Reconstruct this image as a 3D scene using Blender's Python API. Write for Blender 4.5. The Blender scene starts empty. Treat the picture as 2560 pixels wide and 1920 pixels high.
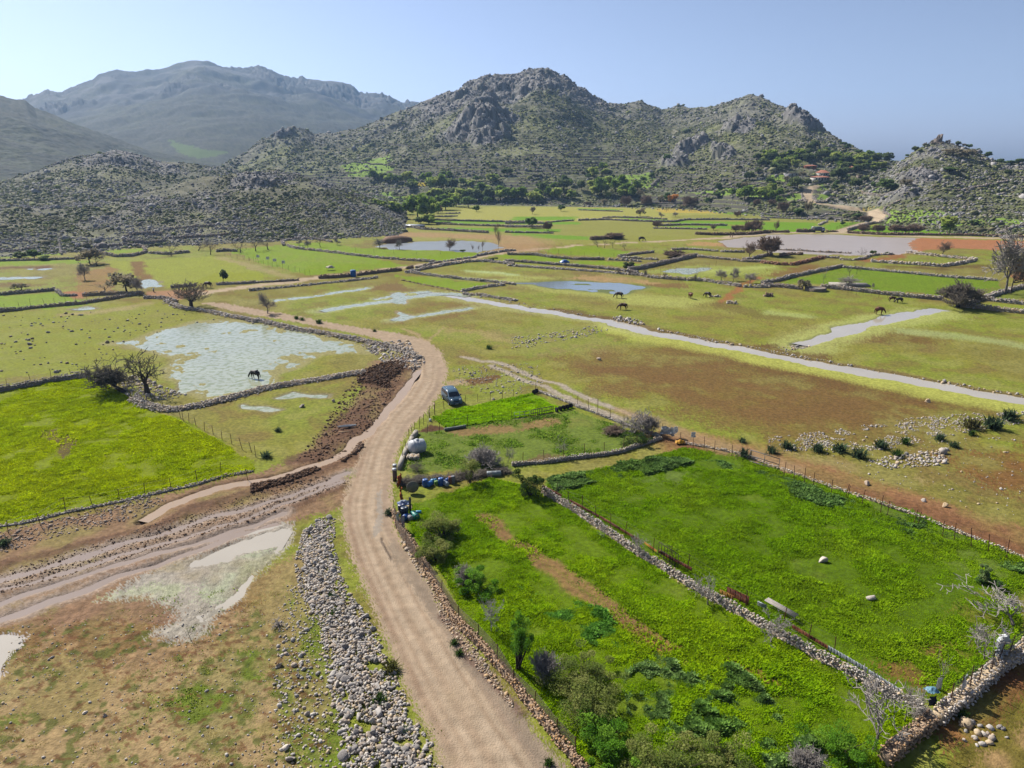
import bpy, math, random
import numpy as np
from mathutils import Vector
R = math.radians
sc = bpy.context.scene
COL = bpy.context.collection
# ------------------------------------------------------------------ camera, sky, sun, exposure
HC = 32.0; PITCH = R(17.5); FPX = 1777.0
cam_d = bpy.data.cameras.new('camera'); cam = bpy.data.objects.new('camera', cam_d); COL.objects.link(cam)
cam.location = (0, 0, HC); cam.rotation_euler = (R(90) - PITCH, 0, 0)
cam_d.sensor_width = 36; cam_d.lens = 36 * FPX / 2560; cam_d.clip_start = 0.5; cam_d.clip_end = 30000
sc.camera = cam
SUN_EL, SUN_AZ = 42.0, -47.0          # azimuth from +Y towards +X
w = bpy.data.worlds.new('World'); sc.world = w; w.use_nodes = True
nt = w.node_tree; bg = nt.nodes['Background']
sky = nt.nodes.new('ShaderNodeTexSky'); sky.sky_type = 'NISHITA'; sky.sun_disc = False
sky.sun_elevation = R(SUN_EL); sky.sun_rotation = R(SUN_AZ)
sky.altitude = 100; sky.air_density = 1.0; sky.dust_density = 1.2; sky.ozone_density = 2.0
bw = nt.nodes.new('ShaderNodeRGBToBW'); tv = nt.nodes.new('ShaderNodeMix'); tv.data_type = 'RGBA'; tv.blend_type = 'MULTIPLY'; tv.inputs[0].default_value = 1
tm = nt.nodes.new('ShaderNodeMix'); tm.data_type = 'RGBA'; tm.inputs[0].default_value = 0.6
nt.links.new(sky.outputs[0], bw.inputs[0]); nt.links.new(bw.outputs[0], tv.inputs[6]); tv.inputs[7].default_value = (.64, .82, 1.42, 1)
nt.links.new(sky.outputs[0], tm.inputs[6]); nt.links.new(tv.outputs[2], tm.inputs[7]); nt.links.new(tm.outputs[2], bg.inputs[0]); bg.inputs[1].default_value = 0.054
sd = bpy.data.lights.new('sun', 'SUN'); sd.energy = 4.2; sd.angle = R(0.5); sd.color = (1, 0.95, 0.87)
so = bpy.data.objects.new('sun', sd); COL.objects.link(so)
sv = Vector((math.sin(R(SUN_AZ)) * math.cos(R(SUN_EL)), math.cos(R(SUN_AZ)) * math.cos(R(SUN_EL)), math.sin(R(SUN_EL))))
so.rotation_euler = sv.to_track_quat('Z', 'Y').to_euler(); so.location = sv * 200
sc.view_settings.view_transform = 'Standard'; sc.view_settings.look = 'None'
sc.view_settings.exposure = 1.13; sc.view_settings.gamma = 1
sc.cycles.max_bounces = 5; sc.cycles.diffuse_bounces = 2; sc.cycles.glossy_bounces = 2
sc.cycles.transmission_bounces = 2; sc.cycles.transparent_max_bounces = 12; sc.cycles.volume_bounces = 0
KEXP = 2.15
rng = np.random.default_rng(7); random.seed(7)

def lin(c):
    c = np.asarray(c, float) / 255.0
    return np.where(c <= .04045, c / 12.92, ((c + .055) / 1.055) ** 2.4)
def alb(*c): return lin(c) / KEXP
# ------------------------------------------------------------------ noise
def _h(ix, iy, s):
    n = (ix.astype(np.int64) * 374761393 + iy.astype(np.int64) * 668265263 + s * 1442695041) & 0xffffffff
    n = ((n ^ (n >> 13)) * 1274126177) & 0xffffffff
    return ((n ^ (n >> 16)) & 0xffff) / 65535.0
def vn(x, y, s=0):
    ix = np.floor(x); iy = np.floor(y); fx = x - ix; fy = y - iy
    fx = fx * fx * (3 - 2 * fx); fy = fy * fy * (3 - 2 * fy)
    a = _h(ix, iy, s); b = _h(ix + 1, iy, s); c = _h(ix, iy + 1, s); d = _h(ix + 1, iy + 1, s)
    return a + (b - a) * fx + (c - a) * fy + (a - b - c + d) * fx * fy
def fbm(x, y, o=4, s=0):
    r = 0; a = .5; t = 0
    for k in range(o):
        r = r + a * vn(x, y, s + k * 17); t += a; a *= .55; x = x * 2.03 + 11.3; y = y * 2.03 - 7.1
    return r / t
def cellh(x, y, s=0):                       # blocky rock: height of the nearest random cell, plus edge distance
    ix = np.floor(x); iy = np.floor(y); d1 = np.full(x.shape, 9.); d2 = d1.copy(); hh = np.zeros(x.shape)
    for a in (-1, 0, 1):
        for b in (-1, 0, 1):
            px = ix + a + _h(ix + a, iy + b, s); py = iy + b + _h(ix + a, iy + b, s + 5)
            d = np.hypot(px - x, py - y); hv = _h(ix + a, iy + b, s + 9)
            m = d < d1; d2 = np.where(m, d1, np.minimum(d2, d)); hh = np.where(m, hv, hh); d1 = np.where(m, d, d1)
    return hh, d2 - d1
def ss(a, b, x):
    t = np.clip((x - a) / (b - a), 0, 1); return t * t * (3 - 2 * t)
# ------------------------------------------------------------------ photo coordinates -> rays
SZ = 640 / 2212.0
REG = {'W': (0, 0, 2560 / 2212.0)}
for i in range(4):
    for r_, y_ in (('T', 100), ('A', 480), ('B', 960), ('C', 1440)): REG[r_ + str(i + 1)] = (640 * i, y_, SZ)
REG['V'] = (1060, 920, 240 / 2212.); REG['Q'] = (2240, 1640, 320 / 2212.); REG['L'] = (180, 860, 320 / 2212.)
REG['J'] = (960, 1160, 320 / 2212.); REG['H'] = (1520, 700, 240 / 2212.); REG['K'] = (1980, 540, 240 / 2212.)
def full(reg, pts):
    x0, y0, s = REG[reg]; p = np.atleast_2d(np.asarray(pts, float)); return np.c_[x0 + p[:, 0] * s, y0 + p[:, 1] * s]
def ray(uv):
    dx = (uv[:, 0] - 1280) / FPX; dy = (960 - uv[:, 1]) / FPX
    rx = dx; ry = math.cos(PITCH) + dy * math.sin(PITCH); rz = -math.sin(PITCH) + dy * math.cos(PITCH)
    hl = np.hypot(rx, ry); return np.arctan2(rx, ry), rz / hl
# ------------------------------------------------------------------ hills: crest lines with their own distances and feet
def ipl(az, lst, reg='W'):
    u = full(reg, [(a, 345) for a, b in lst]); a, _ = ray(u); return np.interp(az, a, [b for _, b in lst])
HILLS = [
 dict(n='far', crest=[(-700,230),(-300,190),(-100,215),(40,222),(58,216),(75,208),(103,200),(128,205),(135,206),(165,190),(200,180),(215,167),(255,158),(272,158),(300,155),(330,150),(375,135),(425,129),(460,137),(500,142),(530,143),(560,140),(585,147),(612,163),(640,168),(690,172),(740,180),(765,190),(775,203),(800,203),(825,198),(850,208),(870,216),(885,211),(900,213),(915,222),(960,250),(1000,290),(1080,345)],
      D=[(0,2600),(1100,2900)], F=[(0,1250),(480,1150),(1100,1500)], p=1.15, back=.5, amp=.035, rock=(.62,.8)),
 dict(n='lefthill', crest=[(-900,90),(-500,120),(-200,160),(0,202),(20,208),(55,217),(75,235),(130,252),(200,280),(260,303),(320,322),(400,342),(480,352)],
      D=[(-900,1500),(0,1450),(300,1300),(480,1200)], F=[(-900,800),(480,900)], p=1.1, back=.5, amp=.04, rock=(.8,.95)),
 dict(n='central', crest=[(455,372),(490,350),(530,330),(560,303),(600,287),(630,275),(650,278),(680,290),(720,288),(760,283),(800,270),(860,243),(915,225),(960,205),(990,190),(1010,178),(1040,170),(1060,165),(1085,168),(1105,163),(1125,155),(1145,147),(1165,141),(1190,145),(1210,157),(1225,160),(1245,182),(1260,190),(1280,205),(1300,215),(1315,225),(1345,230),(1370,224),(1388,222),(1400,228),(1430,240),(1450,235),(1465,230),(1485,237),(1520,233),(1570,222),(1600,210),(1620,205),(1645,213),(1680,228),(1720,240),(1740,249),(1755,268),(1790,290),(1820,310),(1860,328),(1900,344),(1950,350),(2000,353),(2100,362),(2212,372),(2500,380)],
      D=[(455,820),(760,880),(1165,960),(1450,1000),(1620,900),(1760,800),(1850,720),(2000,660),(2212,700)],
      F=[(455,700),(700,620),(850,560),(1000,540),(1300,520),(1500,490),(1700,440),(1900,425),(2500,425)], p=1.12, back=.6, amp=.05, rock=(.62,.8)),
 dict(n='ruin', crest=[(1790,420),(1840,405),(1870,390),(1900,378),(1930,362),(1960,340),(1985,318),(2010,311),(2030,309),(2060,313),(2100,327),(2130,339),(2170,350),(2212,354),(2300,366),(2500,362),(2900,350)],
      D=[(1790,520),(1900,560),(2020,600),(2900,620)], F=[(1790,500),(1850,478),(1900,430),(1950,405),(2050,385),(2212,372),(2900,360)], p=1.08, back=.5, amp=.045, rock=(.5,.85)),
 dict(n='mound1', crest=[(-700,415),(-300,410),(-100,400),(0,395),(60,375),(120,352),(160,338),(240,330),(300,335),(340,350),(420,357),(500,366),(560,385),(620,410),(700,440)],
      D=[(-700,600),(0,640),(240,640),(620,600)], F=[(-700,310),(0,330),(300,420),(620,420)], p=1.2, back=.7, amp=.06, rock=(.5,.9)),
 dict(n='mound2', crest=[(-100,455),(100,450),(220,440),(300,420),(380,402),(450,387),(520,376),(580,369),(630,374),(680,387),(740,406),(800,434),(835,444),(865,460),(885,480),(900,505),(912,520)],
      D=[(-100,400),(220,420),(580,440),(740,430),(850,425),(885,405),(912,395)], F=[(-100,298),(300,305),(700,312),(850,322),(885,350),(912,380)], p=1.15, back=.8, amp=.075, rock=(.35,.8)),
]
for h in HILLS:
    a, t = ray(full('W', h['crest'])); h['az'] = a; h['t'] = t
    ag = np.linspace(a[0] - .3, a[-1] + .3, 900); tg = np.interp(ag, a, t); wn = max(9, int(R(7 if h['n'] in ('far', 'lefthill', 'central') else 3.5) / (ag[1] - ag[0]))); ker = np.hanning(wn + 2); ker /= ker.sum()
    h['azs'] = ag; h['ts'] = np.convolve(np.pad(tg, len(ker) // 2, mode='edge'), ker, 'valid')[:900]
OUTC = []       # rock outcrops (x, y, r, height)
def hillz(x, y, detail=True):
    az = np.arctan2(x, y); d = np.hypot(x, y); Z = np.zeros(x.shape); W = np.zeros(x.shape); K = np.full(x.shape, -1)
    T = np.zeros(x.shape)
    for k, h in enumerate(HILLS):
        D = ipl(az, h['D']); F = ipl(az, h['F'])
        te = np.interp(az, h['az'], h['t'], left=-1, right=-1)
        t = (d - F) / (D - F)
        tes = np.interp(az, h['azs'], h['ts']); te = np.where(te > -.5, tes + (te - tes) * ss(.55, 1.0, t), te); zc = HC + D * te
        ok = zc > 0
        up = np.clip(t, 0, 1) ** h['p'] * ss(0, .12, t)
        dn = 1 - np.clip((d - D) / (D * h['back']), 0, 1)
        z = np.where(ok, zc * np.where(t < 1, up, dn), 0)
        if detail:
            g = z * h['amp']; sc_ = D / 900.
            n = (fbm(x / (60 * sc_), y / (60 * sc_), 5, 31 + k) - .5) * 2
            z = z + g * (4.6 if k < 2 else 2.2) * n * ss(0, .2, t) * np.where(t > .85, .5, 1)
            if h['n'] in ('central',):      # gullies run down slope
                z = z - np.abs(fbm(az * 22 + 3 + d / (300 * sc_), d / (160 * sc_), 4, 77 + k) - .5) * g * 3.2 * ss(.05, .4, t) * (1 - ss(.8, 1, t))
        m = z > Z
        K = np.where(m, k, K); T = np.where(m, t, T); Z = np.where(m, z, Z)
    return Z, K, T
def TZ(x, y):
    x = np.asarray(x, float); y = np.asarray(y, float)
    z, K, T = hillz(x, y)
    return z
_dm = np.concatenate([np.linspace(280, 1200, 620), np.linspace(1205, 3400, 300)])
def P(reg, pts):                            # photo position -> point of the terrain
    uv = full(reg, pts); az, te = ray(uv); out = np.zeros((len(uv), 3))
    for i in range(len(uv)):
        d = HC / max(-te[i], 1e-6) if te[i] < 0 else 1e9
        if d > 285:
            xs = np.sin(az[i]) * _dm; ys = np.cos(az[i]) * _dm; z = TZ(xs, ys); rz = HC + _dm * te[i]
            hit = np.nonzero(z >= rz)[0]
            if len(hit): d = _dm[hit[0]]; zz = z[hit[0]]
            elif d < 3400: zz = 0.
            else:
                e = (z - HC) / _dm; j = int(np.argmax(e)); d = _dm[j]; zz = z[j]
        else: zz = 0.
        out[i] = (math.sin(az[i]) * d, math.cos(az[i]) * d, zz)
    return out
def mpp(p): return math.sqrt(p[0] ** 2 + p[1] ** 2 + (HC - p[2]) ** 2) / FPX      # metres per photo pixel, roughly
# ------------------------------------------------------------------ mesh and naming helpers
def tagit(o, label=None, cat=None, group=None, kind=None):
    if label: o['label'] = label
    if cat: o['category'] = cat
    if group: o['group'] = group
    if kind: o['kind'] = kind
    return o
def mk(name, V, F, mat, parent=None, org=None, smooth=False, col=None, attrs=None, local=False):
    """V (n,3) world coordinates (or local ones), F (m,3|4) array or list of arrays"""
    V = np.asarray(V, float)
    Fs = F if isinstance(F, list) else [F]
    Fs = [np.asarray(f, np.int64) for f in Fs if len(f)]
    if org is None: org = (0, 0, 0)
    me = bpy.data.meshes.new(name)
    Vl = V if local else V - np.asarray(org, float)
    me.vertices.add(len(Vl)); me.vertices.foreach_set('co', Vl.astype(np.float32).ravel())
    li = np.concatenate([f.ravel() for f in Fs]); tot = np.concatenate([np.full(len(f), f.shape[1]) for f in Fs])
    st = np.concatenate([[0], np.cumsum(tot)[:-1]])
    me.loops.add(len(li)); me.loops.foreach_set('vertex_index', li.astype(np.int32))
    me.polygons.add(len(tot)); me.polygons.foreach_set('loop_start', st.astype(np.int32)); me.polygons.foreach_set('loop_total', tot.astype(np.int32))
    if smooth: me.polygons.foreach_set('use_smooth', np.ones(len(tot), bool))
    me.update(calc_edges=True)
    if col is not None:
        a = me.color_attributes.new('Col', 'FLOAT_COLOR', 'POINT')
        c = np.ones((len(V), 4), np.float32); c[:, :3] = col; a.data.foreach_set('color', c.ravel())
    for k, v in (attrs or {}).items():
        a = me.attributes.new(k, 'FLOAT', 'POINT'); a.data.foreach_set('value', np.asarray(v, np.float32))
    me.materials.append(mat)
    o = bpy.data.objects.new(name, me); COL.objects.link(o)
    if parent is not None:
        o.parent = parent
        if not local:
            pl = parent.location
            o.location = (org[0] - pl[0], org[1] - pl[1], org[2] - pl[2])
    else: o.location = org
    return o
def thing(name, label, cat, loc, rz=0, group=None):
    o = bpy.data.objects.new(name, None); COL.objects.link(o); o.empty_display_size = .3
    o.location = tuple(float(v) for v in loc); o.rotation_euler = (0, 0, rz); return tagit(o, label, cat, group)
def dup(o, parent=None):
    c = o.copy(); COL.objects.link(c)
    if parent is not None: c.parent = parent
    for ch in o.children: dup(ch, c)
    return c
class MB:
    def __init__(s): s.v = []; s.f = []; s.q = []; s.n = 0; s.c = []
    def add(s, V, F, col=(1, 1, 1)):
        V = np.asarray(V, float); F = np.asarray(F, int)
        s.v.append(V); (s.q if F.shape[1] == 4 else s.f).append(F + s.n); s.n += len(V); s.c.append(np.broadcast_to(col, (len(V), 3)))
        return s
    def box(s, c, d, rz=0, tilt=0, taper=1.0, col=(1, 1, 1)):
        d = np.asarray(d) / 2.; V = np.array([(x, y, z) for z in (-1, 1) for x, y in ((-1, -1), (1, -1), (1, 1), (-1, 1))], float)
        V[4:, :2] *= taper; V = V * d
        if tilt: c_, s_ = math.cos(tilt), math.sin(tilt); V = V @ np.array([[c_, 0, s_], [0, 1, 0], [-s_, 0, c_]]).T
        if rz: c_, s_ = math.cos(rz), math.sin(rz); V = V @ np.array([[c_, -s_, 0], [s_, c_, 0], [0, 0, 1]]).T
        return s.add(V + np.asarray(c), [(0, 3, 2, 1), (4, 5, 6, 7), (0, 1, 5, 4), (1, 2, 6, 5), (2, 3, 7, 6), (3, 0, 4, 7)], col)
    def tube(s, a, b, r0, r1=None, n=6, cap=True, col=(1, 1, 1)):
        V, F = tubes(np.array([a]), np.array([b]), np.array([r0]), np.array([r0 if r1 is None else r1]), n); s.add(V, F, col)
        if cap:
            k = s.n - len(V)
            for off, rev in ((0, 1), (n, 0)):
                base = len(s.v); idx = [off + j for j in range(n)]; c = V[idx].mean(0); s.v.append(c[None]); s.c.append(np.broadcast_to(col, (1, 3)))
                s.f.append(np.array([(k + idx[j], k + idx[(j + 1) % n], s.n) if not rev else (k + idx[(j + 1) % n], k + idx[j], s.n) for j in range(n)])); s.n += 1
        return s
    def path(s, pts, r, n=6, col=(1, 1, 1)):
        for a, b in zip(pts[:-1], pts[1:]): s.tube(a, b, r, r, n, col=col)
        return s
    def revolve(s, prof, c=(0, 0, 0), n=16, axis='z', col=(1, 1, 1)):
        a = np.arange(n) / n * 2 * math.pi; V = []
        for r, z in prof:
            ring = np.c_[r * np.cos(a), r * np.sin(a), np.full(n, z)]
            if axis == 'x': ring = ring[:, [2, 0, 1]]
            if axis == 'y': ring = ring[:, [0, 2, 1]]
            V.append(ring)
        V = np.concatenate(V) + np.asarray(c); F = [(i * n + j, i * n + (j + 1) % n, (i + 1) * n + (j + 1) % n, (i + 1) * n + j) for i in range(len(prof) - 1) for j in range(n)]
        return s.add(V, F, col)
    def build(s, name, mat, parent=None, org=None, smooth=False, local=False, usecol=False):
        V = np.concatenate(s.v); Fs = []
        if s.f: Fs.append(np.concatenate(s.f))
        if s.q: Fs.append(np.concatenate(s.q))
        return mk(name, V, Fs, mat, parent, org, smooth, np.concatenate(s.c) if usecol else None, local=local)
def tubes(A, B, r0, r1, n=4):
    """many frusta at once"""
    D = B - A; L = np.linalg.norm(D, axis=1, keepdims=True) + 1e-9; D = D / L
    up = np.where(np.abs(D[:, 2:3]) > .9, [[1., 0, 0]], [[0, 0, 1.]]); U = np.cross(D, up); U /= np.linalg.norm(U, axis=1, keepdims=True); Wv = np.cross(D, U)
    a = np.arange(n) / n * 2 * math.pi; ca = np.cos(a)[None, :, None]; sa = np.sin(a)[None, :, None]
    ring = ca * U[:, None] + sa * Wv[:, None]
    V = np.concatenate([A[:, None] + ring * r0[:, None, None], B[:, None] + ring * r1[:, None, None]], 1).reshape(-1, 3)
    j = np.arange(n); f = np.c_[j, (j + 1) % n, (j + 1) % n + n, j + n]
    F = (f[None] + (np.arange(len(A)) * 2 * n)[:, None, None]).reshape(-1, 4)
    return V, F
ICO_V, ICO_F = None, None
def _ico():
    t = (1 + 5 ** .5) / 2
    v = np.array([(-1, t, 0), (1, t, 0), (-1, -t, 0), (1, -t, 0), (0, -1, t), (0, 1, t), (0, -1, -t), (0, 1, -t), (t, 0, -1), (t, 0, 1), (-t, 0, -1), (-t, 0, 1)], float)
    v /= np.linalg.norm(v[0])
    f = np.array([(0, 11, 5), (0, 5, 1), (0, 1, 7), (0, 7, 10), (0, 10, 11), (1, 5, 9), (5, 11, 4), (11, 10, 2), (10, 7, 6), (7, 1, 8), (3, 9, 4), (3, 4, 2), (3, 2, 6), (3, 6, 8), (3, 8, 9), (4, 9, 5), (2, 4, 11), (6, 2, 10), (8, 6, 7), (9, 8, 1)])
    return v, f
ICO_V, ICO_F = _ico()
def _sub(v, f):
    v = list(map(tuple, v)); d = {}; nf = []
    def m(a, b):
        k = (min(a, b), max(a, b))
        if k not in d:
            p = np.array(v[a]) + np.array(v[b]); p /= np.linalg.norm(p); d[k] = len(v); v.append(tuple(p))
        return d[k]
    for a, b, c in f:
        x, y, z = m(a, b), m(b, c), m(c, a); nf += [(a, x, z), (x, b, y), (z, y, c), (x, y, z)]
    return np.array(v), np.array(nf)
ICO2_V, ICO2_F = _sub(ICO_V, ICO_F)
def chisel(seed, n=8, lo=.34, hi=.74):
    g = np.random.default_rng(seed); V = ICO2_V.copy(); V = np.sign(V) * np.abs(V) ** .85
    for _ in range(n):
        d = g.normal(0, 1, 3); d /= np.linalg.norm(d); c = g.uniform(lo, hi); t = V @ d; V = V - np.outer(np.maximum(t - c, 0), d)
    return V
BOX_V = np.sign(ICO_V) * np.abs(ICO_V) ** .6
def scatter(bv, bf, pos, scl, jit=.2, tilt=.4, seed=0, flat=False):
    """many deformed copies of a base shape merged in one mesh: stones, clods, shrubs"""
    g = np.random.default_rng(seed); n = len(pos); m = len(bv)
    V = np.broadcast_to(bv, (n, m, 3)).copy() * (1 + g.uniform(-jit, jit, (n, m, 1)))
    V = V * np.asarray(scl)[:, None, :]
    a = g.uniform(0, 6.283, n); b = g.normal(0, tilt, n)
    ca, sa, cb, sb = np.cos(a), np.sin(a), np.cos(b), np.sin(b)
    x, y, z = V[..., 0], V[..., 1], V[..., 2]
    x, z = x * cb[:, None] - z * sb[:, None], x * sb[:, None] + z * cb[:, None]
    x, y = x * ca[:, None] - y * sa[:, None], x * sa[:, None] + y * ca[:, None]
    V = np.stack([x, y, z], -1) + np.asarray(pos)[:, None]
    F = (bf[None] + (np.arange(n) * m)[:, None, None]).reshape(-1, bf.shape[1])
    return V.reshape(-1, 3), F
def rep(c, m): return np.repeat(c, m, axis=0)
# ------------------------------------------------------------------ materials
def M(name, c=(180, 180, 180), rough=.85, attr=False, var=.2, vs=3., bump=0., bs=8., metal=0., spec=.3, transl=0., alpha=None, c2=None, c2s=1.5):
    m = bpy.data.materials.new(name); m.use_nodes = True; t = m.node_tree; n = t.nodes; l = t.links; p = n['Principled BSDF']
    p.inputs['Roughness'].default_value = rough; p.inputs['Metallic'].default_value = metal; p.inputs['Specular IOR Level'].default_value = spec
    tc = n.new('ShaderNodeTexCoord'); nz = n.new('ShaderNodeTexNoise'); nz.inputs['Scale'].default_value = vs; nz.inputs['Detail'].default_value = 5
    l.new(tc.outputs['Object'], nz.inputs['Vector'])
    mr = n.new('ShaderNodeMapRange'); mr.inputs[1].default_value = .3; mr.inputs[2].default_value = .7; mr.inputs[3].default_value = 1 - var; mr.inputs[4].default_value = 1 + var
    l.new(nz.outputs[0], mr.inputs[0])
    if attr:
        a = n.new('ShaderNodeAttribute'); a.attribute_name = 'Col'; src = a.outputs['Color']
    else:
        r = n.new('ShaderNodeRGB'); r.outputs[0].default_value = (*alb(*c), 1); src = r.outputs[0]
    if c2 is not None:
        n2 = n.new('ShaderNodeTexNoise'); n2.inputs['Scale'].default_value = c2s; n2.inputs['Detail'].default_value = 6; l.new(tc.outputs['Object'], n2.inputs['Vector'])
        rp = n.new('ShaderNodeMapRange'); rp.inputs[1].default_value = .46; rp.inputs[2].default_value = .6; l.new(n2.outputs[0], rp.inputs[0])
        mx0 = n.new('ShaderNodeMix'); mx0.data_type = 'RGBA'; l.new(rp.outputs[0], mx0.inputs[0]); l.new(src, mx0.inputs[6]); mx0.inputs[7].default_value = (*alb(*c2), 1); src = mx0.outputs[2]
    mx = n.new('ShaderNodeMix'); mx.data_type = 'RGBA'; mx.blend_type = 'MULTIPLY'; mx.inputs[0].default_value = 1
    l.new(src, mx.inputs[6]); l.new(mr.outputs[0], mx.inputs[7]); l.new(mx.outputs[2], p.inputs['Base Color'])
    if bump:
        bn = n.new('ShaderNodeTexNoise'); bn.inputs['Scale'].default_value = bs; bn.inputs['Detail'].default_value = 6; l.new(tc.outputs['Object'], bn.inputs['Vector'])
        b = n.new('ShaderNodeBump'); b.inputs['Strength'].default_value = bump; b.inputs['Distance'].default_value = .1; l.new(bn.outputs[0], b.inputs['Height']); l.new(b.outputs[0], p.inputs['Normal'])
    out = n['Material Output']; last = p.outputs[0]
    if transl:
        tr = n.new('ShaderNodeBsdfTranslucent'); l.new(mx.outputs[2], tr.inputs[0]); ms = n.new('ShaderNodeMixShader'); ms.inputs[0].default_value = transl
        l.new(last, ms.inputs[1]); l.new(tr.outputs[0], ms.inputs[2]); last = ms.outputs[0]
    if alpha is not None:
        tp = n.new('ShaderNodeBsdfTransparent'); ms = n.new('ShaderNodeMixShader'); ms.inputs[0].default_value = alpha
        l.new(tp.outputs[0], ms.inputs[1]); l.new(last, ms.inputs[2]); last = ms.outputs[0]
    l.new(last, out.inputs[0]); return m
def water_mat(name, c, rough=.06, ripple=.02, rs=1.5, c2=None, spec=.5):
    m = M(name, c, rough=rough, var=.06, vs=.15, spec=spec, c2=c2, c2s=.25); t = m.node_tree; p = t.nodes['Principled BSDF']; p.inputs['IOR'].default_value = 1.33
    tc = t.nodes['Texture Coordinate']; bn = t.nodes.new('ShaderNodeTexNoise'); bn.inputs['Scale'].default_value = rs; bn.inputs['Detail'].default_value = 3; t.links.new(tc.outputs['Object'], bn.inputs['Vector'])
    b = t.nodes.new('ShaderNodeBump'); b.inputs['Strength'].default_value = ripple; b.inputs['Distance'].default_value = .3; t.links.new(bn.outputs[0], b.inputs['Height']); t.links.new(b.outputs[0], p.inputs['Normal'])
    return m
# ------------------------------------------------------------------ terrain sheet
def pip(px, py, poly):
    c = np.zeros(px.shape, bool); n = len(poly)
    for i in range(n):
        x1, y1 = poly[i]; x2, y2 = poly[(i + 1) % n]
        if y1 == y2: continue
        c ^= ((y1 > py) != (y2 > py)) & (px < (x2 - x1) * (py - y1) / (y2 - y1) + x1)
    return c
def pdist(px, py, pts, closed=False):
    d = np.full(px.shape, 1e9); pts = list(pts) + ([pts[0]] if closed else [])
    for (x1, y1), (x2, y2) in zip(pts[:-1], pts[1:]):
        dx, dy = x2 - x1, y2 - y1; L = dx * dx + dy * dy + 1e-9
        t = np.clip(((px - x1) * dx + (py - y1) * dy) / L, 0, 1); d = np.minimum(d, np.hypot(px - x1 - t * dx, py - y1 - t * dy))
    return d
NA = 1280
azg = np.linspace(R(-50), R(50), NA)
dep = np.linspace(math.atan(HC / 300.), R(64), 640)[::-1]
dg = np.concatenate([HC / np.tan(dep), np.linspace(301.2, 1250, 580), np.geomspace(1257, 3500, 170)])
NR = len(dg)
AZ, DD = np.meshgrid(azg, dg)
X = (np.sin(AZ) * DD).ravel(); Y = (np.cos(AZ) * DD).ravel(); DV = DD.ravel()
Z, KH, TH = hillz(X, Y)
# rocky outcrops, cliffs
def wp(reg, *pts): return P(reg, pts)
outc = [('W', (1040, 268), 42, 16, 1), ('W', (1010, 290), 24, 8, 1), ('W', (1055, 300), 24, 7, 1), ('W', (1505, 312), 14, 8, 1), ('W', (1480, 330), 12, 5, 1), ('W', (1455, 350), 16, 5, 1), ('W', (1560, 335), 14, 5, 1), ('W', (1550, 320), 10, 4, 1), ('W', (1735, 262), 24, 8, 1), ('W', (1590, 275), 20, 3, 1),
        ('W', (615, 290), 14, 1.2, 1), ('W', (1975, 385), 14, 3, 1), ('W', (1950, 425), 12, 2, 1), ('W', (560, 390), 16, 3, 1), ('W', (250, 345), 26, 3, 1)]
RK = np.zeros(len(X))
for reg, c, r_, hgt, k in outc:
    p = P(reg, [c])[0]; OUTC.append((p[0], p[1], r_, hgt))
cl = lambda k, a, b, c=1.2: (KH == k) * ss(a, b, TH) * (1 - ss(1.02, c, TH))
nz1 = fbm(X / 70, Y / 70, 4, 3); nz2 = fbm(X / 25, Y / 25, 4, 5)
azd = np.degrees(AZ.ravel())
peak = ss(-9, -4, azd) * (1 - ss(3.5, 9, azd))
RK = np.maximum(RK, cl(2, .72, .84) * (peak * 1.0 + .25))
RK = np.maximum(RK, cl(0, .6, .78) * ss(.45, .6, fbm(X / 130, Y / 130, 4, 3)) * .9)
RK = np.maximum(RK, cl(4, .5, .9, 1.4) * .55 * ss(.46, .62, nz2)); RK = np.maximum(RK, cl(5, .35, .8, 1.5) * .6 * ss(.45, .6, nz2))
RK = np.maximum(RK, cl(3, .4, .9, 1.4) * .5 * ss(.45, .6, nz2))
for ox, oy, r_, hgt in OUTC:
    q = np.hypot(X - ox, (Y - oy) * .8) / r_ + (nz2 - .5) * .9
    RK = np.maximum(RK, (1 - ss(.55, 1.0, q)) * (np.hypot(X - ox, Y - oy) < 2 * r_))
wpx = (fbm(X / 9, Y / 9, 3, 14) - .5) * 9; hv, he = cellh((X + wpx) / 15, (Y - wpx) / 15, 4); hv2, he2 = cellh((X - wpx * .6) / 5, (Y + wpx * .6) / 5, 8)
big = np.where(KH == 0, 2.2, np.where(KH == 2, .8, np.where(KH == 3, .25, .22)))
ramp = np.clip(TH, 0, 1)
Z = Z + RK * big * ((hv - .3) * 9 + (hv2 - .4) * 3.5 - (1 - ss(0, .22, he)) * 3) * np.where(TH > .93, .45, 1) * ss(.02, .15, TH)
for ox, oy, r_, hgt in OUTC:
    q = np.hypot(X - ox, Y - oy) / r_; Z += np.where(q < 1.2, (1 - ss(.35, 1.0, q + (nz2 - .5) * .6)) * hgt * (.75 + .5 * hv), 0)
# terraces stepped on the lower slopes
ter = ((KH == 2) * ss(.02, .06, TH) * (1 - ss(.38, .52, TH + .3 * (nz1 - .5))) + (KH == 3) * ss(.02, .1, TH) * (1 - ss(.5, .7, TH)) * .5) * (1 - RK)
ter = ter * ss(.34, .48, fbm(X / 55, Y / 35, 3, 23)); stp = 2.2; stf = (Z / stp + (nz1 - .5)) % 1; zq = (np.floor(Z / stp + (nz1 - .5)) + ss(.62, .98, (Z / stp + (nz1 - .5)) % 1)) * stp - (nz1 - .5) * stp
Z = np.where(ter > .02, Z + (zq - Z) * np.clip(ter, 0, 1), Z)
mic = .06 + .10 * fbm(X / 3, Y / 3, 3, 12) * (DV < 330) + np.where(KH >= 0, (fbm(X / 9, Y / 9, 4, 19) - .5) * 2.4 * ss(.02, .2, TH), 0)
Z = Z + mic
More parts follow.
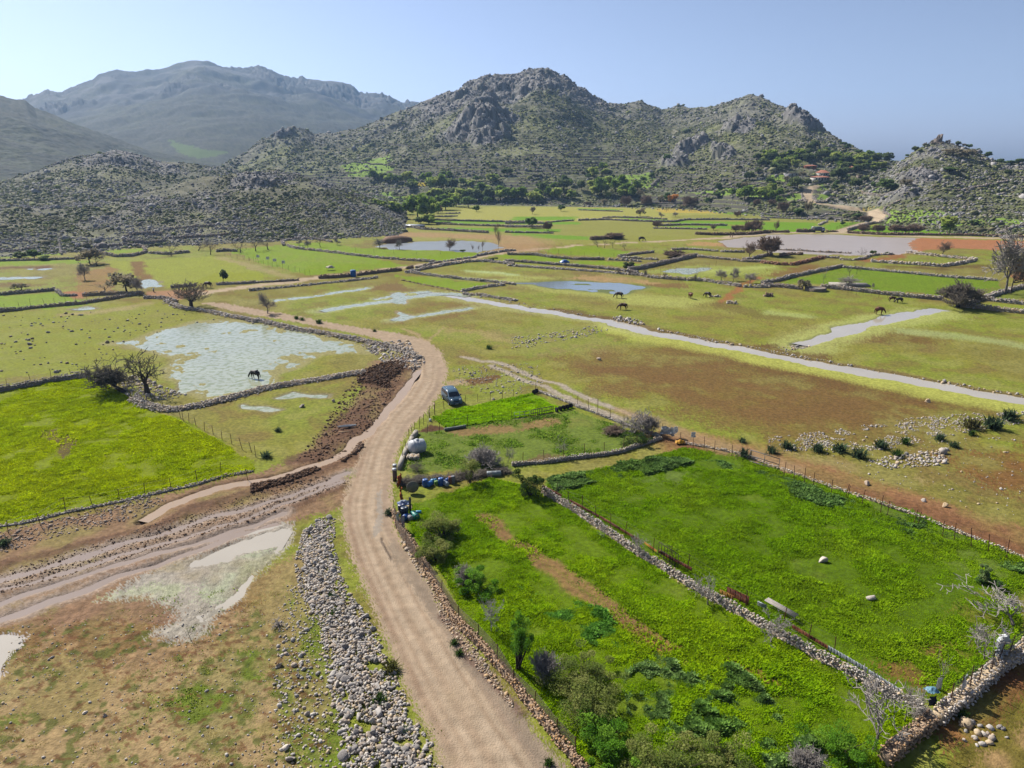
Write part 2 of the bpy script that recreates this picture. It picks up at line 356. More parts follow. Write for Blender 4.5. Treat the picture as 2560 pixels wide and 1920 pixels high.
# ---- colours of the ground
C = np.zeros((len(X), 3)); WET = np.zeros(len(X)); RGH = np.full(len(X), .25)
near = DV < 520
IN = np.nonzero(near)[0]; xn, yn, dn = X[IN], Y[IN], DV[IN]
wa = .25 + .004 * dn
wx = xn + (fbm(xn / 5, yn / 5, 3, 41) - .5) * 4 * wa; wy = yn + (fbm(xn / 5, yn / 5, 3, 47) - .5) * 4 * wa
jx = rng.normal(0, 1, len(xn)); jy = rng.normal(0, 1, len(xn))
CN = np.zeros((len(xn), 3)); WN = np.zeros(len(xn)); RN = np.full(len(xn), .12); ZN = np.zeros(len(xn)); MS = np.ones(len(xn)); ROADN = np.zeros(len(xn), bool)
N_lo = fbm(xn / 22, yn / 22, 4, 60); N_mi = fbm(xn / 4, yn / 4, 4, 61); N_hi = fbm(xn / .9, yn / .9, 3, 62)
meadow = alb(152, 148, 62); dry = alb(165, 140, 92); brown = alb(128, 96, 62); lush = alb(122, 166, 22)
CN[:] = meadow
def blend(idx, a, col): CN[idx] = CN[idx] * (1 - a[:, None]) + np.asarray(col) * a[:, None]
def mott(n, lo, hi, col, al=1.0):
    a = ss(lo, hi, n) * al; CN[:] = CN * (1 - a[:, None]) + np.asarray(col) * a[:, None]
mott(N_lo, .48, .62, alb(140, 128, 70), .55); mott(1 - N_lo, .5, .62, alb(140, 160, 50), .5); mott(N_mi, .55, .68, alb(140, 112, 70), .5); mott(N_hi, .6, .75, alb(110, 110, 50), .35); mott(1 - N_mi, .56, .66, alb(168, 162, 92), .4)
def fill(reg, pts, col, soft=.3, al=1.0, mo=None, wet=None, rgh=None, hgt=0, sh=None, road=False, straight=False, raw=False):
    w_ = (np.asarray(pts, float) if raw else P(reg, pts)[:, :2]); lo = w_.min(0) - 3 - 3 * soft; hi = w_.max(0) + 3 + 3 * soft
    idx = np.nonzero((xn > lo[0]) & (xn < hi[0]) & (yn > lo[1]) & (yn < hi[1]))[0]
    qx = (xn if straight else wx)[idx] + jx[idx] * soft * .7; qy = (yn if straight else wy)[idx] + jy[idx] * soft * .7
    idx = idx[pip(qx, qy, w_)]
    a = np.full(len(idx), al)
    if mo: a = a * (mo[2] + (1 - mo[2]) * ss(mo[0], mo[1], N_mi[idx]))
    if sh is not None: a = a * sh(idx)
    cc = np.asarray(col)[None] * (.85 + .3 * N_hi[idx])[:, None]
    CN[idx] = CN[idx] * (1 - a[:, None]) + cc * a[:, None]
    if wet is not None: WN[idx] = wet * a
    if rgh is not None: RN[idx] = rgh
    if road: ROADN[idx] = True
    return idx
def stripe(reg, pts, wid, col, soft=.3, al=1.0, wet=None, mo=None, rgh=None, hgt=0., raw=False, plain=False):
    w_ = (np.asarray(pts, float) if raw else P(reg, pts)[:, :2]); e = wid * 1.5 + 3; lo = w_.min(0) - e; hi = w_.max(0) + e
    idx = np.nonzero((xn > lo[0]) & (xn < hi[0]) & (yn > lo[1]) & (yn < hi[1]))[0]
    d = pdist((xn if plain else wx)[idx], (yn if plain else wy)[idx], w_); t = 1 - ss(wid / 2 - soft, wid / 2 + soft, d + .3 * soft * jx[idx]); a = t * al
    if mo: a = a * (mo[2] + (1 - mo[2]) * ss(mo[0], mo[1], N_mi[idx]))
    CN[idx] = CN[idx] * (1 - a[:, None]) + np.asarray(col)[None] * (.85 + .3 * N_hi[idx])[:, None] * a[:, None]
    if wet is not None: WN[idx] = np.maximum(WN[idx], wet * a)
    if rgh is not None: RN[idx] = RN[idx] * (1 - t) + rgh * t
    if hgt: ZN[idx] += hgt * t
    return idx
S = alb
# --- far terraces and meadows
fill('W', [(900, 440), (2212, 430), (2212, 520), (1300, 530), (880, 520)], S(160, 160, 75), 1, .8)
fill('A2', [(1760, 140), (2600, 100), (3600, 120), (3600, 250), (2212, 255), (1720, 240)], S(182, 178, 88), 1, .9)
fill('A3', [(0, 90), (1200, 100), (1900, 120), (1950, 190), (1200, 215), (0, 220)], S(178, 175, 85), 1, .8)
fill('A3', [(1250, 140), (1950, 130), (1880, 185), (1280, 180)], S(205, 180, 80), 1, .9)
for reg, pts in [('A2', [(1530, 248), (2800, 262), (2800, 282), (1560, 275)]), ('A2', [(1560, 308), (2640, 322), (2640, 345), (1700, 345)]), ('A3', [(0, 355), (670, 388), (670, 418), (0, 398)]),
                 ('A3', [(1380, 248), (2212, 262), (2212, 288), (1350, 280)]), ('A3', [(1290, 298), (2212, 292), (2212, 330), (1700, 315)]), ('A3', [(1640, 108), (2400, 100), (2400, 190), (1830, 190)]),
                 ('A3', [(570, 140), (940, 150), (950, 165), (600, 160)]), ('A3', [(0, 215), (560, 215), (520, 245), (0, 250)]), ('A3', [(950, 225), (1330, 240), (1320, 255), (980, 240)]),
                 ('A4', [(0, 262), (440, 268), (370, 345), (0, 345)]), ('A4', [(470, 290), (560, 265), (830, 262), (600, 335), (490, 340)]), ('A4', [(0, 130), (300, 125), (560, 150), (570, 165), (0, 190)]),
                 ('A4', [(730, 335), (1000, 255), (1600, 300), (2212, 330), (2212, 390), (1300, 368)]), ('A4', [(0, 200), (600, 190), (560, 225), (0, 228)])]:
    fill(reg, pts, S(122, 165, 30), .5, .95)
# --- left fields
G1 = S(136, 162, 26); G2 = S(140, 175, 18)
for reg, pts in [('A1', [(-400, 425), (505, 428), (522, 552), (-400, 585)]), ('A1', [(-400, 610), (740, 588), (740, 618), (-400, 655)]), ('A1', [(-400, 915), (480, 880), (720, 930), (930, 925), (700, 985), (300, 1015), (-400, 1060)]),
                 ('A1', [(890, 505), (1230, 495), (1240, 525), (950, 530)]), ('A1', [(1950, 500), (2330, 480), (2330, 640)]),
                 ('A2', [(-100, 500), (240, 452), (420, 500), (1000, 562), (1290, 640), (1240, 650), (880, 680), (480, 725), (0, 605)]),
                 ('A2', [(290, 445), (620, 440), (900, 490), (1960, 522), (1900, 585), (1560, 600), (1100, 568), (620, 512), (380, 490)]),
                 ('A2', [(1300, 655), (1600, 600), (1450, 650)]), ('A3', [(230, 510), (480, 465), (700, 470), (1010, 520), (900, 562), (500, 552)]), ('A3', [(-120, 548), (220, 545), (500, 590), (390, 612), (-100, 575)]),
                 ('A3', [(540, 605), (800, 598), (1140, 625), (1080, 655), (600, 625)]), ('A2', [(1180, 715), (1500, 750), (2050, 795), (1790, 855), (1360, 790)])]:
    fill(reg, pts, G1, .3, .95, mo=(.3, .5, .75))
fill('A1', [(880, 600), (1880, 560), (2212, 690), (2330, 760), (1800, 790), (1450, 830), (1250, 780)], S(158, 165, 48), .6, .85)
fill('A1', [(-300, 1060), (900, 980), (1400, 960), (1900, 1090), (1300, 1250), (900, 1330), (1250, 1400), (700, 1560), (-300, 1640)], S(150, 155, 42), .6, .7, mo=(.35, .55, .5))
stripe('A1', [(1150, 610), (1220, 700), (1290, 770)], 3.5, S(130, 80, 50), .8, .8); fill('A1', [(640, 700), (1000, 650), (960, 850), (1000, 880), (700, 890)], S(165, 115, 75), .5, .6)
stripe('A1', [(-200, 665), (350, 655)], 5, S(110, 65, 45), 1, .8); stripe('A1', [(600, 870), (700, 905)], 4, S(180, 115, 80), 1, .9)
fill('A1', [(-300, 830), (300, 820), (480, 800), (200, 790), (-300, 790)], S(120, 75, 55), .6, .6)
stripe('A1', [(600, 1060), (1100, 1010), (1260, 970)], 4, S(180, 160, 110), 1, .7); stripe('A1', [(1890, 570), (2212, 660), (2500, 740)], 4, S(175, 160, 105), 1, .8)
fill('A4', [(110, 785), (650, 655), (1100, 692), (1970, 772), (2010, 830), (1500, 888), (1000, 855), (700, 812)], S(124, 150, 30), .2, 1, mo=(.2, .45, .8))
fill('A4', [(1800, 860), (2212, 800), (2500, 900), (1980, 940)], S(120, 140, 45), .4, .7); fill('A4', [(1830, 960), (2400, 990), (2400, 1020), (1900, 985)], S(150, 165, 50), .4, .7)
fill('A4', [(1210, 455), (1290, 402), (1950, 420), (2500, 430), (2500, 500), (1960, 505), (1600, 490), (1235, 522)], S(190, 128, 88), .8, .95)
stripe('A4', [(830, 600), (1000, 580), (1150, 545)], 5, S(165, 100, 65), 1, .8); stripe('A4', [(1100, 650), (1500, 665), (1850, 640)], 5, S(105, 75, 40), 1.5, .7); fill('A3', [(1560, 430), (1830, 445), (1840, 470), (1500, 470)], S(200, 155, 105), 1, .8)
fill('A4', [(2130, 700), (2400, 690), (2400, 760), (2100, 760)], S(185, 120, 85), .6, .8); stripe('A4', [(0, 720), (200, 700), (380, 640)], 6, S(135, 85, 55), 1.5, .7)
fill('A3', [(430, 750), (800, 715), (1200, 770), (1350, 810), (900, 790)], S(195, 160, 110), .7, .8, mo=(.3, .6, .3)); fill('A3', [(1150, 800), (1500, 790), (1550, 830), (1250, 835)], S(140, 105, 65), .8, .8)
stripe('A3', [(1830, 960), (1880, 900), (1960, 830), (2050, 780), (2130, 740)], 2, S(175, 110, 70), .4, .8)
fill('A3', [(1620, 960), (1800, 950), (2212, 1040), (2500, 1100), (2212, 1120), (1800, 1010)], S(125, 105, 55), 1.2, .6)
# --- dry brown field in the middle
for al_, pts in ((.55, [(1190, 780), (1330, 745), (1500, 745), (1750, 800), (2000, 855), (2300, 890), (2300, 925), (2120, 900), (1960, 955), (1700, 965), (1450, 895), (1300, 850)]),
                 (.6, [(1260, 800), (1450, 770), (1650, 815), (1900, 850), (2100, 875), (1950, 920), (1750, 930), (1500, 880)])):
    fill('W', pts, S(132, 98, 58), 2.0, al_, mo=(.3, .55, .35))
stripe('W', [(1370, 710), (1500, 750), (1700, 800), (2000, 855), (2300, 900)], 9, S(120, 88, 50), 2.5, .7)
fill('W', [(1020, 720), (1200, 700), (1400, 760), (1150, 770)], S(165, 152, 95), 1.5, .5, mo=(.4, .6, .2))
fill('W', [(1500, 960), (1800, 990), (2000, 1040), (1900, 1080), (1650, 1010)], S(178, 158, 105), 1, .6, mo=(.4, .6, .2)); fill('W', [(2020, 985), (2300, 960), (2300, 1080), (2150, 1060)], S(140, 95, 55), 1.5, .75, mo=(.35, .6, .3))
for a_, w_, c_ in ((1, 8, S(166, 122, 84)), (.7, 4, S(128, 88, 60))): stripe('W', [(1470, 955), (1600, 985), (1750, 1035), (1900, 1085), (2050, 1130), (2300, 1215)], w_, c_, 1.2, a_, mo=(.3, .6, .5))
fill('A2', [(1020, 800), (1200, 790), (1400, 860), (1000, 850)], S(135, 105, 65), .6, .8); fill('A2', [(1000, 1100), (1500, 960), (2000, 950), (1900, 1050), (1400, 1150)], S(140, 110, 65), 1, .55, mo=(.35, .6, .2))
fill('A4', [(0, 1340), (300, 1300), (1100, 1210), (1700, 1250), (1500, 1320), (900, 1300), (600, 1350), (200, 1400)], S(125, 95, 52), 1.2, .7, mo=(.3, .6, .4)); fill('A4', [(-200, 1330), (350, 1290), (600, 1460), (200, 1420)], S(112, 78, 50), .6, .8)
# --- left foreground
fill('C1', [(-600, 300), (300, 330), (1300, 200), (2150, 100), (2700, -300), (2900, 1000), (2700, 2100), (-600, 2100)], S(168, 144, 98), .5, .85)
fill('C1', [(-600, 330), (400, 280), (1300, 240), (1500, 560), (2150, 80), (2450, -150), (2300, 120), (1900, 520), (1500, 760), (1100, 900), (500, 700), (100, 700), (-600, 900)], S(140, 96, 60), .8, .65, mo=(.3, .55, .45), rgh=.5)
fill('C1', [(150, 320), (600, 380), (1100, 620), (1700, 480), (2100, 120), (1900, 560), (1500, 760), (900, 700), (300, 480)], S(105, 68, 42), .8, .5, mo=(.4, .55, .1))
for pts, al_ in (([(1550, 900), (1900, 680), (2300, 650), (2300, 1100), (2000, 1660), (1600, 1500), (1450, 1250)], .8), ([(850, 1700), (1150, 1200), (1300, 1000), (1350, 1100), (1000, 1700)], .9), ([(-200, 1100), (300, 880), (420, 900), (0, 1200)], .6), ([(900, 250), (1400, 220), (1300, 420), (900, 350)], .6), ([(-100, 1300), (250, 1250), (60, 1500)], .6)):
    fill('C1', pts, S(112, 130, 40), .5, min(1, al_ * 1.2), mo=(.25, .48, .5))
fill('C2', [(300, 100), (560, 120), (600, 500), (700, 1100), (800, 1700), (400, 1700), (200, 1100), (350, 500)], S(118, 138, 40), .5, .85, mo=(.32, .5, .3))
for pts in ([(-600, 300), (2300, 300), (2900, 1000), (2700, 2100), (-600, 2100)],): fill('C1', pts, S(190, 160, 118), .6, .6, mo=(.5, .6, 0)); fill('C1', pts, S(104, 112, 50), .4, .8, sh=lambda i: ss(.56, .64, fbm(xn[i] / .7 + 9, yn[i] / .7, 3, 140))); fill('C1', pts, S(120, 80, 54), .4, .7, sh=lambda i: ss(.6, .68, fbm(xn[i] / .5 + 40, yn[i] / .35, 3, 141)))
mm = (N_mi > .53) & (dn < 75) & (xn < -2) & (yn < 75)
# --- lush near fields
LF = [(-300, 890), (0, 847), (100, 828), (200, 815), (262, 852), (300, 875), (388, 912), (475, 955), (553, 1000), (548, 1020), (422, 1050), (312, 1073), (140, 1108), (0, 1141), (-300, 1210)]
RF = [(1185, 1040), (1430, 982), (1480, 968), (1600, 985), (1760, 1040), (1960, 1105), (2212, 1208), (2212, 1375), (2010, 1520), (1830, 1450), (1560, 1300), (1330, 1165), (1180, 1070)]
MF = [(880, 1090), (1060, 1035), (1175, 1065), (1330, 1178), (1560, 1318), (1830, 1465), (2000, 1545), (1890, 1680), (1290, 1720), (1130, 1500), (1020, 1370), (960, 1250), (890, 1150)]
PK = [(935, 905), (965, 890), (1150, 853), (1190, 878), (1240, 885), (1100, 908), (965, 928)]
PD = [(870, 1020), (905, 940), (965, 928), (1100, 910), (1240, 890), (1430, 955), (1300, 985), (1100, 1020)]
fill('W', PD, S(120, 138, 52), .2, 1, mo=(.2, .4, .7)); fill('W', [(1000, 950), (1180, 925), (1290, 912), (1200, 905), (960, 935)], S(165, 128, 88), .4, .8, mo=(.35, .55, .2)); fill('B2', [(1400, 440), (1480, 345), (1600, 380), (1640, 400), (1480, 440)], S(105, 75, 52), .1, 1)
fill('B3', [(0, 700), (250, 620), (500, 640), (250, 690)], S(125, 98, 72), .3, .8)
fill('W', LF, S(138, 152, 8), .15, 1, mo=(.15, .35, .9)); fill('W', RF, S(98, 126, 12), .2, 1, mo=(.2, .4, .8)); fill('W', MF, S(110, 136, 14), .2, 1, mo=(.2, .4, .8)); fill('W', PK, S(124, 158, 8), .1, 1)
fill('W', [(1180, 1040), (1430, 985), (1500, 1000), (1480, 1050), (1300, 1045), (1200, 1075)], S(120, 140, 62), .5, .7, mo=(.35, .55, .2))
fill('W', [(1600, 1000), (1800, 1060), (2212, 1215), (2300, 1290), (2212, 1290), (1900, 1150), (1650, 1030)], S(118, 138, 52), .6, .8, mo=(.3, .5, .4))
fill('W', [(1900, 1440), (2212, 1260), (2212, 1380), (2010, 1510)], S(135, 130, 50), .8, .8, mo=(.35, .5, .3)); fill('W', [(1900, 1440), (2060, 1380), (1990, 1500)], S(140, 98, 60), .5, .7, mo=(.35, .5, .3))
for pts, wd in (([(1040, 1115), (1090, 1170), (1200, 1225), (1300, 1290), (1400, 1370), (1440, 1395)], 1.5), ([(1060, 1130), (1150, 1210), (1230, 1270), (1340, 1340)], 1.2)): stripe('W', pts, wd * .8, S(160, 122, 82), .45, .9)
fill('W', [(1330, 1330), (1440, 1390), (1600, 1440), (1720, 1480), (1650, 1500), (1500, 1450), (1380, 1400)], S(150, 100, 62), .6, .75, mo=(.4, .55, .1))
fill('B1', [(300, 440), (520, 400), (800, 560), (960, 640), (640, 700), (560, 580), (350, 480)], S(112, 92, 50), .4, .95, mo=(.5, .56, 0))
fill('W', [(2040, 1640), (2212, 1480), (2400, 1500), (2400, 1800), (2000, 1800)], S(125, 115, 48), .3, 1); fill('W', [(2010, 1560), (2212, 1400), (2280, 1430), (2120, 1590), (2030, 1620)], S(150, 98, 66), .4, .9, mo=(.3, .55, .4)); fill('C4', [(1900, 1500), (2300, 1250), (2400, 1700), (1800, 1700)], S(185, 150, 105), .4, .8, mo=(.4, .55, .1))
# --- bare ground beside the ditch, mud, ruts
mud = S(98, 68, 50); wetmud = S(165, 150, 140)
fill('W', [(-300, 1210), (0, 1150), (300, 1085), (550, 1025), (640, 1000), (720, 930), (770, 860), (800, 780), (890, 770), (905, 800), (860, 870), (790, 960), (765, 1020), (735, 1100), (640, 1120), (560, 1190), (400, 1350), (0, 1350), (-300, 1400)], S(160, 126, 98), .4, .95, mo=(.25, .5, .6), rgh=.4)
fill('W', [(780, 800), (890, 770), (880, 800), (850, 850), (790, 930), (760, 950), (690, 1000), (640, 1005), (740, 890), (770, 850)], mud, .3, .6, rgh=.5, mo=(.3, .55, .4))
for pts, wd, hg in (([(880, 795), (830, 810), (800, 830)], 3, .9), ([(790, 870), (750, 940), (690, 985), (630, 1000)], 2.2, .3), ([(770, 975), (720, 1010), (700, 1018)], 1.6, .35), ([(690, 1025), (600, 1050), (500, 1075), (420, 1100), (340, 1140)], 2.0, .5), ([(730, 1055), (640, 1095), (540, 1130), (430, 1165), (300, 1210)], 1.5, .4), ([(340, 1140), (200, 1175), (50, 1210), (-60, 1240)], 1.6, .3), ([(560, 1150), (430, 1190), (300, 1225), (150, 1250), (0, 1275)], 1.1, .25), ([(820, 980), (780, 1050)], .0, .0)):
    if wd: stripe('W', pts, wd, S(118, 88, 68), .5, .8, rgh=.5, hgt=hg * .25)
# --- roads and tracks
ROAD_L = [(985, 1760), (930, 1600), (870, 1480), (830, 1380), (795, 1290), (755, 1200), (738, 1120), (742, 1080), (765, 1020), (790, 950), (830, 890), (868, 850), (893, 805), (880, 770), (845, 742), (790, 726), (700, 708), (600, 690), (500, 672), (430, 655)]
ROAD_R = [(480, 655), (560, 670), (640, 683), (720, 699), (800, 713), (860, 721), (920, 735), (955, 765), (968, 800), (955, 845), (925, 890), (890, 920), (865, 965), (850, 1010), (848, 1060), (850, 1120), (862, 1160), (900, 1210), (940, 1280), (975, 1340), (1020, 1400), (1080, 1480), (1150, 1580), (1240, 1680), (1300, 1760)]
road_c = S(194, 170, 142)
fill('W', ROAD_L + ROAD_R, road_c, .32, 1, rgh=.12, road=True, mo=(.1, .3, .85), straight=True)
for off, cc, wd in ((.14, S(160, 128, 104), .5), (.2, S(212, 188, 160), .35), (.27, S(168, 138, 112), .2), (.32, S(216, 194, 166), .45), (.42, S(176, 150, 124), .5), (.5, S(206, 184, 156), .3), (.58, S(218, 196, 168), .5), (.66, S(170, 142, 116), .2), (.71, S(210, 188, 160), .35), (.82, S(162, 140, 122), .6)):
    # wheel lines following both edges
    La = P('W', ROAD_L[:14])[:, :2]; Rb = P('W', ROAD_R[::-1])[:, :2]
    tl = np.linspace(0, 1, 40); cum = lambda q: np.r_[0, np.cumsum(np.hypot(*np.diff(q, axis=0).T))]
    cl_ = cum(La); cr_ = cum(Rb[:17]); A_ = np.c_[np.interp(tl * cl_[-1], cl_, La[:, 0]), np.interp(tl * cl_[-1], cl_, La[:, 1])]; B_ = np.c_[np.interp(tl * cr_[-1], cr_, Rb[:17, 0]), np.interp(tl * cr_[-1], cr_, Rb[:17, 1])]
    stripe('W', A_ * (1 - off) + B_ * off, wd, cc, .18, .5, raw=True, mo=(.3, .6, .45), plain=True)
fill('W', [(862, 1160), (900, 1210), (940, 1280), (1020, 1400), (1150, 1580), (1240, 1680), (1180, 1680), (1080, 1540), (980, 1400), (900, 1280), (850, 1180)], S(165, 148, 128), .35, .75, mo=(.3, .5, .4))
stripe('W', [(965, 1340), (1010, 1405), (1060, 1475), (1120, 1550)], .5, S(128, 100, 88), .3, .8, rgh=.5); stripe('B2', [(1120, 1320), (1180, 1450), (1200, 1500)], .25, S(100, 85, 75), .1, .8)
fill('B2', [(1000, 1180), (1020, 940), (1060, 940), (1085, 1280), (1010, 1310)], S(185, 172, 155), .15, .9, wet=.3)
rd2 = [(395, 640), (440, 632), (700, 600), (870, 579), (1000, 562), (1100, 545), (1250, 531), (1400, 523), (1560, 515), (1640, 506), (1700, 502), (1850, 505), (2000, 512), (2300, 518)]
rdw = [8, 5, 4.5, 5, 4.5, 4, 3.5, 3.5, 5, 6, 7, 6, 7, 7]
pr = P('W', rd2)[:, :2]
for i in range(len(pr) - 1): ROADN[stripe('W', pr[i:i + 2], (rdw[i] + rdw[i + 1]) / 2, S(205, 182, 150), .5, .95, raw=True)] |= True
rd3 = P('A4', [(600, 350), (720, 310), (850, 270), (950, 235), (970, 205), (900, 165), (750, 135), (560, 112), (400, 95), (345, 70), (335, 20), (350, -20), (430, -60)])[:, :2]
fill('A1', [(1240, 870), (1470, 850), (1780, 860), (1560, 930), (1480, 940), (1240, 900)], S(185, 140, 105), .3, .9)
for pts in ([(1000, 772), (1070, 782), (1150, 812), (1230, 848), (1290, 872), (1380, 900)], [(1060, 790), (1130, 822), (1200, 855), (1260, 878), (1340, 905)]): stripe('W', pts, 1.3, S(190, 175, 155), .3, .95, wet=.25)
stripe('W', [(1350, 890), (1440, 925), (1560, 965), (1700, 1010)], 3, S(180, 150, 110), .8, .7)
fill('V', [(500, 300), (900, 260), (1000, 400), (600, 440), (430, 700), (380, 500)], S(185, 160, 125), .3, .9); fill('V', [(950, 300), (1700, 180), (1800, 260), (1500, 360), (1050, 400)], S(125, 85, 60), .2, .85, rgh=.8)
stripe('A2', [(1270, 1180), (1380, 1230), (1480, 1290)], .8, S(190, 165, 120), .3, .8); stripe('A2', [(1590, 1180), (1540, 1240), (1500, 1290)], .6, S(190, 165, 120), .3, .8); fill('A2', [(1300, 1160), (2000, 1200), (2212, 1300), (1700, 1280)], S(185, 165, 105), .8, .5, mo=(.4, .6, .1))
# --- standing water: carve beds now, lay sheets later
WATER = []
def offs(p, o):
    p = np.asarray(p); ar = .5 * np.sum(p[:, 0] * np.roll(p[:, 1], -1) - np.roll(p[:, 0], -1) * p[:, 1]); sg = 1 if ar > 0 else -1
    a = p - np.roll(p, 1, 0); b = np.roll(p, -1, 0) - p; n = a / np.linalg.norm(a, axis=1, keepdims=True) + b / np.linalg.norm(b, axis=1, keepdims=True)
    n = np.c_[n[:, 1], -n[:, 0]] * sg; n /= np.linalg.norm(n, axis=1, keepdims=True) + 1e-9; return p + n * o
def carve_poly(reg, pts, depth, zl, o, bank=.8, bed=None):
    p = P(reg, pts)[:, :2]; lo, hi = p.min(0) - 4, p.max(0) + 4
    idx = np.nonzero((xn > lo[0]) & (xn < hi[0]) & (yn > lo[1]) & (yn < hi[1]))[0]
    x_, y_ = wx[idx], wy[idx]; sd_ = pdist(x_, y_, p, True); sd_ = np.where(pip(x_, y_, p), sd_, -sd_)
    t = ss(-bank, bank, sd_); ZN[idx] = ZN[idx] * (1 - t) - depth * t; MS[idx] *= 1 - t
    if bed is not None: blend(idx, ss(-bank * 1.5, 0, sd_), bed)
    WATER.append(('poly', offs(p, o), zl)); return idx, sd_
def carve_line(reg, pts, wid, depth, zl, bank=.4, bed=None, wfun=None):
    p = P(reg, pts)[:, :2]; lo, hi = p.min(0) - wid - 3, p.max(0) + wid + 3
    idx = np.nonzero((xn > lo[0]) & (xn < hi[0]) & (yn > lo[1]) & (yn < hi[1]))[0]
    d = pdist(wx[idx], wy[idx], p); t = 1 - ss(wid / 2 - bank, wid / 2 + bank, d); ZN[idx] = ZN[idx] * (1 - t) - depth * t; MS[idx] *= 1 - t
    if bed is not None: blend(idx, t, bed)
    WATER.append(('line', p, wid / 2 + bank * 1.6, zl))
STREAM = [(905, 632), (960, 637), (1020, 648), (1100, 661), (1200, 676), (1280, 689), (1340, 701), (1400, 719), (1480, 732), (1560, 746), (1700, 775), (1850, 802), (2000, 830), (2212, 867), (2400, 900)]
for wd, al_ in ((11, .6), (8, .6)):
    st2 = [(x + 0, y + 7) for x, y in STREAM[6:]]; stripe('W', st2, wd, S(196, 200, 96), 1.2, al_)
stripe('W', [(x, y + 3) for x, y in STREAM[:8]], 7, S(190, 190, 120), 1.5, .6)
stripe('W', [(x, y - 6) for x, y in STREAM[4:]], 3.5, S(120, 92, 62), 1.0, .85, rgh=.5)
carve_line('W', STREAM, 3.2, .35, -.02, .5, S(150, 140, 110)); nst = 1
stripe('W', [(1740, 747), (1800, 725), (1870, 703), (1950, 688), (2020, 678)], 11, S(190, 195, 110), 2, .8); stripe('W', [(1960, 718), (2050, 726), (2212, 748), (2300, 765)], 6, S(180, 190, 120), 1.5, .7, wet=.5)
carve_line('W', [(1735, 746), (1800, 722), (1870, 701), (1950, 684), (2035, 669)], 3.6, .25, -.02, .7, S(150, 145, 120))
stripe('W', [(1680, 672), (1720, 680)], 5, S(185, 190, 100), 1, .6); stripe('A4', [(0, 1040), (130, 1060), (350, 1080)], 4, S(180, 190, 110), 1, .7)
# big shallow pool on the left
for pts, wd in (([(0, 770), (400, 850), (900, 900), (1300, 925), (1540, 945)], 9), ([(-300, 700), (260, 745)], 6), ([(1050, 950), (1400, 975)], 8)): stripe('A3', pts, wd, S(186, 190, 100), 2.5, .7)
stripe('A2', [(1820, 685), (2212, 715)], 3, S(190, 205, 140), 1, .9); stripe('A2', [(1700, 745), (2100, 775)], 2.5, S(190, 205, 140), 1, .9)
fill('A3', [(1130, 690), (1500, 640), (2212, 640), (2250, 720), (1700, 735), (1400, 730)], S(170, 180, 85), 1, .7); stripe('A3', [(1700, 690), (2212, 650)], 5, S(190, 200, 110), 2, .7)
POOL = [(235, 742), (290, 737), (350, 715), (430, 693), (520, 694), (600, 706), (700, 727), (770, 745), (850, 755), (845, 763), (760, 762), (700, 768), (660, 785), (610, 805), (590, 830), (500, 850), (440, 860), (400, 850), (360, 815), (385, 775), (330, 765), (290, 752)]
idx, sd_ = carve_poly('W', POOL, .03, .035, 1.0, 1.2, S(168, 160, 104)); q = fbm(xn[idx] / 9, yn[idx] / 9, 5, 91); isl = ss(.55, .66, q) * .6 + .4 * ss(.5, .7, fbm(xn[idx] / 2.6, yn[idx] / 4, 4, 92)); ZN[idx] += (sd_ > 0) * (isl * .11 + (fbm(xn[idx] / 1.0, yn[idx] / 1.6, 4, 93) - .46) * .14) + (1 - ss(0, 6, sd_)) * (sd_ > 0) * (fbm(xn[idx] / 3, yn[idx] / 3, 4, 94) - .3) * .16
pool_n = len(WATER) - 1
BLUE = [(-40, 790), (340, 778), (600, 775), (900, 790), (1180, 828), (1040, 850), (1000, 885), (900, 888), (600, 850), (380, 835), (200, 805)]
idx, sd_ = carve_poly('A3', BLUE, .03, .035, 1.0, 1.5, S(120, 130, 80)); ZN[idx] += (sd_ > 0) * ss(.55, .65, fbm(xn[idx] / 6, yn[idx] / 5, 3, 95)) * .09
blue_n = len(WATER) - 1
smalls = [('B2', [(150, 125), (330, 75), (420, 105), (580, 110), (570, 138), (400, 125), (280, 135)]), ('B2', [(-120, 190), (60, 205), (190, 235), (120, 250), (-100, 225)]), ('A1', [(1240, 765), (1320, 755), (1350, 800), (1400, 815), (1270, 835), (1230, 800)]), ('A1', [(600, 1008), (740, 992), (860, 1010), (700, 1018)]),
          ('L', [(1740, 700), (1850, 700), (2030, 790), (1900, 860), (1780, 840)]), ('A3', [(1310, 690), (1400, 665), (1700, 655), (1760, 665), (1500, 715)]), ('A1', [(-300, 740), (380, 735), (300, 750), (-300, 765)]), ('A1', [(150, 668), (480, 660), (380, 675)])]
for reg, pts in smalls: carve_poly(reg, pts, .06, .03, .8, .6, S(150, 140, 105))
for reg, pts, wd in [('A2', [(150, 945), (400, 915), (650, 880), (980, 830)], 1.6), ('A2', [(560, 1030), (850, 985), (1150, 945), (1350, 915), (1500, 890), (1700, 880), (1850, 900)], 2.4), ('A2', [(1010, 930), (1180, 900), (1500, 860)], 1.4), ('A2', [(1190, 1115), (1330, 1085), (1600, 1045), (1860, 1000)], 1.8)]:
    stripe(reg, pts, wd * 2.2, S(190, 195, 130), 1.2, .7); carve_line(reg, pts, wd, .08, .03, .5, S(165, 160, 120))
carve_poly('A2', [(1170, 880), (1230, 865), (1300, 900), (1330, 935), (1260, 975), (1180, 950), (1210, 920)], .06, .03, .8, .8, S(170, 155, 120)); carve_poly('A2', [(1190, 1100), (1240, 1040), (1300, 1070), (1330, 1100), (1260, 1120)], .06, .03, .6, .6, S(170, 155, 120))
flood_end = len(WATER)
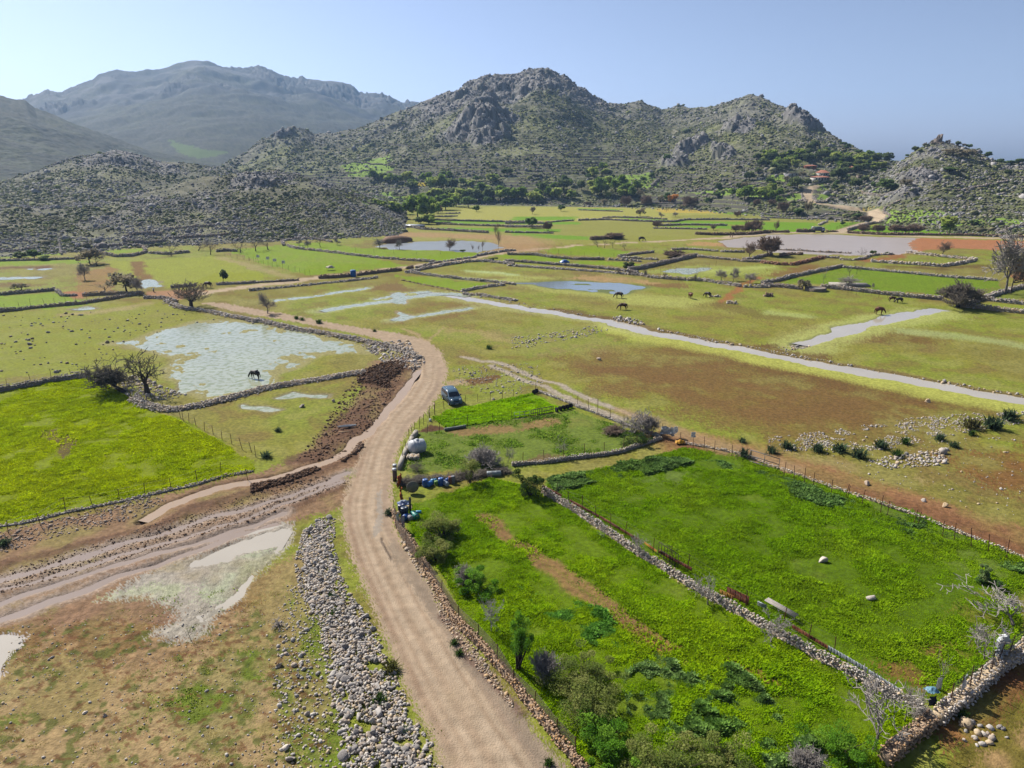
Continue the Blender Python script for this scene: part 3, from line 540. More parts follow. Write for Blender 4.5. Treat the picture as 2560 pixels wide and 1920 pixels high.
# ditch and ruts full of brown water
DITCH = [(902, 797), (880, 822), (860, 860), (838, 885), (800, 930), (760, 965), (730, 988), (690, 1005), (640, 1022), (560, 1040), (470, 1055), (400, 1078), (350, 1097), (300, 1125)]
carve_line('W', DITCH, 1.15, .3, -.02, .35, S(150, 125, 105))
RUTS = [([(760, 1022), (720, 1040), (640, 1068), (560, 1090), (480, 1112), (400, 1140), (300, 1165), (200, 1195), (100, 1225), (-80, 1275)], .7), ([(740, 1040), (640, 1082), (560, 1108), (440, 1150), (330, 1180), (200, 1215), (60, 1260), (-80, 1290)], .5),
        ([(620, 1105), (540, 1135), (450, 1165), (330, 1195), (230, 1225), (150, 1250), (0, 1305), (-80, 1330)], .7), ([(600, 1130), (480, 1165), (330, 1225), (230, 1255), (120, 1295), (0, 1335), (-80, 1355)], .8)]
for pts, wd in RUTS: stripe('W', pts, wd * 2.6, S(182, 160, 140), .6, .85, wet=.4, rgh=.3); carve_line('W', pts, wd, .07, .02, .4, S(160, 142, 130))
ditch_end = len(WATER)
FAN = [(640, 1122), (600, 1130), (450, 1190), (330, 1240), (230, 1285), (200, 1300), (300, 1295), (385, 1320), (375, 1345), (320, 1372), (350, 1385), (420, 1380), (500, 1310), (560, 1250), (610, 1190)]
fill('W', FAN, S(178, 168, 150), .4, .95, wet=.6, rgh=.35, mo=(.25, .5, .6)); fill('W', [(470, 1215), (560, 1190), (590, 1180), (540, 1260), (480, 1310), (420, 1290)], S(178, 185, 145), .6, .8, mo=(.35, .55, .2)); fill('W', [(200, 1290), (400, 1260), (380, 1300), (240, 1305)], S(170, 180, 130), .4, .6, mo=(.4, .6, 0))
idx, sd_ = carve_poly('W', [(640, 1130), (560, 1150), (450, 1195), (380, 1235), (480, 1215), (590, 1180), (560, 1240), (480, 1300), (430, 1330), (440, 1345), (520, 1290), (580, 1220)], .02, .035, .4, .6); ZN[idx] += (sd_ > 0) * (fbm(xn[idx] / 1.0, yn[idx] / 1.6, 4, 97) - .46) * .26
PUD = [(-120, 1360), (0, 1366), (70, 1368), (60, 1390), (35, 1420), (0, 1462), (-120, 1540)]
fill('W', PUD, S(200, 190, 185), .3, 1, wet=.8, rgh=.4); idx, sd_ = carve_poly('W', PUD, .02, .04, .3, .5); ZN[idx] += (sd_ > 0) * (fbm(xn[idx] / .8, yn[idx] / .8, 3, 99) - .5) * .12
pud_end = len(WATER)
# ponds
POND_R = [(-440, 428), (-330, 412), (-200, 396), (-60, 384), (0, 374), (200, 368), (480, 364), (700, 376), (1000, 390), (1300, 400), (1240, 425), (1205, 452), (1215, 485), (1240, 505), (1160, 535), (720, 545), (100, 525), (-60, 495), (-200, 486), (-360, 480), (-385, 455)]
POND_L = [(1040, 472), (1180, 448), (1400, 434), (1700, 420), (2030, 440), (2120, 470), (2020, 510), (1900, 520), (1500, 498), (1200, 492)]
stripe('A2', [(1300, 370), (1700, 380), (2212, 400), (2300, 440), (2212, 490)], 22, S(188, 150, 108), 6, .8); fill('A2', [(1250, 400), (1700, 395), (1700, 420), (1250, 445), (1150, 450)], S(165, 160, 80), 2, .8)
carve_poly('A4', POND_R, .5, -.06, 2.5, 1.2, S(170, 135, 110)); carve_poly('A2', POND_L, .5, -.06, 2.5, 1.2, S(160, 140, 110))
# rough relief of mud
ZN += (fbm(xn / .55, yn / .55, 4, 111) - .45) * RN * .42 * (dn < 160) * (.15 + .85 * MS); Z[IN] -= mic[IN] * (1 - MS) * (KH[IN] < 0)
far_h = KH[IN] >= 0
Z[IN] = Z[IN] + ZN * (1 - ss(0, .05, TH[IN]) * far_h)
# ---- hills colours
sh_g = alb(96, 98, 70); sh_o = alb(120, 118, 88); sh_d = alb(66, 74, 52); rk_c = alb(148, 144, 140); rk_d = alb(110, 106, 104); grs = alb(132, 136, 78)
n3 = fbm(X / 7, Y / 7, 4, 71); n4 = fbm(X / 2.6, Y / 2.6, 2, 72); n5 = fbm(X / 40, Y / 40, 4, 73)
H = sh_g[None] * (1 - ss(.45, .6, n3))[:, None] + sh_o[None] * ss(.45, .6, n3)[:, None]
def hb(a, c):
    global H; H = H * (1 - a[:, None]) + np.asarray(c) * a[:, None]
hb(ss(.5, .62, n5) * .6, grs); hb(ss(.56, .64, n4) * .7, sh_d); hb(ss(.58, .7, 1 - n4) * .45, rk_c)
hb(ter * .35, alb(150, 160, 84)); hb(ter * ss(.42, .6, stf) * (1 - ss(.92, 1, stf)) * .95, alb(96, 92, 86))
hb((KH == 4) * .25 + (KH == 5) * .3, alb(128, 122, 108)); hb((KH == 0) * .35, alb(112, 104, 84))
hb(np.clip(RK * 1.3, 0, 1) * (.6 + .4 * ss(.35, .5, n3)), rk_c); hb(RK * ss(.55, .65, n4), rk_d); hb(cl(0, .55, .7) * ss(.42, .55, fbm(X / 90, Y / 90, 4, 3)) * .8, alb(84, 84, 88)); hb(cl(0, .6, .8) * ss(.55, .62, fbm(X / 60, Y / 90, 4, 13)) * .6, alb(170, 164, 160)); hb(RK * (1 - ss(0, .12, he)) * .5, sh_d)
def hpatch(reg, pts, col, al=.8):
    global H
    w_ = P(reg, pts)[:, :2]; lo, hi = w_.min(0), w_.max(0); i_ = np.nonzero((X > lo[0]) & (X < hi[0]) & (Y > lo[1]) & (Y < hi[1]))[0]
    n_ = (fbm(X[i_] / 12, Y[i_] / 12, 3, 80) - .5) * 14; i_ = i_[pip(X[i_] + n_, Y[i_] + n_, w_)]; H[i_] = H[i_] * (1 - al) + np.asarray(col) * al
GG = S(138, 168, 62)
for reg, pts in [('T1', [(1450, 865), (1800, 960), (2000, 970), (1850, 1010), (1700, 1030), (1560, 990), (1500, 940)]), ('T2', [(740, 1090), (830, 1060), (1150, 1000), (1200, 1120), (1100, 1150), (850, 1170)]), ('T2', [(940, 1360), (1050, 1310), (1330, 1370), (1330, 1400), (1000, 1440)]),
                 ('T2', [(1380, 1240), (1500, 1235), (1500, 1252), (1380, 1255)]), ('T3', [(760, 1180), (1020, 1170), (1200, 1150), (1250, 1280), (1000, 1270), (800, 1210)]), ('T3', [(1550, 1320), (1700, 1290), (2100, 1260), (2212, 1290), (2212, 1340), (1600, 1330)]),
                 ('T4', [(130, 1340), (260, 1300), (300, 1360), (150, 1430)]), ('T4', [(390, 1260), (540, 1215), (540, 1240), (430, 1310)]), ('T4', [(790, 1290), (960, 1290), (960, 1330), (800, 1310)]), ('T4', [(410, 1360), (560, 1310), (620, 1320), (480, 1380)]), ('T4', [(670, 1200), (740, 1195), (740, 1225), (680, 1225)]),
                 ('T4', [(1030, 1480), (1300, 1450), (1700, 1540), (2212, 1560), (2212, 1640), (1000, 1600)]), ('T4', [(0, 1170), (250, 1160), (120, 1240), (0, 1240)])]:
    hpatch(reg, pts, GG, .8)
hpatch('T2', [(1380, 1240), (1500, 1235), (1500, 1252), (1380, 1255)], S(200, 175, 60), .9)
hpatch('T4', [(500, 1400), (700, 1340), (900, 1340), (850, 1430), (700, 1440)], S(165, 160, 150), .6); hpatch('T4', [(850, 1430), (920, 1430), (900, 1460), (820, 1450)], S(180, 160, 80), .8)
fh = ss(0.0, .06, TH)[:, None] * (KH >= 0)[:, None]
H = H * 1.3; H = np.where(((KH == 0) | (KH == 1))[:, None], H * [.36, .37, .38], H); C[:] = H; C[IN] = CN * (1 - fh[IN]) + H[IN] * fh[IN]; WET[IN] = WN * (1 - fh[IN, 0])
flatfar = (KH < 0) & ~near; C[flatfar] = alb(160, 162, 84)
# road climbing to the village
i_ = np.nonzero((DV > 300) & (DV < 800) & (X > 80))[0]; d_ = pdist(X[i_], Y[i_], rd3); t_ = 1 - ss(2.2, 3.8, d_); C[i_] = C[i_] * (1 - t_[:, None]) + S(208, 186, 156) * t_[:, None]
ROADV = np.zeros(len(X), bool); ROADV[IN] = ROADN & (TH[IN] <= 0.0001); ROADV[i_[t_ > .5]] = True
for pts in ([(1950, 1030), (1985, 1100), (2010, 1160), (2020, 1220)], [(2085, 1090), (2170, 1170)], [(2010, 1230), (1800, 1275), (1500, 1300)]):
    w_ = P('T3', pts)[:, :2]; d_ = pdist(X, Y, w_); C = np.where((d_ < 1.5)[:, None], rk_c, C)
for pts in ([(740, 950), (950, 880), (1150, 780), (1300, 700), (1500, 640)], [(1100, 900), (1500, 1000)]):
    w_ = P('T2', pts)[:, :2]; d_ = pdist(X, Y, w_); C = np.where((d_ < 1.6)[:, None], alb(95, 92, 82), C); Z = Z + (d_ < 1.5) * 1.2
# pressed smooth roads, no stray bumps
# ---- split one sheet into named pieces
gm = M('ground_mat', attr=True, rough=.9, var=.3, vs=2.6, bump=.8, bs=7)
t_ = gm.node_tree; p_ = t_.nodes['Principled BSDF']; a_ = t_.nodes.new('ShaderNodeAttribute'); a_.attribute_name = 'Wet'
mr_ = t_.nodes.new('ShaderNodeMapRange'); mr_.inputs[3].default_value = .92; mr_.inputs[4].default_value = .18; t_.links.new(a_.outputs['Fac'], mr_.inputs[0]); t_.links.new(mr_.outputs[0], p_.inputs['Roughness']); p_.inputs['Specular IOR Level'].default_value = .08
cfine = t_.nodes.new('ShaderNodeTexNoise'); cfine.inputs['Scale'].default_value = 9; cfine.inputs['Detail'].default_value = 3; t_.links.new(t_.nodes['Texture Coordinate'].outputs['Object'], cfine.inputs['Vector'])
idg = np.arange(NR * NA).reshape(NR, NA)
Q = np.stack([idg[:-1, :-1], idg[:-1, 1:], idg[1:, 1:], idg[1:, :-1]], -1).reshape(-1, 4)[:, ::-1]
kq = KH[Q[:, 0]]; tq = TH[Q[:, 0]]; rq = ROADV[Q].sum(1) >= 3
cls = np.zeros(len(Q), int); cls[(kq >= 0) & (tq > .02)] = 2; cls[(kq <= 1) & (kq >= 0) & (tq > .02)] = 3; cls[rq] = 1
for cid, nm in ((0, 'ground'), (1, 'dirt_road'), (2, 'hills'), (3, 'mountains')):
    q = Q[cls == cid]; u, inv = np.unique(q, return_inverse=True)
    o = mk(nm, np.c_[X, Y, Z][u], inv.reshape(-1, 4), gm if cid != 1 else M('road_mat', attr=True, rough=.95, var=.13, vs=1.6, bump=.6, bs=9, spec=.05), smooth=True, col=C[u], attrs={'Wet': WET[u]}); tagit(o, kind='structure')
# fast height lookup for placing things on the real sheet
Zg = Z.reshape(NR, NA)
def GZ(x, y):
    x = np.asarray(x, float); y = np.asarray(y, float); a = np.arctan2(x, y); d = np.hypot(x, y)
    fi = np.interp(d, dg, np.arange(NR)); fj = (a - azg[0]) / (azg[1] - azg[0])
    i = np.clip(fi.astype(int), 0, NR - 2); j = np.clip(fj.astype(int), 0, NA - 2); u = np.clip(fi - i, 0, 1); v = np.clip(fj - j, 0, 1)
    return (Zg[i, j] * (1 - u) * (1 - v) + Zg[i + 1, j] * u * (1 - v) + Zg[i, j + 1] * (1 - u) * v + Zg[i + 1, j + 1] * u * v)
_P0 = P
def P(reg, pts):
    o = _P0(reg, pts); o[:, 2] = GZ(o[:, 0], o[:, 1]); return o
# ---- water sheets
from mathutils.geometry import tessellate_polygon
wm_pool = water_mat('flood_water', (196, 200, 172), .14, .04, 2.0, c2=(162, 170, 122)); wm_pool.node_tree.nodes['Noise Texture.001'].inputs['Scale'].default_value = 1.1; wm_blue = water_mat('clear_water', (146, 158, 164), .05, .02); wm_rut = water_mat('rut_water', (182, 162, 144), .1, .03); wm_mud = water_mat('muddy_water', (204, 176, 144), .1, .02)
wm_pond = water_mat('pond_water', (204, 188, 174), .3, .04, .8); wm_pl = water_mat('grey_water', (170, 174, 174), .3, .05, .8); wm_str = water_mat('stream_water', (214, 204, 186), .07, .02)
names = {}
def sheet(k, nm, mat):
    w_ = WATER[k]; p = w_[1]; zl = w_[-1] + (k % 7) * .004
    if w_[0] == 'poly':
        tr = tessellate_polygon([[Vector((a, b, 0)) for a, b in p]]); V = np.c_[p, np.full(len(p), zl + .0)]; F = np.array(tr)
        nrm = np.cross(V[F[:, 1]] - V[F[:, 0]], V[F[:, 2]] - V[F[:, 0]])[:, 2]; F[nrm < 0] = F[nrm < 0][:, ::-1]
    else:
        t = np.gradient(p, axis=0); t /= np.linalg.norm(t, axis=1, keepdims=True); n = np.c_[-t[:, 1], t[:, 0]] * w_[2]
        V = np.r_[np.c_[p + n, np.full(len(p), zl)], np.c_[p - n, np.full(len(p), zl)]]; m_ = len(p); F = np.array([(i, i + m_, i + m_ + 1, i + 1) for i in range(m_ - 1)])
    tagit(mk(nm, V, F, mat), kind='structure')
for k in range(len(WATER)):
    if k in (0, 1): sheet(k, 'stream', wm_str)
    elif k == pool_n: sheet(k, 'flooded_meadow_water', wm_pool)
    elif k == blue_n: sheet(k, 'water', wm_blue)
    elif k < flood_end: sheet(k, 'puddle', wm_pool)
    elif k == flood_end: sheet(k, 'ditch_water', wm_mud)
    elif k < ditch_end: sheet(k, 'puddle', wm_rut)
    elif k < pud_end: sheet(k, 'puddle', wm_str)
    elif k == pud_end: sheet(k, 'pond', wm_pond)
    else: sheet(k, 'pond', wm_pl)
# ------------------------------------------------------------------ uncountable cover: crops, scrub, loose stone
def shade(c, n, v=.18, g=None): g = g or rng; return np.clip(np.asarray(c)[None] * (1 + g.normal(0, v, (n, 1))), 0, 1)
def inpoly(reg, pts, n, raw=False):
    """n points spread evenly over a ground polygon"""
    w_ = np.asarray(pts, float) if raw else P(reg, pts)[:, :2]; lo, hi = w_.min(0), w_.max(0); out = np.zeros((0, 2))
    while len(out) < n:
        q = rng.uniform(lo, hi, (n * 2, 2)); out = np.r_[out, q[pip(q[:, 0], q[:, 1], w_)]]
    return out[:n]
def area(p): return .5 * abs(np.sum(p[:, 0] * np.roll(p[:, 1], -1) - np.roll(p[:, 0], -1) * p[:, 1]))
def leafy(pos, size, lean=.5, up=1.0, seed=0, w=.35):
    """leaf blades: one narrow triangle pair each, bending outwards; pos (n,3), size (n,)"""
    g = np.random.default_rng(seed); n = len(pos); a = g.uniform(0, 6.283, n); l = np.abs(g.normal(0, lean, n))
    dx = np.c_[np.cos(a) * np.sin(l), np.sin(a) * np.sin(l), np.cos(l) * up]; s_ = np.c_[-np.sin(a), np.cos(a), np.zeros(n)]
    b = pos; m = pos + dx * size[:, None] * .6; t = pos + dx * size[:, None] + np.c_[np.cos(a), np.sin(a), -.3 * np.ones(n)] * (size * .25)[:, None]
    hw = s_ * (size * w * .5)[:, None]
    V = np.stack([b - hw * .6, b + hw * .6, m + hw, m - hw, t], 1).reshape(-1, 3); o = np.arange(n)[:, None] * 5
    return V, [np.concatenate([o + [0, 1, 2, 3]]), np.concatenate([o + [3, 2, 4]])]
def Cat(x, y):
    a = np.arctan2(x, y); d = np.hypot(x, y); i = np.interp(d, dg, np.arange(NR)).astype(int); j = np.clip((a - azg[0]) / (azg[1] - azg[0]), 0, NA - 1).astype(int); return C.reshape(NR, NA, 3)[i, j]
m_grass = M('crop_leaf', attr=True, rough=.9, var=.12, vs=.6, transl=.45, spec=.03)
def crop(name, label, reg, pts, n, h, cols, pn=(.3, .45), seed=1, w=.35, lean=.55, raw=False, clump=3.0, cat='grass'):
    p = inpoly(reg, pts, n, raw); q = fbm(p[:, 0] / clump, p[:, 1] / clump, 4, seed); gc = Cat(p[:, 0], p[:, 1]); keep = (q + rng.normal(0, .04, n) > pn[0]) & ((gc[:, 0] < gc[:, 1] * 1.04) | (rng.uniform(0, 1, n) < .12) | (cat == 'dry')); p = p[keep]; q = q[keep]
    z = GZ(p[:, 0], p[:, 1]); q2 = fbm(p[:, 0] / (clump * .3), p[:, 1] / (clump * .3), 3, seed + 5)
    hh = h * (.85 + .35 * ss(.4, .62, fbm(p[:, 0] / .9, p[:, 1] / .9, 3, seed + 11))) * (.35 + .9 * ss(pn[0], pn[1] + .15, q)) * (.6 + .8 * q2); V, F = leafy(np.c_[p, z - .03], hh, lean, 1, seed, w)
    c0, c1, c2 = [np.asarray(c) for c in cols]; t = ss(.35, .65, fbm(p[:, 0] / 6, p[:, 1] / 6, 3, seed + 9))[:, None]; C_ = c0 * (1 - t) + c1 * t
    u = rng.uniform(0, 1, (len(p), 1)); k1 = ss(.38, .6, fbm(p[:, 0] / .9, p[:, 1] / .9, 3, seed + 11))[:, None]; k2 = ss(.45, .65, fbm(p[:, 0] / 3.2, p[:, 1] / 3.2, 3, seed + 12))[:, None]; C_ = C_ * (1 - k2 * .35) + np.asarray(c2) * k2 * .35; C_ = np.array([2.6, 2.7, 2.4]) * np.where(u < .12, c2, C_) * (.9 + .18 * k1) * (1 + rng.normal(0, .12, (len(p), 1)))
    return tagit(mk(name, V, F, m_grass, col=np.clip(rep(C_, 5), 0, 1)), label, 'grass' if cat == 'dry' else cat, kind='stuff')
crop('grass', 'bright yellow-green crop in the fenced field on the left', 'W', [(-60, 870)] + LF[1:-1] + [(-60, 1160)], 260000, .19, (S(164, 172, 10), S(156, 168, 8), S(124, 140, 10)), (.27, .4), 3, .45, .6)
crop('grass', 'tall green crop in the large field on the right', 'W', RF, 270000, .18, (S(114, 144, 12), S(126, 150, 20), S(92, 120, 12)), (.3, .42), 13, .3, .6)
crop('grass', 'bright green herbs between the roadside wall and the diagonal wall', 'W', MF, 270000, .2, (S(126, 154, 14), S(138, 160, 16), S(100, 130, 16)), (.34, .46), 23, .32, .6)
crop('grass', 'bright lime grass in the small paddock beside the van', 'W', PK, 30000, .22, (S(146, 176, 6), S(132, 164, 8), S(108, 142, 10)), (.2, .3), 33, .5, .6)
crop('weeds', 'patchy low weeds in the paddock with the white tank', 'W', PD, 26000, .18, (S(108, 130, 40), S(120, 142, 50), S(70, 100, 34)), (.47, .55), 43, .6, .8, cat='weeds')
crop('weeds', 'grey-green thistles along the foot of the low paddock wall', 'W', [(1185, 1040), (1430, 985), (1500, 1000), (1440, 1020), (1300, 1042), (1200, 1065)], 16000, .34, (S(98, 122, 58), S(108, 132, 74), S(58, 84, 38)), (.4, .5), 53, .6, .7, cat='weeds')
crop('weeds', 'thistles along the inside of the long wire fence', 'W', [(1520, 990), (1760, 1050), (1960, 1115), (2212, 1220), (2212, 1245), (1950, 1160), (1700, 1070), (1500, 1010)], 14000, .34, (S(98, 122, 56), S(106, 132, 72), S(58, 84, 38)), (.46, .54), 63, .6, .7, cat='weeds')
crop('weeds', 'blue-green broad-leaved weeds in the bottom of the middle field', 'C3', [(950, 900), (1300, 620), (1500, 900), (1900, 800), (2300, 1100), (2700, 1500), (2600, 1900), (1500, 1900), (1300, 1500), (1000, 1200)], 70000, .34, (S(100, 128, 58), S(122, 144, 86), S(70, 98, 44)), (.48, .6), 73, .55, .35, clump=1.3, cat='weeds')
crop('weeds', 'broad-leaved weeds beside the brown strip in the middle field', 'C3', [(50, 100), (600, 50), (900, 450), (1100, 650), (700, 620), (300, 400)], 16000, .34, (S(98, 134, 46), S(108, 150, 60), S(58, 96, 30)), (.44, .52), 83, .55, .6, cat='weeds')
crop('grass', 'short sparse grass beside the heap of stones', 'C2', [(-900, 200), (800, 0), (1250, 700), (1800, 1700), (-1200, 1700)], 24000, .10, (S(120, 135, 48), S(150, 148, 70), S(90, 105, 40)), (.5, .56), 93, .6, .9, clump=2)
# hillside scrub and boulders
m_scr = M('scrub', attr=True, rough=.9, var=.25, vs=.8, spec=.05); m_rock = M('limestone', attr=True, rough=.9, var=.22, vs=1.6, bump=.6, bs=3, spec=.1)
def hillpts(n, dlo, dhi, fn, seed):
    g = np.random.default_rng(seed); a = g.uniform(R(-42), R(42), n); d = np.exp(g.uniform(math.log(dlo), math.log(dhi), n)); x, y = np.sin(a) * d, np.cos(a) * d
    _, k, t = hillz(x, y); z = GZ(x, y); m = fn(x, y, z, d, k, t, g); rd = pdist(x, y, rd3); m &= rd > 5
    return x[m], y[m], z[m], d[m], k[m]
def RKat(x, y):
    a = np.arctan2(x, y); d = np.hypot(x, y); i = np.interp(d, dg, np.arange(NR)).astype(int); j = np.clip((a - azg[0]) / (azg[1] - azg[0]), 0, NA - 1).astype(int); return RK.reshape(NR, NA)[i, j]
def GAat(G, x, y):
    a = np.arctan2(x, y); d = np.hypot(x, y); i = np.interp(d, dg, np.arange(NR)).astype(int); j = np.clip((a - azg[0]) / (azg[1] - azg[0]), 0, NA - 1).astype(int); return G.reshape(NR, NA)[i, j]
TRat = lambda x, y: GAat(ter, x, y)
SFat = lambda x, y: GAat(stf, x, y)
x, y, z, d, k = hillpts(300000, 300, 1150, lambda x, y, z, d, k, t, g: (k >= 2) & (t > .03) & (fbm(x / 18, y / 18, 3, 7) + g.normal(0, .08, len(x)) > .42) & (g.uniform(0, 1, len(x)) > RKat(x, y) * .9) & ((TRat(x, y) < .2) | ((SFat(x, y) > .45) & (SFat(x, y) < .95)) | (g.uniform(0, 1, len(x)) < .2)), 5)
s_ = rng.lognormal(0, .5, len(x)) * (.24 + d * .0005) * np.where(k >= 4, .8, 1); V, F = scatter(ICO_V, ICO_F, np.c_[x, y, z + s_ * .25], np.c_[s_, s_, s_ * .55], .38, .3, 6)
cc = np.array([S(74, 80, 54), S(92, 96, 66), S(104, 104, 76), S(88, 84, 64), S(112, 116, 70)])[rng.integers(0, 5, len(x))] * 2.2 * (1 + rng.normal(0, .12, (len(x), 1)))
tagit(mk('scrub', V, F, m_scr, col=rep(np.clip(cc, 0, 1), 12)), 'low dark scrub covering the hillsides round the valley', 'scrub', kind='stuff')
x, y, z, d, k = hillpts(330000, 298, 1100, lambda x, y, z, d, k, t, g: (k >= 2) & (t > .0) & (g.uniform(0, 1, len(x)) < .10 + .55 * RKat(x, y) + np.where(k >= 4, .5, 0) * ss(.44, .6, fbm(x / 25, y / 25, 4, 5)) + .35 * (k == 3) * ss(.45, .6, fbm(x / 15, y / 15, 3, 6))), 8)
s_ = rng.lognormal(0, .5, len(x)) * (.2 + d * .0005) * np.where(k >= 4, .75, 1); V, F = scatter(BOX_V, ICO_F, np.c_[x, y, z + s_ * .15], np.c_[s_, s_ * .8, s_ * .75], .25, .5, 9)
cc = np.array([S(150, 147, 146), S(166, 162, 158), S(132, 130, 130), S(142, 134, 126)])[rng.integers(0, 4, len(x))] * 1.35 * (1 + rng.normal(0, .1, (len(x), 1)))
tagit(mk('boulders', V, F, m_rock, col=rep(np.clip(cc, 0, 1), 12)), 'grey limestone boulders strewn over the slopes and rocky mounds', 'rocks', kind='stuff')
# ------------------------------------------------------------------ stones: heap by the track, field stones
m_st = M('stone', attr=True, rough=.9, var=.15, vs=5, bump=.5, bs=9, spec=.15)
STC = np.array([S(190, 186, 182), S(176, 172, 168), S(204, 198, 190), S(196, 178, 150), S(160, 156, 154), S(182, 170, 158)])
def stonecol(n, tone=None): 
    c = np.array([1.42, 1.36, 1.28]) * STC[rng.integers(0, 6, n)] * (1 + rng.normal(0, .08, (n, 1)))
    return np.clip(c * (1 if tone is None else np.asarray(tone)), 0, 1)
def lump(pos, s_, seed, asp=.65): return scatter(BOX_V, ICO_F, pos, np.c_[s_, s_ * .75, s_ * asp], .22, .45, seed)
HEAP = [(690, 1120), (725, 1122), (722, 1180), (735, 1230), (760, 1290), (800, 1340), (830, 1400), (860, 1470), (890, 1540), (930, 1610), (965, 1680), (745, 1700), (735, 1600), (715, 1500), (700, 1430), (690, 1350), (650, 1290), (635, 1220), (655, 1150)]
hp = P('W', HEAP)[:, :2]; hs = inpoly('W', HEAP, 9500); e = pdist(hs[:, 0], hs[:, 1], hp, True); ok = (fbm(hs[:, 0] / 1.3, hs[:, 1] / 1.3, 3, 44) > .32) & (rng.uniform(0, 1, len(hs)) < .4 + .6 * ss(0, 1.6, e)) ; hs = hs[ok]; e = e[ok]
hz_ = GZ(hs[:, 0], hs[:, 1]) + ss(0, 2.2, e) * .25 * rng.uniform(0, 1, len(hs)); hsz = np.clip(rng.lognormal(math.log(.085), .42, len(hs)), .045, .3)
o1 = np.argsort(-hsz); bigs, small = o1[:300], o1[300:]
V, F = lump(np.c_[hs[small], hz_[small] + .03], hsz[small], 21); tagit(mk('rubble', V, F, m_st, col=rep(stonecol(len(small)), 12)), 'pale limestone rubble in the long heap left of the dirt track', 'stones', kind='stuff')
protos = []
for k in range(8):
    V, F = scatter(chisel(300 + k) * 1.3, ICO2_F, np.zeros((1, 3)), np.array([[1, rng.uniform(.6, .95), rng.uniform(.5, .8)]]), .05, .3, 300 + k)
    protos.append(mk('stone', V, F, m_st, col=rep(stonecol(1), len(V)), local=True))
for k, i in enumerate(bigs):
    o = protos[k % 8] if k < 8 else protos[k % 8].copy()
    if k >= 8: COL.objects.link(o)
    o.location = (hs[i, 0], hs[i, 1], hz_[i] + hsz[i] * .25); o.scale = (hsz[i] * 1.05,) * 3; o.rotation_euler = (rng.uniform(-.4, .4), rng.uniform(-.4, .4), rng.uniform(0, 6.28))
    tagit(o, 'pale rough limestone in the heap along the left edge of the track', 'stone', 'large stones in the roadside heap')
def rub(label, reg, pts, n, size, seed, tone=None, asp=.65, sp=None, tall=0, cat='stones', name='rubble'):
    p = inpoly(reg, pts, n); s_ = np.clip(rng.lognormal(math.log(size), .4, n), size * .4, size * 3)
    if sp is not None: q = fbm(p[:, 0] / sp, p[:, 1] / sp, 3, seed); m = q > .48; p = p[m]; s_ = s_[m]
    V, F = lump(np.c_[p, GZ(p[:, 0], p[:, 1]) + s_ * .2 + tall * rng.uniform(0, 1, len(p)) ** 2], s_, seed, asp); return tagit(mk(name, V, F, m_st, col=rep(stonecol(len(p), tone), 12)), label, cat, kind='stuff')
rub('small stones scattered on the dry grass at the lower left', 'C1', [(-300, 500), (2500, 200), (2900, 1750), (-300, 1750)], 900, .045, 31)
rub('stray stones lying beside the stone heap', 'C2', [(250, 100), (620, 60), (700, 700), (850, 1700), (150, 1700), (150, 900)], 900, .075, 32)
rub('dark stones scattered in the grazed field on the left', 'A1', [(-200, 1080), (1300, 1020), (1900, 1100), (1200, 1300), (700, 1560), (-200, 1620)], 170, .19, 33, (.6, .6, .62))
rub('stones and pebbles between the van and the side track', 'V', [(600, 0), (2600, -100), (2800, 600), (1500, 620), (1000, 500), (700, 250)], 420, .10, 34)
rub('band of pale stones running across the right meadow', 'B4', [(0, 470), (600, 400), (1400, 280), (2300, 240), (2300, 330), (1700, 430), (1000, 580), (0, 590)], 4200, .075, 35, None, .65, 1.5)
rub('line of white stones below the band in the right meadow', 'B4', [(850, 670), (1540, 560), (1560, 690), (1400, 730), (1000, 740)], 260, .13, 36)
rub('small stones in the meadow right of the long fence', 'B4', [(300, 500), (2300, 450), (2300, 1200), (1600, 1050), (700, 800)], 260, .07, 37)
rub('line of small stones crossing the meadow above the side track', 'A3', [(0, 1260), (350, 1220), (700, 1160), (850, 1190), (650, 1260), (350, 1300), (50, 1370), (0, 1360)], 330, .13, 38)
rub('stones on the bank of the stream by the grazing horses', 'H', [(100, 880), (450, 880), (820, 1000), (800, 1060), (400, 1000), (100, 930)], 90, .20, 39, None, .8, None, .3)
rub('pebbles along the far bank of the stream', 'W', [(980, 632), (1200, 668), (1360, 698), (1370, 704), (1200, 674), (980, 640)], 120, .14, 40)
rub('stones along the far bank of the lower stream', 'W', [(1420, 712), (1700, 765), (2000, 820), (2212, 855), (2212, 860), (2000, 826), (1700, 772), (1420, 720)], 420, .13, 41)
rub('stones edging the junction of the two streams', 'A4', [(80, 1350), (330, 1300), (400, 1330), (150, 1390)], 90, .14, 42)
rub('white stones on the brown ground behind the corner wall', 'Q', [(1080, 1130), (1750, 1100), (2100, 1300), (1750, 1620), (1060, 1600)], 26, .16, 43)
rub('stones round the pair of gnarled trees', 'L', [(820, 560), (1200, 560), (1500, 720), (2000, 900), (1600, 1000), (900, 900)], 520, .13, 44)
rub('clods and stones beside the ditch', 'W', [(780, 800), (880, 775), (880, 800), (800, 930), (690, 1000), (640, 1000)], 1300, .10, 45, (.3, .2, .15))
rub('mud clods on the ridges between the wheel ruts', 'W', [(760, 1040), (700, 1070), (540, 1130), (300, 1200), (0, 1290), (0, 1240), (300, 1150), (500, 1085), (690, 1030)], 2600, .05, 46, (.44, .33, .26))
rub('cobbles between the lush field and the muddy ditch', 'B1', [(0, 1290), (700, 1130), (1300, 980), (1450, 1010), (1150, 1180), (500, 1330), (0, 1480)], 900, .07, 47, (.8, .72, .66))
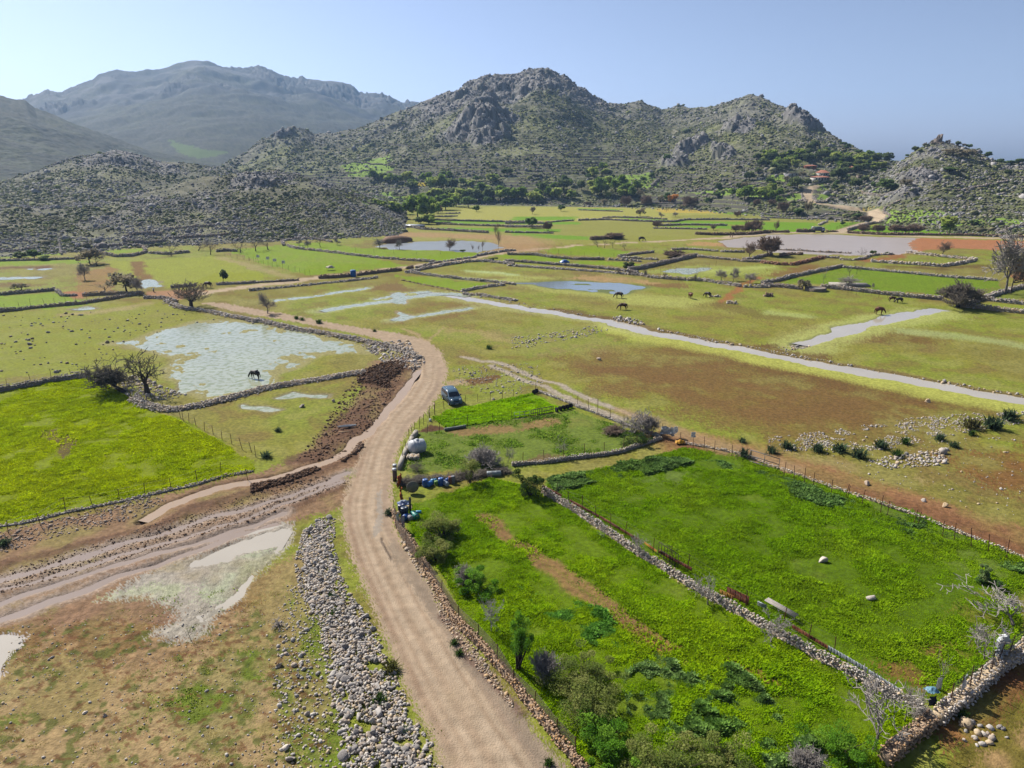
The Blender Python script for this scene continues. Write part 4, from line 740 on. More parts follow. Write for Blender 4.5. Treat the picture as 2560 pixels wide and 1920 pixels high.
rub('broken ground of small stones below the curve of the track', 'A2', [(1300, 1290), (1480, 1480), (1350, 1560), (1100, 1480), (900, 1320)], 650, .15, 48)
rub('rubble spread along the lower edge of the roadside wall', 'C2', [(1500, 40), (1700, 400), (1950, 700), (2250, 1150), (2200, 1150), (1850, 750), (1620, 430), (1480, 60)], 500, .06, 49, (1, .88, .75))
rub('small stones below the van beside the track verge', 'B2', [(1230, 1100), (1350, 1450), (1500, 1680), (1430, 1680), (1290, 1450), (1200, 1200)], 240, .1, 50, (1, .9, .8))
crop('grass', 'short dry and green grass over the lower left meadow', 'C1', [(-200, 450), (2400, 150), (2700, 500), (2600, 1750), (-200, 1750)], 60000, .06, (S(150, 138, 78), S(112, 126, 50), S(128, 104, 66)), (.42, .6), 95, .4, .7, clump=1.2, cat='dry')
rub('clods of dark earth heaped on the upper mud bank', 'A2', [(900, 1560), (1060, 1500), (1200, 1470), (1310, 1500), (1260, 1560), (1150, 1640), (1150, 1700), (880, 1660)], 1800, .11, 51, (.27, .18, .13), .7, None, .3)
rub('clods of dark earth along the ditch below the shell', 'B2', [(-40, 880), (200, 830), (500, 700), (560, 760), (280, 870), (-40, 960)], 1500, .09, 52, (.27, .18, .13), .7, None, .2)
rub('clods of earth between the ditch and the track', 'B2', [(650, 640), (900, 500), (930, 560), (760, 690)], 600, .1, 53, (.4, .29, .22), .7, None, .15)
# ------------------------------------------------------------------ dry stone walls
TONE = {'W': (1.35, 1.33, 1.32), 'g': None, 'd': (.9, .88, .9), 'w': (1.15, 1.13, 1.1), 'b': (.62, .5, .42), 'r': (.78, .48, .36), 'o': (1.0, .78, .58)}
m_core = M('wall_core', (96, 90, 84), attr=False, rough=1)
def densify(p, step):
    d = np.r_[0, np.cumsum(np.hypot(*np.diff(p[:, :2], axis=0).T))]; n = max(2, int(d[-1] / step) + 1); t = np.linspace(0, d[-1], n)
    x = np.interp(t, d, p[:, 0]); y = np.interp(t, d, p[:, 1]); return x, y, t
WN_ = [0]
def wall(label, reg, pts, h, w=.6, tone='g', rub_=False, name='stone_wall', st=None, cat='wall', raw=None, wav=.25):
    h = h * (.7 if h > 1.0 else 1); WN_[0] += 1; sd = 500 + WN_[0]; g = np.random.default_rng(sd); p = P(reg, pts) if raw is None else raw
    dist = np.hypot(*p[:, :2].mean(0)); L = np.hypot(*np.diff(p[:, :2], axis=0).T).sum()
    s = st or float(np.clip(dist * (.0021 if rub_ else .0015), .13, .55)); n = int(np.clip(L * max(h, .3) * max(1, w / .6) / (s * s) * 1.5, 12, 7000))
    x, y, t = densify(p, .4 if dist < 120 else 1.2); tx, ty = np.gradient(x), np.gradient(y); l_ = np.hypot(tx, ty) + 1e-9; nx, ny = -ty / l_, tx / l_
    wig = (fbm(t / 6, t * 0 + sd, 3, sd) - .5) * wav * 2; x = x + nx * wig; y = y + ny * wig; hh = h * (.72 + .5 * fbm(t / 2.5, t * 0 + 3, 3, sd + 1)); zg = GZ(x, y)
    u = g.uniform(0, 1, n); ti = u * t[-1]; X_ = np.interp(ti, t, x); Y_ = np.interp(ti, t, y); H_ = np.interp(ti, t, hh); Zb = np.interp(ti, t, zg); NX = np.interp(ti, t, nx); NY = np.interp(ti, t, ny)
    if rub_: q = np.clip(g.normal(0, .38, n), -1.1, 1.1); zz = g.uniform(.05, 1, n) * H_ * np.clip(1 - q * q * .8, .06, 1)
    else: zz = g.uniform(0, 1, n) ** .8 * H_; q = np.where(g.uniform(0, 1, n) < .3, g.uniform(-1, 1, n), np.sign(g.uniform(-1, 1, n)) * g.uniform(.75, 1, n)) * (1 - .25 * zz / (h + .01))
    off = q * w / 2; pos = np.c_[X_ + NX * off, Y_ + NY * off, Zb + zz]; sz = s * g.uniform(.55, 1.25, n) * .62
    V, F = scatter(BOX_V, ICO_F, pos, np.c_[sz, sz * .8, sz * .62], .2, .35, sd); c = stonecol(n, TONE[tone]); vs = [V]; fs = [F]; cs = [rep(c, 12)]
    if 1:
        k = (.3 if not rub_ else .24) * w; hh = hh * ((.8 if h > .35 else .45) if not rub_ else .4); a = np.c_[x + nx * k, y + ny * k, zg - .1]; b = np.c_[x - nx * k, y - ny * k, zg - .1]; up = np.c_[np.zeros((len(x), 2)), hh * .86 + .1]; kk = len(x)
        Vc = np.r_[a, b, a + up, b + up]; i = np.arange(kk - 1); Q_ = np.r_[np.c_[i, i + 1, i + 1 + 2 * kk, i + 2 * kk], np.c_[i + 1 + kk, i + kk, i + 3 * kk, i + 1 + 3 * kk], np.c_[i + 2 * kk, i + 1 + 2 * kk, i + 1 + 3 * kk, i + 3 * kk], [[0, 2 * kk, 3 * kk, kk], [kk - 1, 2 * kk - 1, 4 * kk - 1, 3 * kk - 1]]]
        fs = [F, Q_ + len(V)]; vs.append(Vc); cs.append(np.broadcast_to(stonecol(1, TONE[tone]) * .8, (len(Vc), 3)))
    org = p[len(p) // 2]; o = mk(name, np.concatenate(vs), fs, m_st, org=org, col=np.concatenate(cs)); return tagit(o, label, cat, kind='thing')
WALLS = [
 ('long pale rubble wall running diagonally between the two large crop fields', 'W', [(1172, 1065), (1240, 1108), (1330, 1168), (1440, 1240), (1560, 1310), (1700, 1390), (1830, 1460), (1990, 1540)], .75, .9, 'w', 1),
 ('brown roadside wall curving down the right edge of the track', 'B2', [(1185, 1130), (1230, 1250), (1330, 1400), (1460, 1600), (1530, 1720), (1700, 2020), (1900, 2240), (2100, 2480), (2280, 2700), (2500, 2950), (2760, 3260), (2860, 3400)], 1.1, .45, 'o', 0),
 ('thick whitewashed rubble wall climbing to the right edge from the corner post', 'Q', [(690, 1180), (900, 1010), (1200, 800), (1480, 560), (1750, 330), (2000, 130), (2300, -100)], .85, .95, 'W', 0),
 ('brown netted stone wall in the bottom right, below the corner post', 'Q', [(660, 1250), (400, 1420), (120, 1640), (-200, 1900)], .9, .9, 'o', 0),
 ('narrow block wall in front of the paddock with the white tank', 'B3', [(0, 722), (280, 695), (480, 668), (760, 628), (960, 592), (1100, 545), (1290, 488)], .5, .35, 'w', 0),
 ('low white wall between the paddock and the side track', 'B3', [(1285, 470), (1100, 400), (950, 352), (760, 275), (560, 205), (330, 110), (205, 62)], .4, .35, 'w', 0),
 ('low white kerb of stones under the long wire fence on the right', 'W', [(1475, 958), (1560, 975), (1650, 1002), (1760, 1042), (1960, 1110), (2100, 1165), (2240, 1222)], .3, .3, 'w', 0),
 ('single row of stones along the bottom edge of the left crop field', 'B1', [(-60, 1255), (200, 1215), (560, 1128), (900, 1060), (1250, 985), (1500, 925), (1700, 885), (1950, 810), (2190, 765)], .28, .3, 'g', 0),
 ('dark wall along the top of the left crop field', 'W', [(-60, 858), (0, 848), (100, 829), (195, 816)], 1.0, .7, 'd', 0),
 ('wide rubble wall from the gnarled trees to the brown mud heap', 'W', [(285, 865), (320, 882), (370, 890), (430, 880), (500, 862), (560, 845), (640, 830), (720, 818), (790, 805)], .6, 2.4, 'w', 1),
 ('rubble bank between the flooded field and the curving track', 'A2', [(0, 1110), (300, 1180), (560, 1225), (800, 1270), (1050, 1320), (1250, 1370), (1400, 1450)], .6, 2.6, 'g', 1),
 ('rubble bank below the twin-trunked tree beside the track', 'A1', [(1430, 950), (1560, 1010), (1750, 1030), (2000, 1080), (2230, 1130)], .55, 2.4, 'g', 1),
 ('small pile of stones in the puddle tip by the track', 'A2', [(980, 1380), (1060, 1368), (1110, 1380)], .5, 1.2, 'g', 1),
 ('dark wall along the edge of the left-hand grazed field', 'A1', [(-60, 1050), (150, 1030), (300, 1010), (520, 990), (700, 975), (950, 935), (1200, 890)], .9, .7, 'd', 0),
 ('tall dark wall in front of the leaning leafy tree', 'A1', [(715, 905), (900, 895), (1235, 888)], 1.3, .7, 'd', 0),
 ('dark wall at the left edge under the brown bushes', 'A1', [(-60, 900), (200, 880), (480, 858)], 1.3, .7, 'd', 0), ('tumbled grey wall stub beside the red track', 'A1', [(490, 860), (540, 905), (600, 905), (668, 900)], 1.1, .8, 'g', 0),
 ('rubble wall between the small gate and the twin-trunked tree', 'A1', [(1245, 925), (1400, 925), (1520, 960)], .8, 1.6, 'd', 1), ('dark stub of wall beside the brown cow', 'A1', [(1475, 835), (1600, 822), (1700, 815)], .9, .7, 'd', 0),
 ('low dark wall along the far side of the road on the left', 'A1', [(1870, 808), (2050, 800), (2230, 790)], .7, .7, 'd', 0), ('dark wall under bushes between two crop strips on the far left', 'A1', [(-60, 608), (200, 600), (420, 592), (740, 580)], 1.1, .8, 'd', 0),
 ('grey bushy wall at the far left edge', 'A1', [(-60, 518), (120, 515), (300, 490)], 1.2, 1, 'd', 0), ('light wall bounding the far left crop strip on its right', 'A1', [(512, 430), (522, 490), (535, 550)], .8, .6, 'g', 0),
 ('near wall of the small walled plot at the mound foot', 'A1', [(845, 535), (1000, 565), (1150, 560), (1268, 530)], 1.0, .8, 'd', 0), ('far wall of the small walled plot at the mound foot', 'A1', [(830, 498), (950, 475), (1100, 468), (1240, 480), (1265, 520)], 1.0, .8, 'd', 0),
 ('near wall of the upper stone pen on the mound slope', 'A1', [(1062, 440), (1200, 452), (1330, 452), (1432, 435)], 2.0, .9, 'd', 0), ('far wall of the upper stone pen on the mound slope', 'A1', [(1075, 395), (1160, 375), (1300, 372), (1400, 380)], 1.8, .9, 'd', 0),
 ('upper long wall crossing the mound slope', 'A1', [(1410, 350), (1500, 330), (1650, 318), (1860, 312)], 1.3, .9, 'd', 0), ('lower long wall crossing the mound slope', 'A1', [(1458, 410), (1600, 398), (1800, 385), (1985, 368)], 1.4, .9, 'd', 0),
 ('short curved wall high on the mound slope', 'A1', [(1965, 268), (2060, 275), (2175, 265)], 1.3, .9, 'd', 0), ('straggling wall on the mound slope beneath the short curved one', 'A1', [(1870, 320), (2000, 325), (2230, 322)], .9, .9, 'g', 1),
 ('rubble line below the row of bare trees on the left', 'A1', [(1285, 535), (1450, 545), (1640, 525)], 1.0, 1.5, 'd', 1), ('dark block of wall behind the fenced crop', 'A1', [(1868, 522), (1950, 515), (2050, 518)], 1.6, .8, 'd', 0),
 ('dark wall curving round the top of the far crop field', 'A2', [(240, 470), (225, 430), (400, 408), (520, 412), (660, 440)], 1.2, 1, 'd', 0), ('rubble wall separating two green fields beyond the road', 'A2', [(270, 470), (360, 495), (560, 515), (800, 545), (1000, 570), (1250, 590), (1560, 610)], .8, 1.4, 'g', 1),
 ('tall dark wall left of the blue barrel by the road', 'A2', [(540, 752), (700, 745), (815, 735)], 1.5, .7, 'b', 0), ('tall brown wall right of the blue barrel by the road', 'A2', [(872, 728), (1000, 712), (1130, 695), (1258, 682)], 1.5, .7, 'b', 0), ('short block of wall at the roadside beyond the gap', 'A2', [(1300, 668), (1360, 662)], 1.3, .8, 'b', 0),
 ('rubble along the near edge of the road on the left', 'A2', [(-60, 860), (150, 838), (400, 815), (640, 790), (850, 770), (1050, 745)], .55, 1.6, 'g', 1), ('low wall on the far side of the road before the blue barrel', 'A2', [(-60, 790), (150, 782), (370, 768)], .6, .7, 'd', 0),
 ('rubble wall above the triangular green field', 'A2', [(1290, 695), (1450, 720), (1640, 745), (1850, 765), (2100, 790), (2240, 805)], .7, 1.5, 'g', 1), ('rubble wall at the right end of the triangular green field', 'A2', [(1775, 868), (1880, 845), (2000, 825), (2150, 810)], .7, 1.6, 'g', 1),
 ('rubble bank where the stream begins', 'A2', [(1790, 885), (1950, 900), (2100, 925), (2250, 945)], .6, 1.8, 'g', 1), ('rubble along the near edge of the rising road', 'A2', [(1300, 705), (1480, 665), (1650, 635), (1850, 605), (2000, 605), (2230, 630)], .8, 2, 'g', 1),
 ('low earth ridge along the bottom of the triangular green field', 'A2', [(1250, 765), (1420, 800), (1600, 835), (1780, 868)], .25, .5, 'b', 1),
 ('long dark wall behind the far pond from the metal shed', 'A2', [(1300, 302), (1420, 325), (1600, 335), (1800, 345), (2010, 358)], 1.7, .9, 'd', 0), ('first short terrace wall below the green grove', 'A2', [(1530, 215), (1640, 218), (1740, 213)], 1.1, 1, 'd', 0), ('short terrace wall just beneath the grove', 'A2', [(1640, 190), (1700, 190), (1765, 185)], 1.1, 1, 'd', 0),
 ('terrace wall under the yellow-green meadow', 'A2', [(1530, 246), (1800, 255), (2100, 262), (2400, 268), (2480, 275)], 1.0, 1, 'd', 0), ('terrace wall beneath the upper green strip', 'A2', [(1560, 282), (1800, 290), (2100, 300), (2400, 305), (2500, 308)], 1.0, 1, 'd', 0),
 ('rubble wall at the roadside by the far pond', 'A2', [(1380, 660), (1560, 615), (1780, 585), (1900, 568)], .6, 1.2, 'g', 1), ('stony bank between the far pond and the road', 'A2', [(1900, 560), (2000, 540), (2120, 520), (2240, 510)], .8, 2, 'g', 1),
 ('dark front wall of the plots beyond the stone bank', 'A3', [(-60, 600), (150, 615), (400, 635), (650, 655), (900, 680), (1090, 705)], 1.2, .9, 'd', 0), ('light rubble spread in front of the dark plot wall', 'A3', [(-40, 640), (300, 665), (700, 690), (900, 705), (1110, 725)], .6, 2.2, 'g', 1),
 ('high dark wall slanting up beside the flooded plot', 'A3', [(1000, 685), (1100, 672), (1250, 640), (1420, 600), (1595, 560)], 1.8, 1, 'd', 0), ('short dark wall slanting up behind the small plots', 'A3', [(920, 565), (1050, 545), (1220, 525)], 1.2, 1, 'd', 0), ('low rubble wall below the short dark wall', 'A3', [(925, 575), (1080, 582), (1260, 592)], .8, 1.2, 'g', 1),
 ('rubble wall near the left end of the large pond', 'A3', [(1380, 505), (1500, 500), (1640, 508), (1780, 518)], 1.1, 1.1, 'g', 0), ('second rubble wall near the left end of the large pond', 'A3', [(1800, 520), (1900, 525), (2010, 525)], 1.1, 1.1, 'g', 0), ('wall behind the flooded plot', 'A3', [(1600, 565), (1750, 580), (1900, 592), (1990, 605), (2230, 612)], 1.2, 1, 'g', 0),
 ('long rubble wall in front of the flooded plot', 'A3', [(1100, 725), (1200, 745), (1400, 760), (1650, 775), (1800, 795), (1980, 825)], .9, 1.5, 'g', 1), ('rubble wall right of the leaning bare tree', 'A3', [(2000, 828), (2100, 830), (2230, 830)], .7, 1.4, 'g', 1), ('dark wall slanting up by the bare tree on the pond shore', 'A3', [(2000, 600), (2100, 580), (2240, 545)], 1.3, 1.1, 'd', 0),
 ('dark terrace wall beside the pale shrub', 'A3', [(-60, 352), (150, 358), (355, 362)], 1.2, .9, 'd', 0), ('short dark wall above the pale shrub', 'A3', [(300, 268), (400, 258), (530, 250)], 1.1, .9, 'd', 0), ('long dark wall through the middle of the far meadows', 'A3', [(570, 250), (800, 245), (1000, 252), (1240, 262), (1400, 262), (1500, 245), (1800, 242), (2230, 247)], 1.5, 1, 'd', 0),
 ('dark wall behind the middle of the far meadows', 'A3', [(780, 225), (900, 222), (1100, 228), (1340, 240)], .9, 1, 'd', 0), ('upper terrace line left of the pale shrub', 'A3', [(-60, 275), (120, 275), (285, 278)], 1.0, 1, 'd', 0), ('lower terrace line left of the pale shrub', 'A3', [(-60, 306), (120, 308), (280, 310)], .9, 1, 'd', 0),
 ('dark wall below the grey bush in the far fields', 'A3', [(1220, 318), (1400, 322), (1685, 328)], 1.1, 1, 'd', 0), ('dark wall beside the grey bush in the far fields', 'A3', [(1290, 295), (1500, 290), (1700, 292), (1860, 295)], 1.0, 1, 'd', 0), ('brown brushwood wall at the pond road', 'A3', [(1580, 368), (1750, 375), (1900, 375), (2060, 372), (2230, 352)], 1.8, 1.5, 'b', 0),
 ('ruined brown hut wall in the middle meadow', 'A3', [(680, 420), (800, 412), (950, 405)], 2.0, 2, 'b', 0), ('flat pile of white stones beside a dark horse', 'A3', [(1705, 908), (1800, 912)], .5, 1.5, 'w', 1), ('flat pile of white stones near the red path', 'A3', [(1855, 965), (1945, 968)], .6, 1.6, 'w', 1), ('small dark brush pile at the right of the meadow', 'A4', [(-40, 905), (40, 905)], .8, 2, 'b', 1),
 ('hedged wall of a small far green plot', 'A3', [(570, 158), (750, 165), (955, 172)], 1.2, 1, 'd', 0), ('wall dividing the small green plots by the road', 'A3', [(-40, 545), (200, 550), (330, 570), (560, 588), (800, 590)], .9, 1.1, 'd', 0), ('low rubble line right of the small green plots', 'A3', [(830, 590), (1000, 600), (1120, 608)], .7, 1.2, 'g', 1),
 ('dark wall climbing to the corner of the rectangular green field', 'A4', [(-60, 800), (80, 775), (230, 735), (400, 700), (520, 675), (640, 650)], 1.4, 1, 'd', 0), ('dark front wall left of the round stone trough', 'A4', [(-60, 820), (100, 825), (200, 838), (300, 848)], 1.5, 1, 'd', 0),
 ('high pale wall in front of the rectangular green field', 'A4', [(455, 830), (600, 845), (900, 878), (1200, 912), (1510, 940)], 1.5, 1.1, 'g', 0), ('pale wall behind the rectangular green field', 'A4', [(650, 658), (900, 680), (1100, 698), (1350, 722), (1600, 745), (1980, 772)], 1.1, 1, 'g', 0),
 ('wall slanting behind the dark spreading bush on the right', 'A4', [(1650, 985), (1780, 960), (1860, 930), (1990, 890), (2120, 850), (2300, 810)], 1.3, 1.3, 'g', 0), ('lower pale wall at the right edge beyond the spreading bush', 'A4', [(1640, 995), (1800, 1010), (2000, 1035), (2300, 1065)], 1.0, 1.1, 'w', 0), ('upper pale wall at the right edge below the big bare tree', 'A4', [(1860, 940), (2000, 955), (2300, 985)], 1.0, 1, 'g', 0),
 ('rubble wall near side of the long narrow plot by the red soil', 'A4', [(890, 608), (1050, 618), (1250, 632), (1500, 650), (1650, 630), (1800, 598)], 1.0, 1.6, 'w', 1), ('rubble wall far side of the long narrow plot by the red soil', 'A4', [(1190, 530), (1350, 550), (1500, 568), (1650, 580), (1800, 592)], .9, 1.6, 'w', 1),
 ('dark wall on the near shore of the large pond', 'A4', [(60, 500), (250, 508), (450, 518), (718, 530)], 1.5, 1, 'd', 0), ('rubble wall end beside the green bush on the pond shore', 'A4', [(620, 590), (720, 595), (820, 585), (880, 560), (960, 548), (1090, 545)], 1.1, 1.3, 'g', 1), ('grey wall joining the red brick heap', 'A4', [(430, 565), (520, 572), (615, 578)], 1.2, 1, 'd', 0),
 ('long heap of broken red bricks round a small plot', 'A4', [(-60, 615), (100, 635), (220, 635), (350, 605), (480, 575)], 1.0, 2, 'r', 1), ('heap of red bricks on the far side of the small plot', 'A4', [(100, 560), (200, 545), (300, 545)], 1.0, 1.6, 'b', 1),
 ('long brown wall behind the pond road on the right', 'A4', [(680, 358), (850, 366), (1000, 375), (1290, 378), (1500, 378), (1700, 380), (1950, 390), (2300, 400)], 1.6, 1.2, 'b', 0), ('dark wall on the outer side of the hairpin road', 'A4', [(690, 335), (800, 305), (900, 275), (1000, 248), (1055, 215)], 1.7, 1.1, 'd', 0), ('dark wall climbing from the hairpin up the slope', 'A4', [(1055, 208), (1000, 170), (1010, 140), (1080, 105), (1140, 80)], 1.6, 1.1, 'd', 0),
 ('brown wall of a pen left of the parked truck', 'A4', [(30, 352), (100, 353), (185, 352)], 1.6, 1, 'b', 0), ('brown wall of a pen just behind the parked truck', 'A4', [(240, 350), (300, 350), (375, 348)], 2.2, 1, 'b', 0), ('low brown wall right of the parked truck', 'A4', [(500, 345), (560, 347), (600, 348)], 1.1, 1, 'b', 0),
 ('far terrace wall left of the village road', 'A4', [(-60, 190), (150, 190), (330, 187)], .9, 1, 'd', 0), ('terrace wall right of the dark round bush below the village', 'A4', [(350, 215), (480, 205), (600, 188)], .9, 1, 'd', 0), ('second terrace wall below the village', 'A4', [(-60, 226), (200, 232), (500, 235), (700, 245)], .9, 1, 'd', 0), ('short light wall slanting behind the truck', 'A4', [(440, 292), (480, 272), (510, 262)], 1.2, 1, 'g', 0),
 ('wall rising at the far right edge of the pond road', 'A4', [(1980, 365), (2100, 325), (2300, 265)], 1.5, 1.1, 'd', 0), ('low wall beside the road up to the village', 'A4', [(290, 10), (310, 60), (325, 90)], 1.0, 1, 'g', 0), ('grey retaining wall above the bend of the village road', 'A4', [(390, 45), (420, 90), (500, 80), (570, 55)], 1.8, 1.2, 'g', 0), ('wall under the small green plots on the ruin hill', 'A4', [(800, 15), (900, 30), (1050, 20), (1120, 5)], 1.6, 1.2, 'g', 0),
 ('long dark terrace wall under the village slope', 'T3', [(1500, 1300), (1700, 1285), (2000, 1260), (2230, 1235)], 1.8, 1.2, 'd', 0), ('dark terrace wall under the grey rocks', 'T3', [(1110, 1415), (1300, 1415), (1500, 1410)], 1.2, 1.2, 'd', 0), ('dark wall above the orange-brown tree', 'T3', [(1450, 1440), (1590, 1440)], 1.6, 1.2, 'b', 0), ('kinked dark wall among the terraces', 'T3', [(1640, 1360), (1740, 1320), (1760, 1295)], 1.4, 1.2, 'd', 0),
 ('wall crossing the right shoulder of the ruin hill', 'T4', [(2000, 1185), (2100, 1190), (2300, 1195)], 1.1, 1.2, 'd', 0), ('wall crossing the middle of the ruin hill', 'T4', [(1550, 1310), (1750, 1285), (1950, 1255), (2060, 1230)], 1.0, 1.2, 'd', 0),
 ('terrace wall left of the village road at the foot of the plots', 'T4', [(110, 1355), (180, 1335), (270, 1305)], 1.2, 1.2, 'd', 0), ('lower terrace wall left of the village road', 'T4', [(170, 1420), (240, 1400), (300, 1380)], 1.1, 1.2, 'd', 0), ('upper dark terrace on the terraced slope of the peak', 'T2', [(760, 1150), (900, 1140), (1010, 1135)], 1.6, 1.4, 'd', 0), ('middle dark terrace on the terraced slope of the peak', 'T2', [(740, 1075), (900, 1060), (1100, 1080), (1260, 1090)], 1.4, 1.4, 'd', 0), ('lower dark terrace above the pale patches', 'T2', [(890, 1290), (980, 1275), (1090, 1285)], 1.8, 1.4, 'd', 0), ('dark terrace beside the pale patches', 'T2', [(900, 1340), (1000, 1330), (1060, 1350)], 1.6, 1.4, 'd', 0), ('wall under the pale patches by the grove', 'T2', [(1180, 1350), (1300, 1345), (1340, 1370)], 1.4, 1.2, 'd', 0)]
for lb, rg, pt, h, w, tn, rb in WALLS: wall(lb, rg, pt, h, w, tn, rb)
# ------------------------------------------------------------------ trees
m_bark = M('grey_bark', (150, 140, 130), rough=.95, var=.25, vs=3, bump=.4); m_bdark = M('dark_bark', (82, 70, 60), rough=.95, var=.3, vs=3, bump=.4); m_twig = M('dark_twigs', (150, 138, 122), rough=.95, var=.2, vs=2); m_twg = M('grey_twigs', (196, 186, 176), rough=.95, var=.2, vs=2); m_twb = M('brown_twigs', (170, 144, 122), rough=.95, var=.2, vs=2)
m_leaf = M('tree_leaves', attr=True, rough=.8, var=.2, vs=.5, transl=.45, spec=.05)
def bare_segs(seed, levels=4, kids=4, trunk=.28, lean=(0, 0), spread=.75, up=.25, r0=.045, curl=.25, stems=1, droop=0):
    g = np.random.default_rng(seed); A, B_, Ra, Rb, Lv = [], [], [], [], []
    def grow(p, d, L, r, lv):
        n = 3 if lv < 2 else 2; q = p.copy()
        for i in range(n):
            d2 = d + g.normal(0, curl * (.5 if lv == 0 else 1), 3) + np.array([0, 0, up * .3 - droop * lv * .1]); d2 /= np.linalg.norm(d2); e = q + d2 * L / n; ra = r * (1 - .4 * i / n); rb = r * (1 - .4 * (i + 1) / n)
            A.append(q); B_.append(e); Ra.append(ra); Rb.append(rb); Lv.append(lv); q = e; d = d2
            if lv > 0 and lv < levels and i < n - 1:
                for _ in range(max(1, kids - 2)): c = d2 + g.normal(0, spread, 3); c[2] = abs(c[2]) * .7 + up * .3; c /= np.linalg.norm(c); grow(q, c, L * g.uniform(.5, .75), rb * .6, lv + 1)
        if lv < levels:
            for _ in range(kids if lv == 0 else kids - 1): c = d + g.normal(0, spread, 3) + np.array([0, 0, up - droop * .3]); c /= np.linalg.norm(c); grow(q, c, L * g.uniform(.6, .9) if lv else trunk * g.uniform(1.0, 1.5), rb * .72, lv + 1)
    for s in range(stems):
        o = np.array([g.normal(0, .05) * (stems > 1), g.normal(0, .05) * (stems > 1), 0]); d = np.array([lean[0] + g.normal(0, .2) * (stems > 1), lean[1] + g.normal(0, .2) * (stems > 1), 1.]); grow(o, d / np.linalg.norm(d), trunk, r0, 0)
    return np.array(A), np.array(B_), np.array(Ra), np.array(Rb), np.array(Lv)
def bare_proto(seed, mtrunk, mtwig, rmin=.006, **k):
    A, B_, Ra, Rb, Lv = bare_segs(seed, **k); lo = np.minimum(A, B_).min(0); hi = np.maximum(A, B_).max(0); sc_ = np.array([1 / max(.2, (hi[0] - lo[0])), 1 / max(.2, (hi[1] - lo[1])), 1 / hi[2]])
    A = A * sc_; B_ = B_ * sc_; sr = sc_.mean(); Ra = np.maximum(Ra * sr * .8, rmin); Rb = np.maximum(Rb * sr * .8, rmin * .8)
    r = bpy.data.objects.new('bare_tree', None); COL.objects.link(r)
    m = Lv <= 1; V, F = tubes(A[m], B_[m], Ra[m], Rb[m], 6); mk('trunk', V, F, mtrunk, r, local=True, smooth=True); V, F = tubes(A[~m], B_[~m], Ra[~m], Rb[~m], 4); mk('branches', V, F, mtwig, r, local=True); return r
def leaf_proto(seed, cols, n=520, name='leafy_tree', trunk=.25, ls=.075, lobes=9, stems=1):
    g = np.random.default_rng(seed); r = bpy.data.objects.new(name, None); COL.objects.link(r)
    lc = np.c_[g.uniform(-.32, .32, lobes), g.uniform(-.32, .32, lobes), g.uniform(trunk + .12, .82, lobes)]; lr = g.uniform(.13, .24, lobes); k = g.integers(0, lobes, n); u = g.normal(0, 1, (n, 3)); u /= np.linalg.norm(u, axis=1, keepdims=True)
    p = lc[k] + u * (lr[k] * g.uniform(.55, 1.08, n) ** .5)[:, None] * [1, 1, .8]; p[:, 2] = np.clip(p[:, 2], trunk * .6, 1.0)
    V, F = scatter(np.array([(-1, -.6, 0), (1, -.6, .1), (1, .6, 0), (-1, .6, -.1)], float), np.array([[0, 1, 2, 3]]), p, np.c_[[ls * g.uniform(.6, 1.4, n)] * 3].T, .3, 1.1, seed)
    base = np.asarray(cols)[g.integers(0, len(cols), lobes)][k]; C_ = 2.6 * base * (1 + g.normal(0, .16, (n, 1))); mk('crown', V, F, m_leaf, r, local=True, col=np.clip(rep(C_, 4), 0, 1))
    b = MB()
    for s in range(stems): b.tube((0, 0, -.03), (g.normal(0, .03), g.normal(0, .03), trunk + .1), .03, .022, 6)
    for i in range(lobes): b.tube((0, 0, trunk), tuple(lc[i]), .016, .006, 4, cap=False)
    b.build('trunk', m_bdark, r, local=True); return r
BT = {'g': [bare_proto(s, m_bark, m_twg, levels=4, kids=4) for s in (11, 12, 13)], 'd': [bare_proto(s, m_bdark, m_twig, levels=4, kids=3, spread=.9, rmin=.005) for s in (21, 22, 23)], 'b': [bare_proto(s, m_bdark, m_twb, levels=4, kids=4, up=.5) for s in (31, 32)],
      'p': [bare_proto(41, m_bark, m_twb, levels=3, kids=4, up=1.2, spread=.25, trunk=.6)], 's': [bare_proto(s, m_bdark, m_twig, rmin=.006, levels=4, kids=3, trunk=.2, spread=.95, up=.5, stems=4, r0=.03) for s in (51, 52)], 'S': [bare_proto(53, m_bdark, m_twig, rmin=.006, levels=5, kids=4, trunk=.2, spread=.95, up=.5, stems=2, r0=.05)], 'k': [bare_proto(61, m_bark, m_twb, levels=4, kids=4, trunk=.14, spread=.8, up=.5, stems=5, r0=.02, rmin=.01)]}
GL = [S(120, 136, 60), S(136, 150, 72), S(100, 120, 52), S(146, 154, 84)]; DK = [S(88, 106, 58), S(100, 118, 66), S(76, 94, 52)]; OL = [S(86, 98, 58), S(98, 108, 68), S(72, 84, 50)]; DB = [S(120, 112, 90), S(134, 124, 100), S(104, 98, 80)]
BT['l'] = [leaf_proto(s, GL) for s in (71, 72, 73)]; BT['D'] = [leaf_proto(s, DK, 600) for s in (81, 82)]; BT['o'] = [leaf_proto(s, OL, 560) for s in (91, 92)]; BT['q'] = [leaf_proto(s, DB, 420, trunk=.3, ls=.055) for s in (101, 102)]; BT['B'] = [leaf_proto(s, OL, 460, 'bush', .02, .09, 8) for s in (111, 112)]; BT['G'] = [leaf_proto(121, DK, 460, 'bush', .02, .09, 8)]; BT['O'] = [leaf_proto(131, [S(180, 128, 66), S(150, 112, 64)], 420)]
def _alive(o):
    try: o.name; return True
    except ReferenceError: return False
used_p = set()
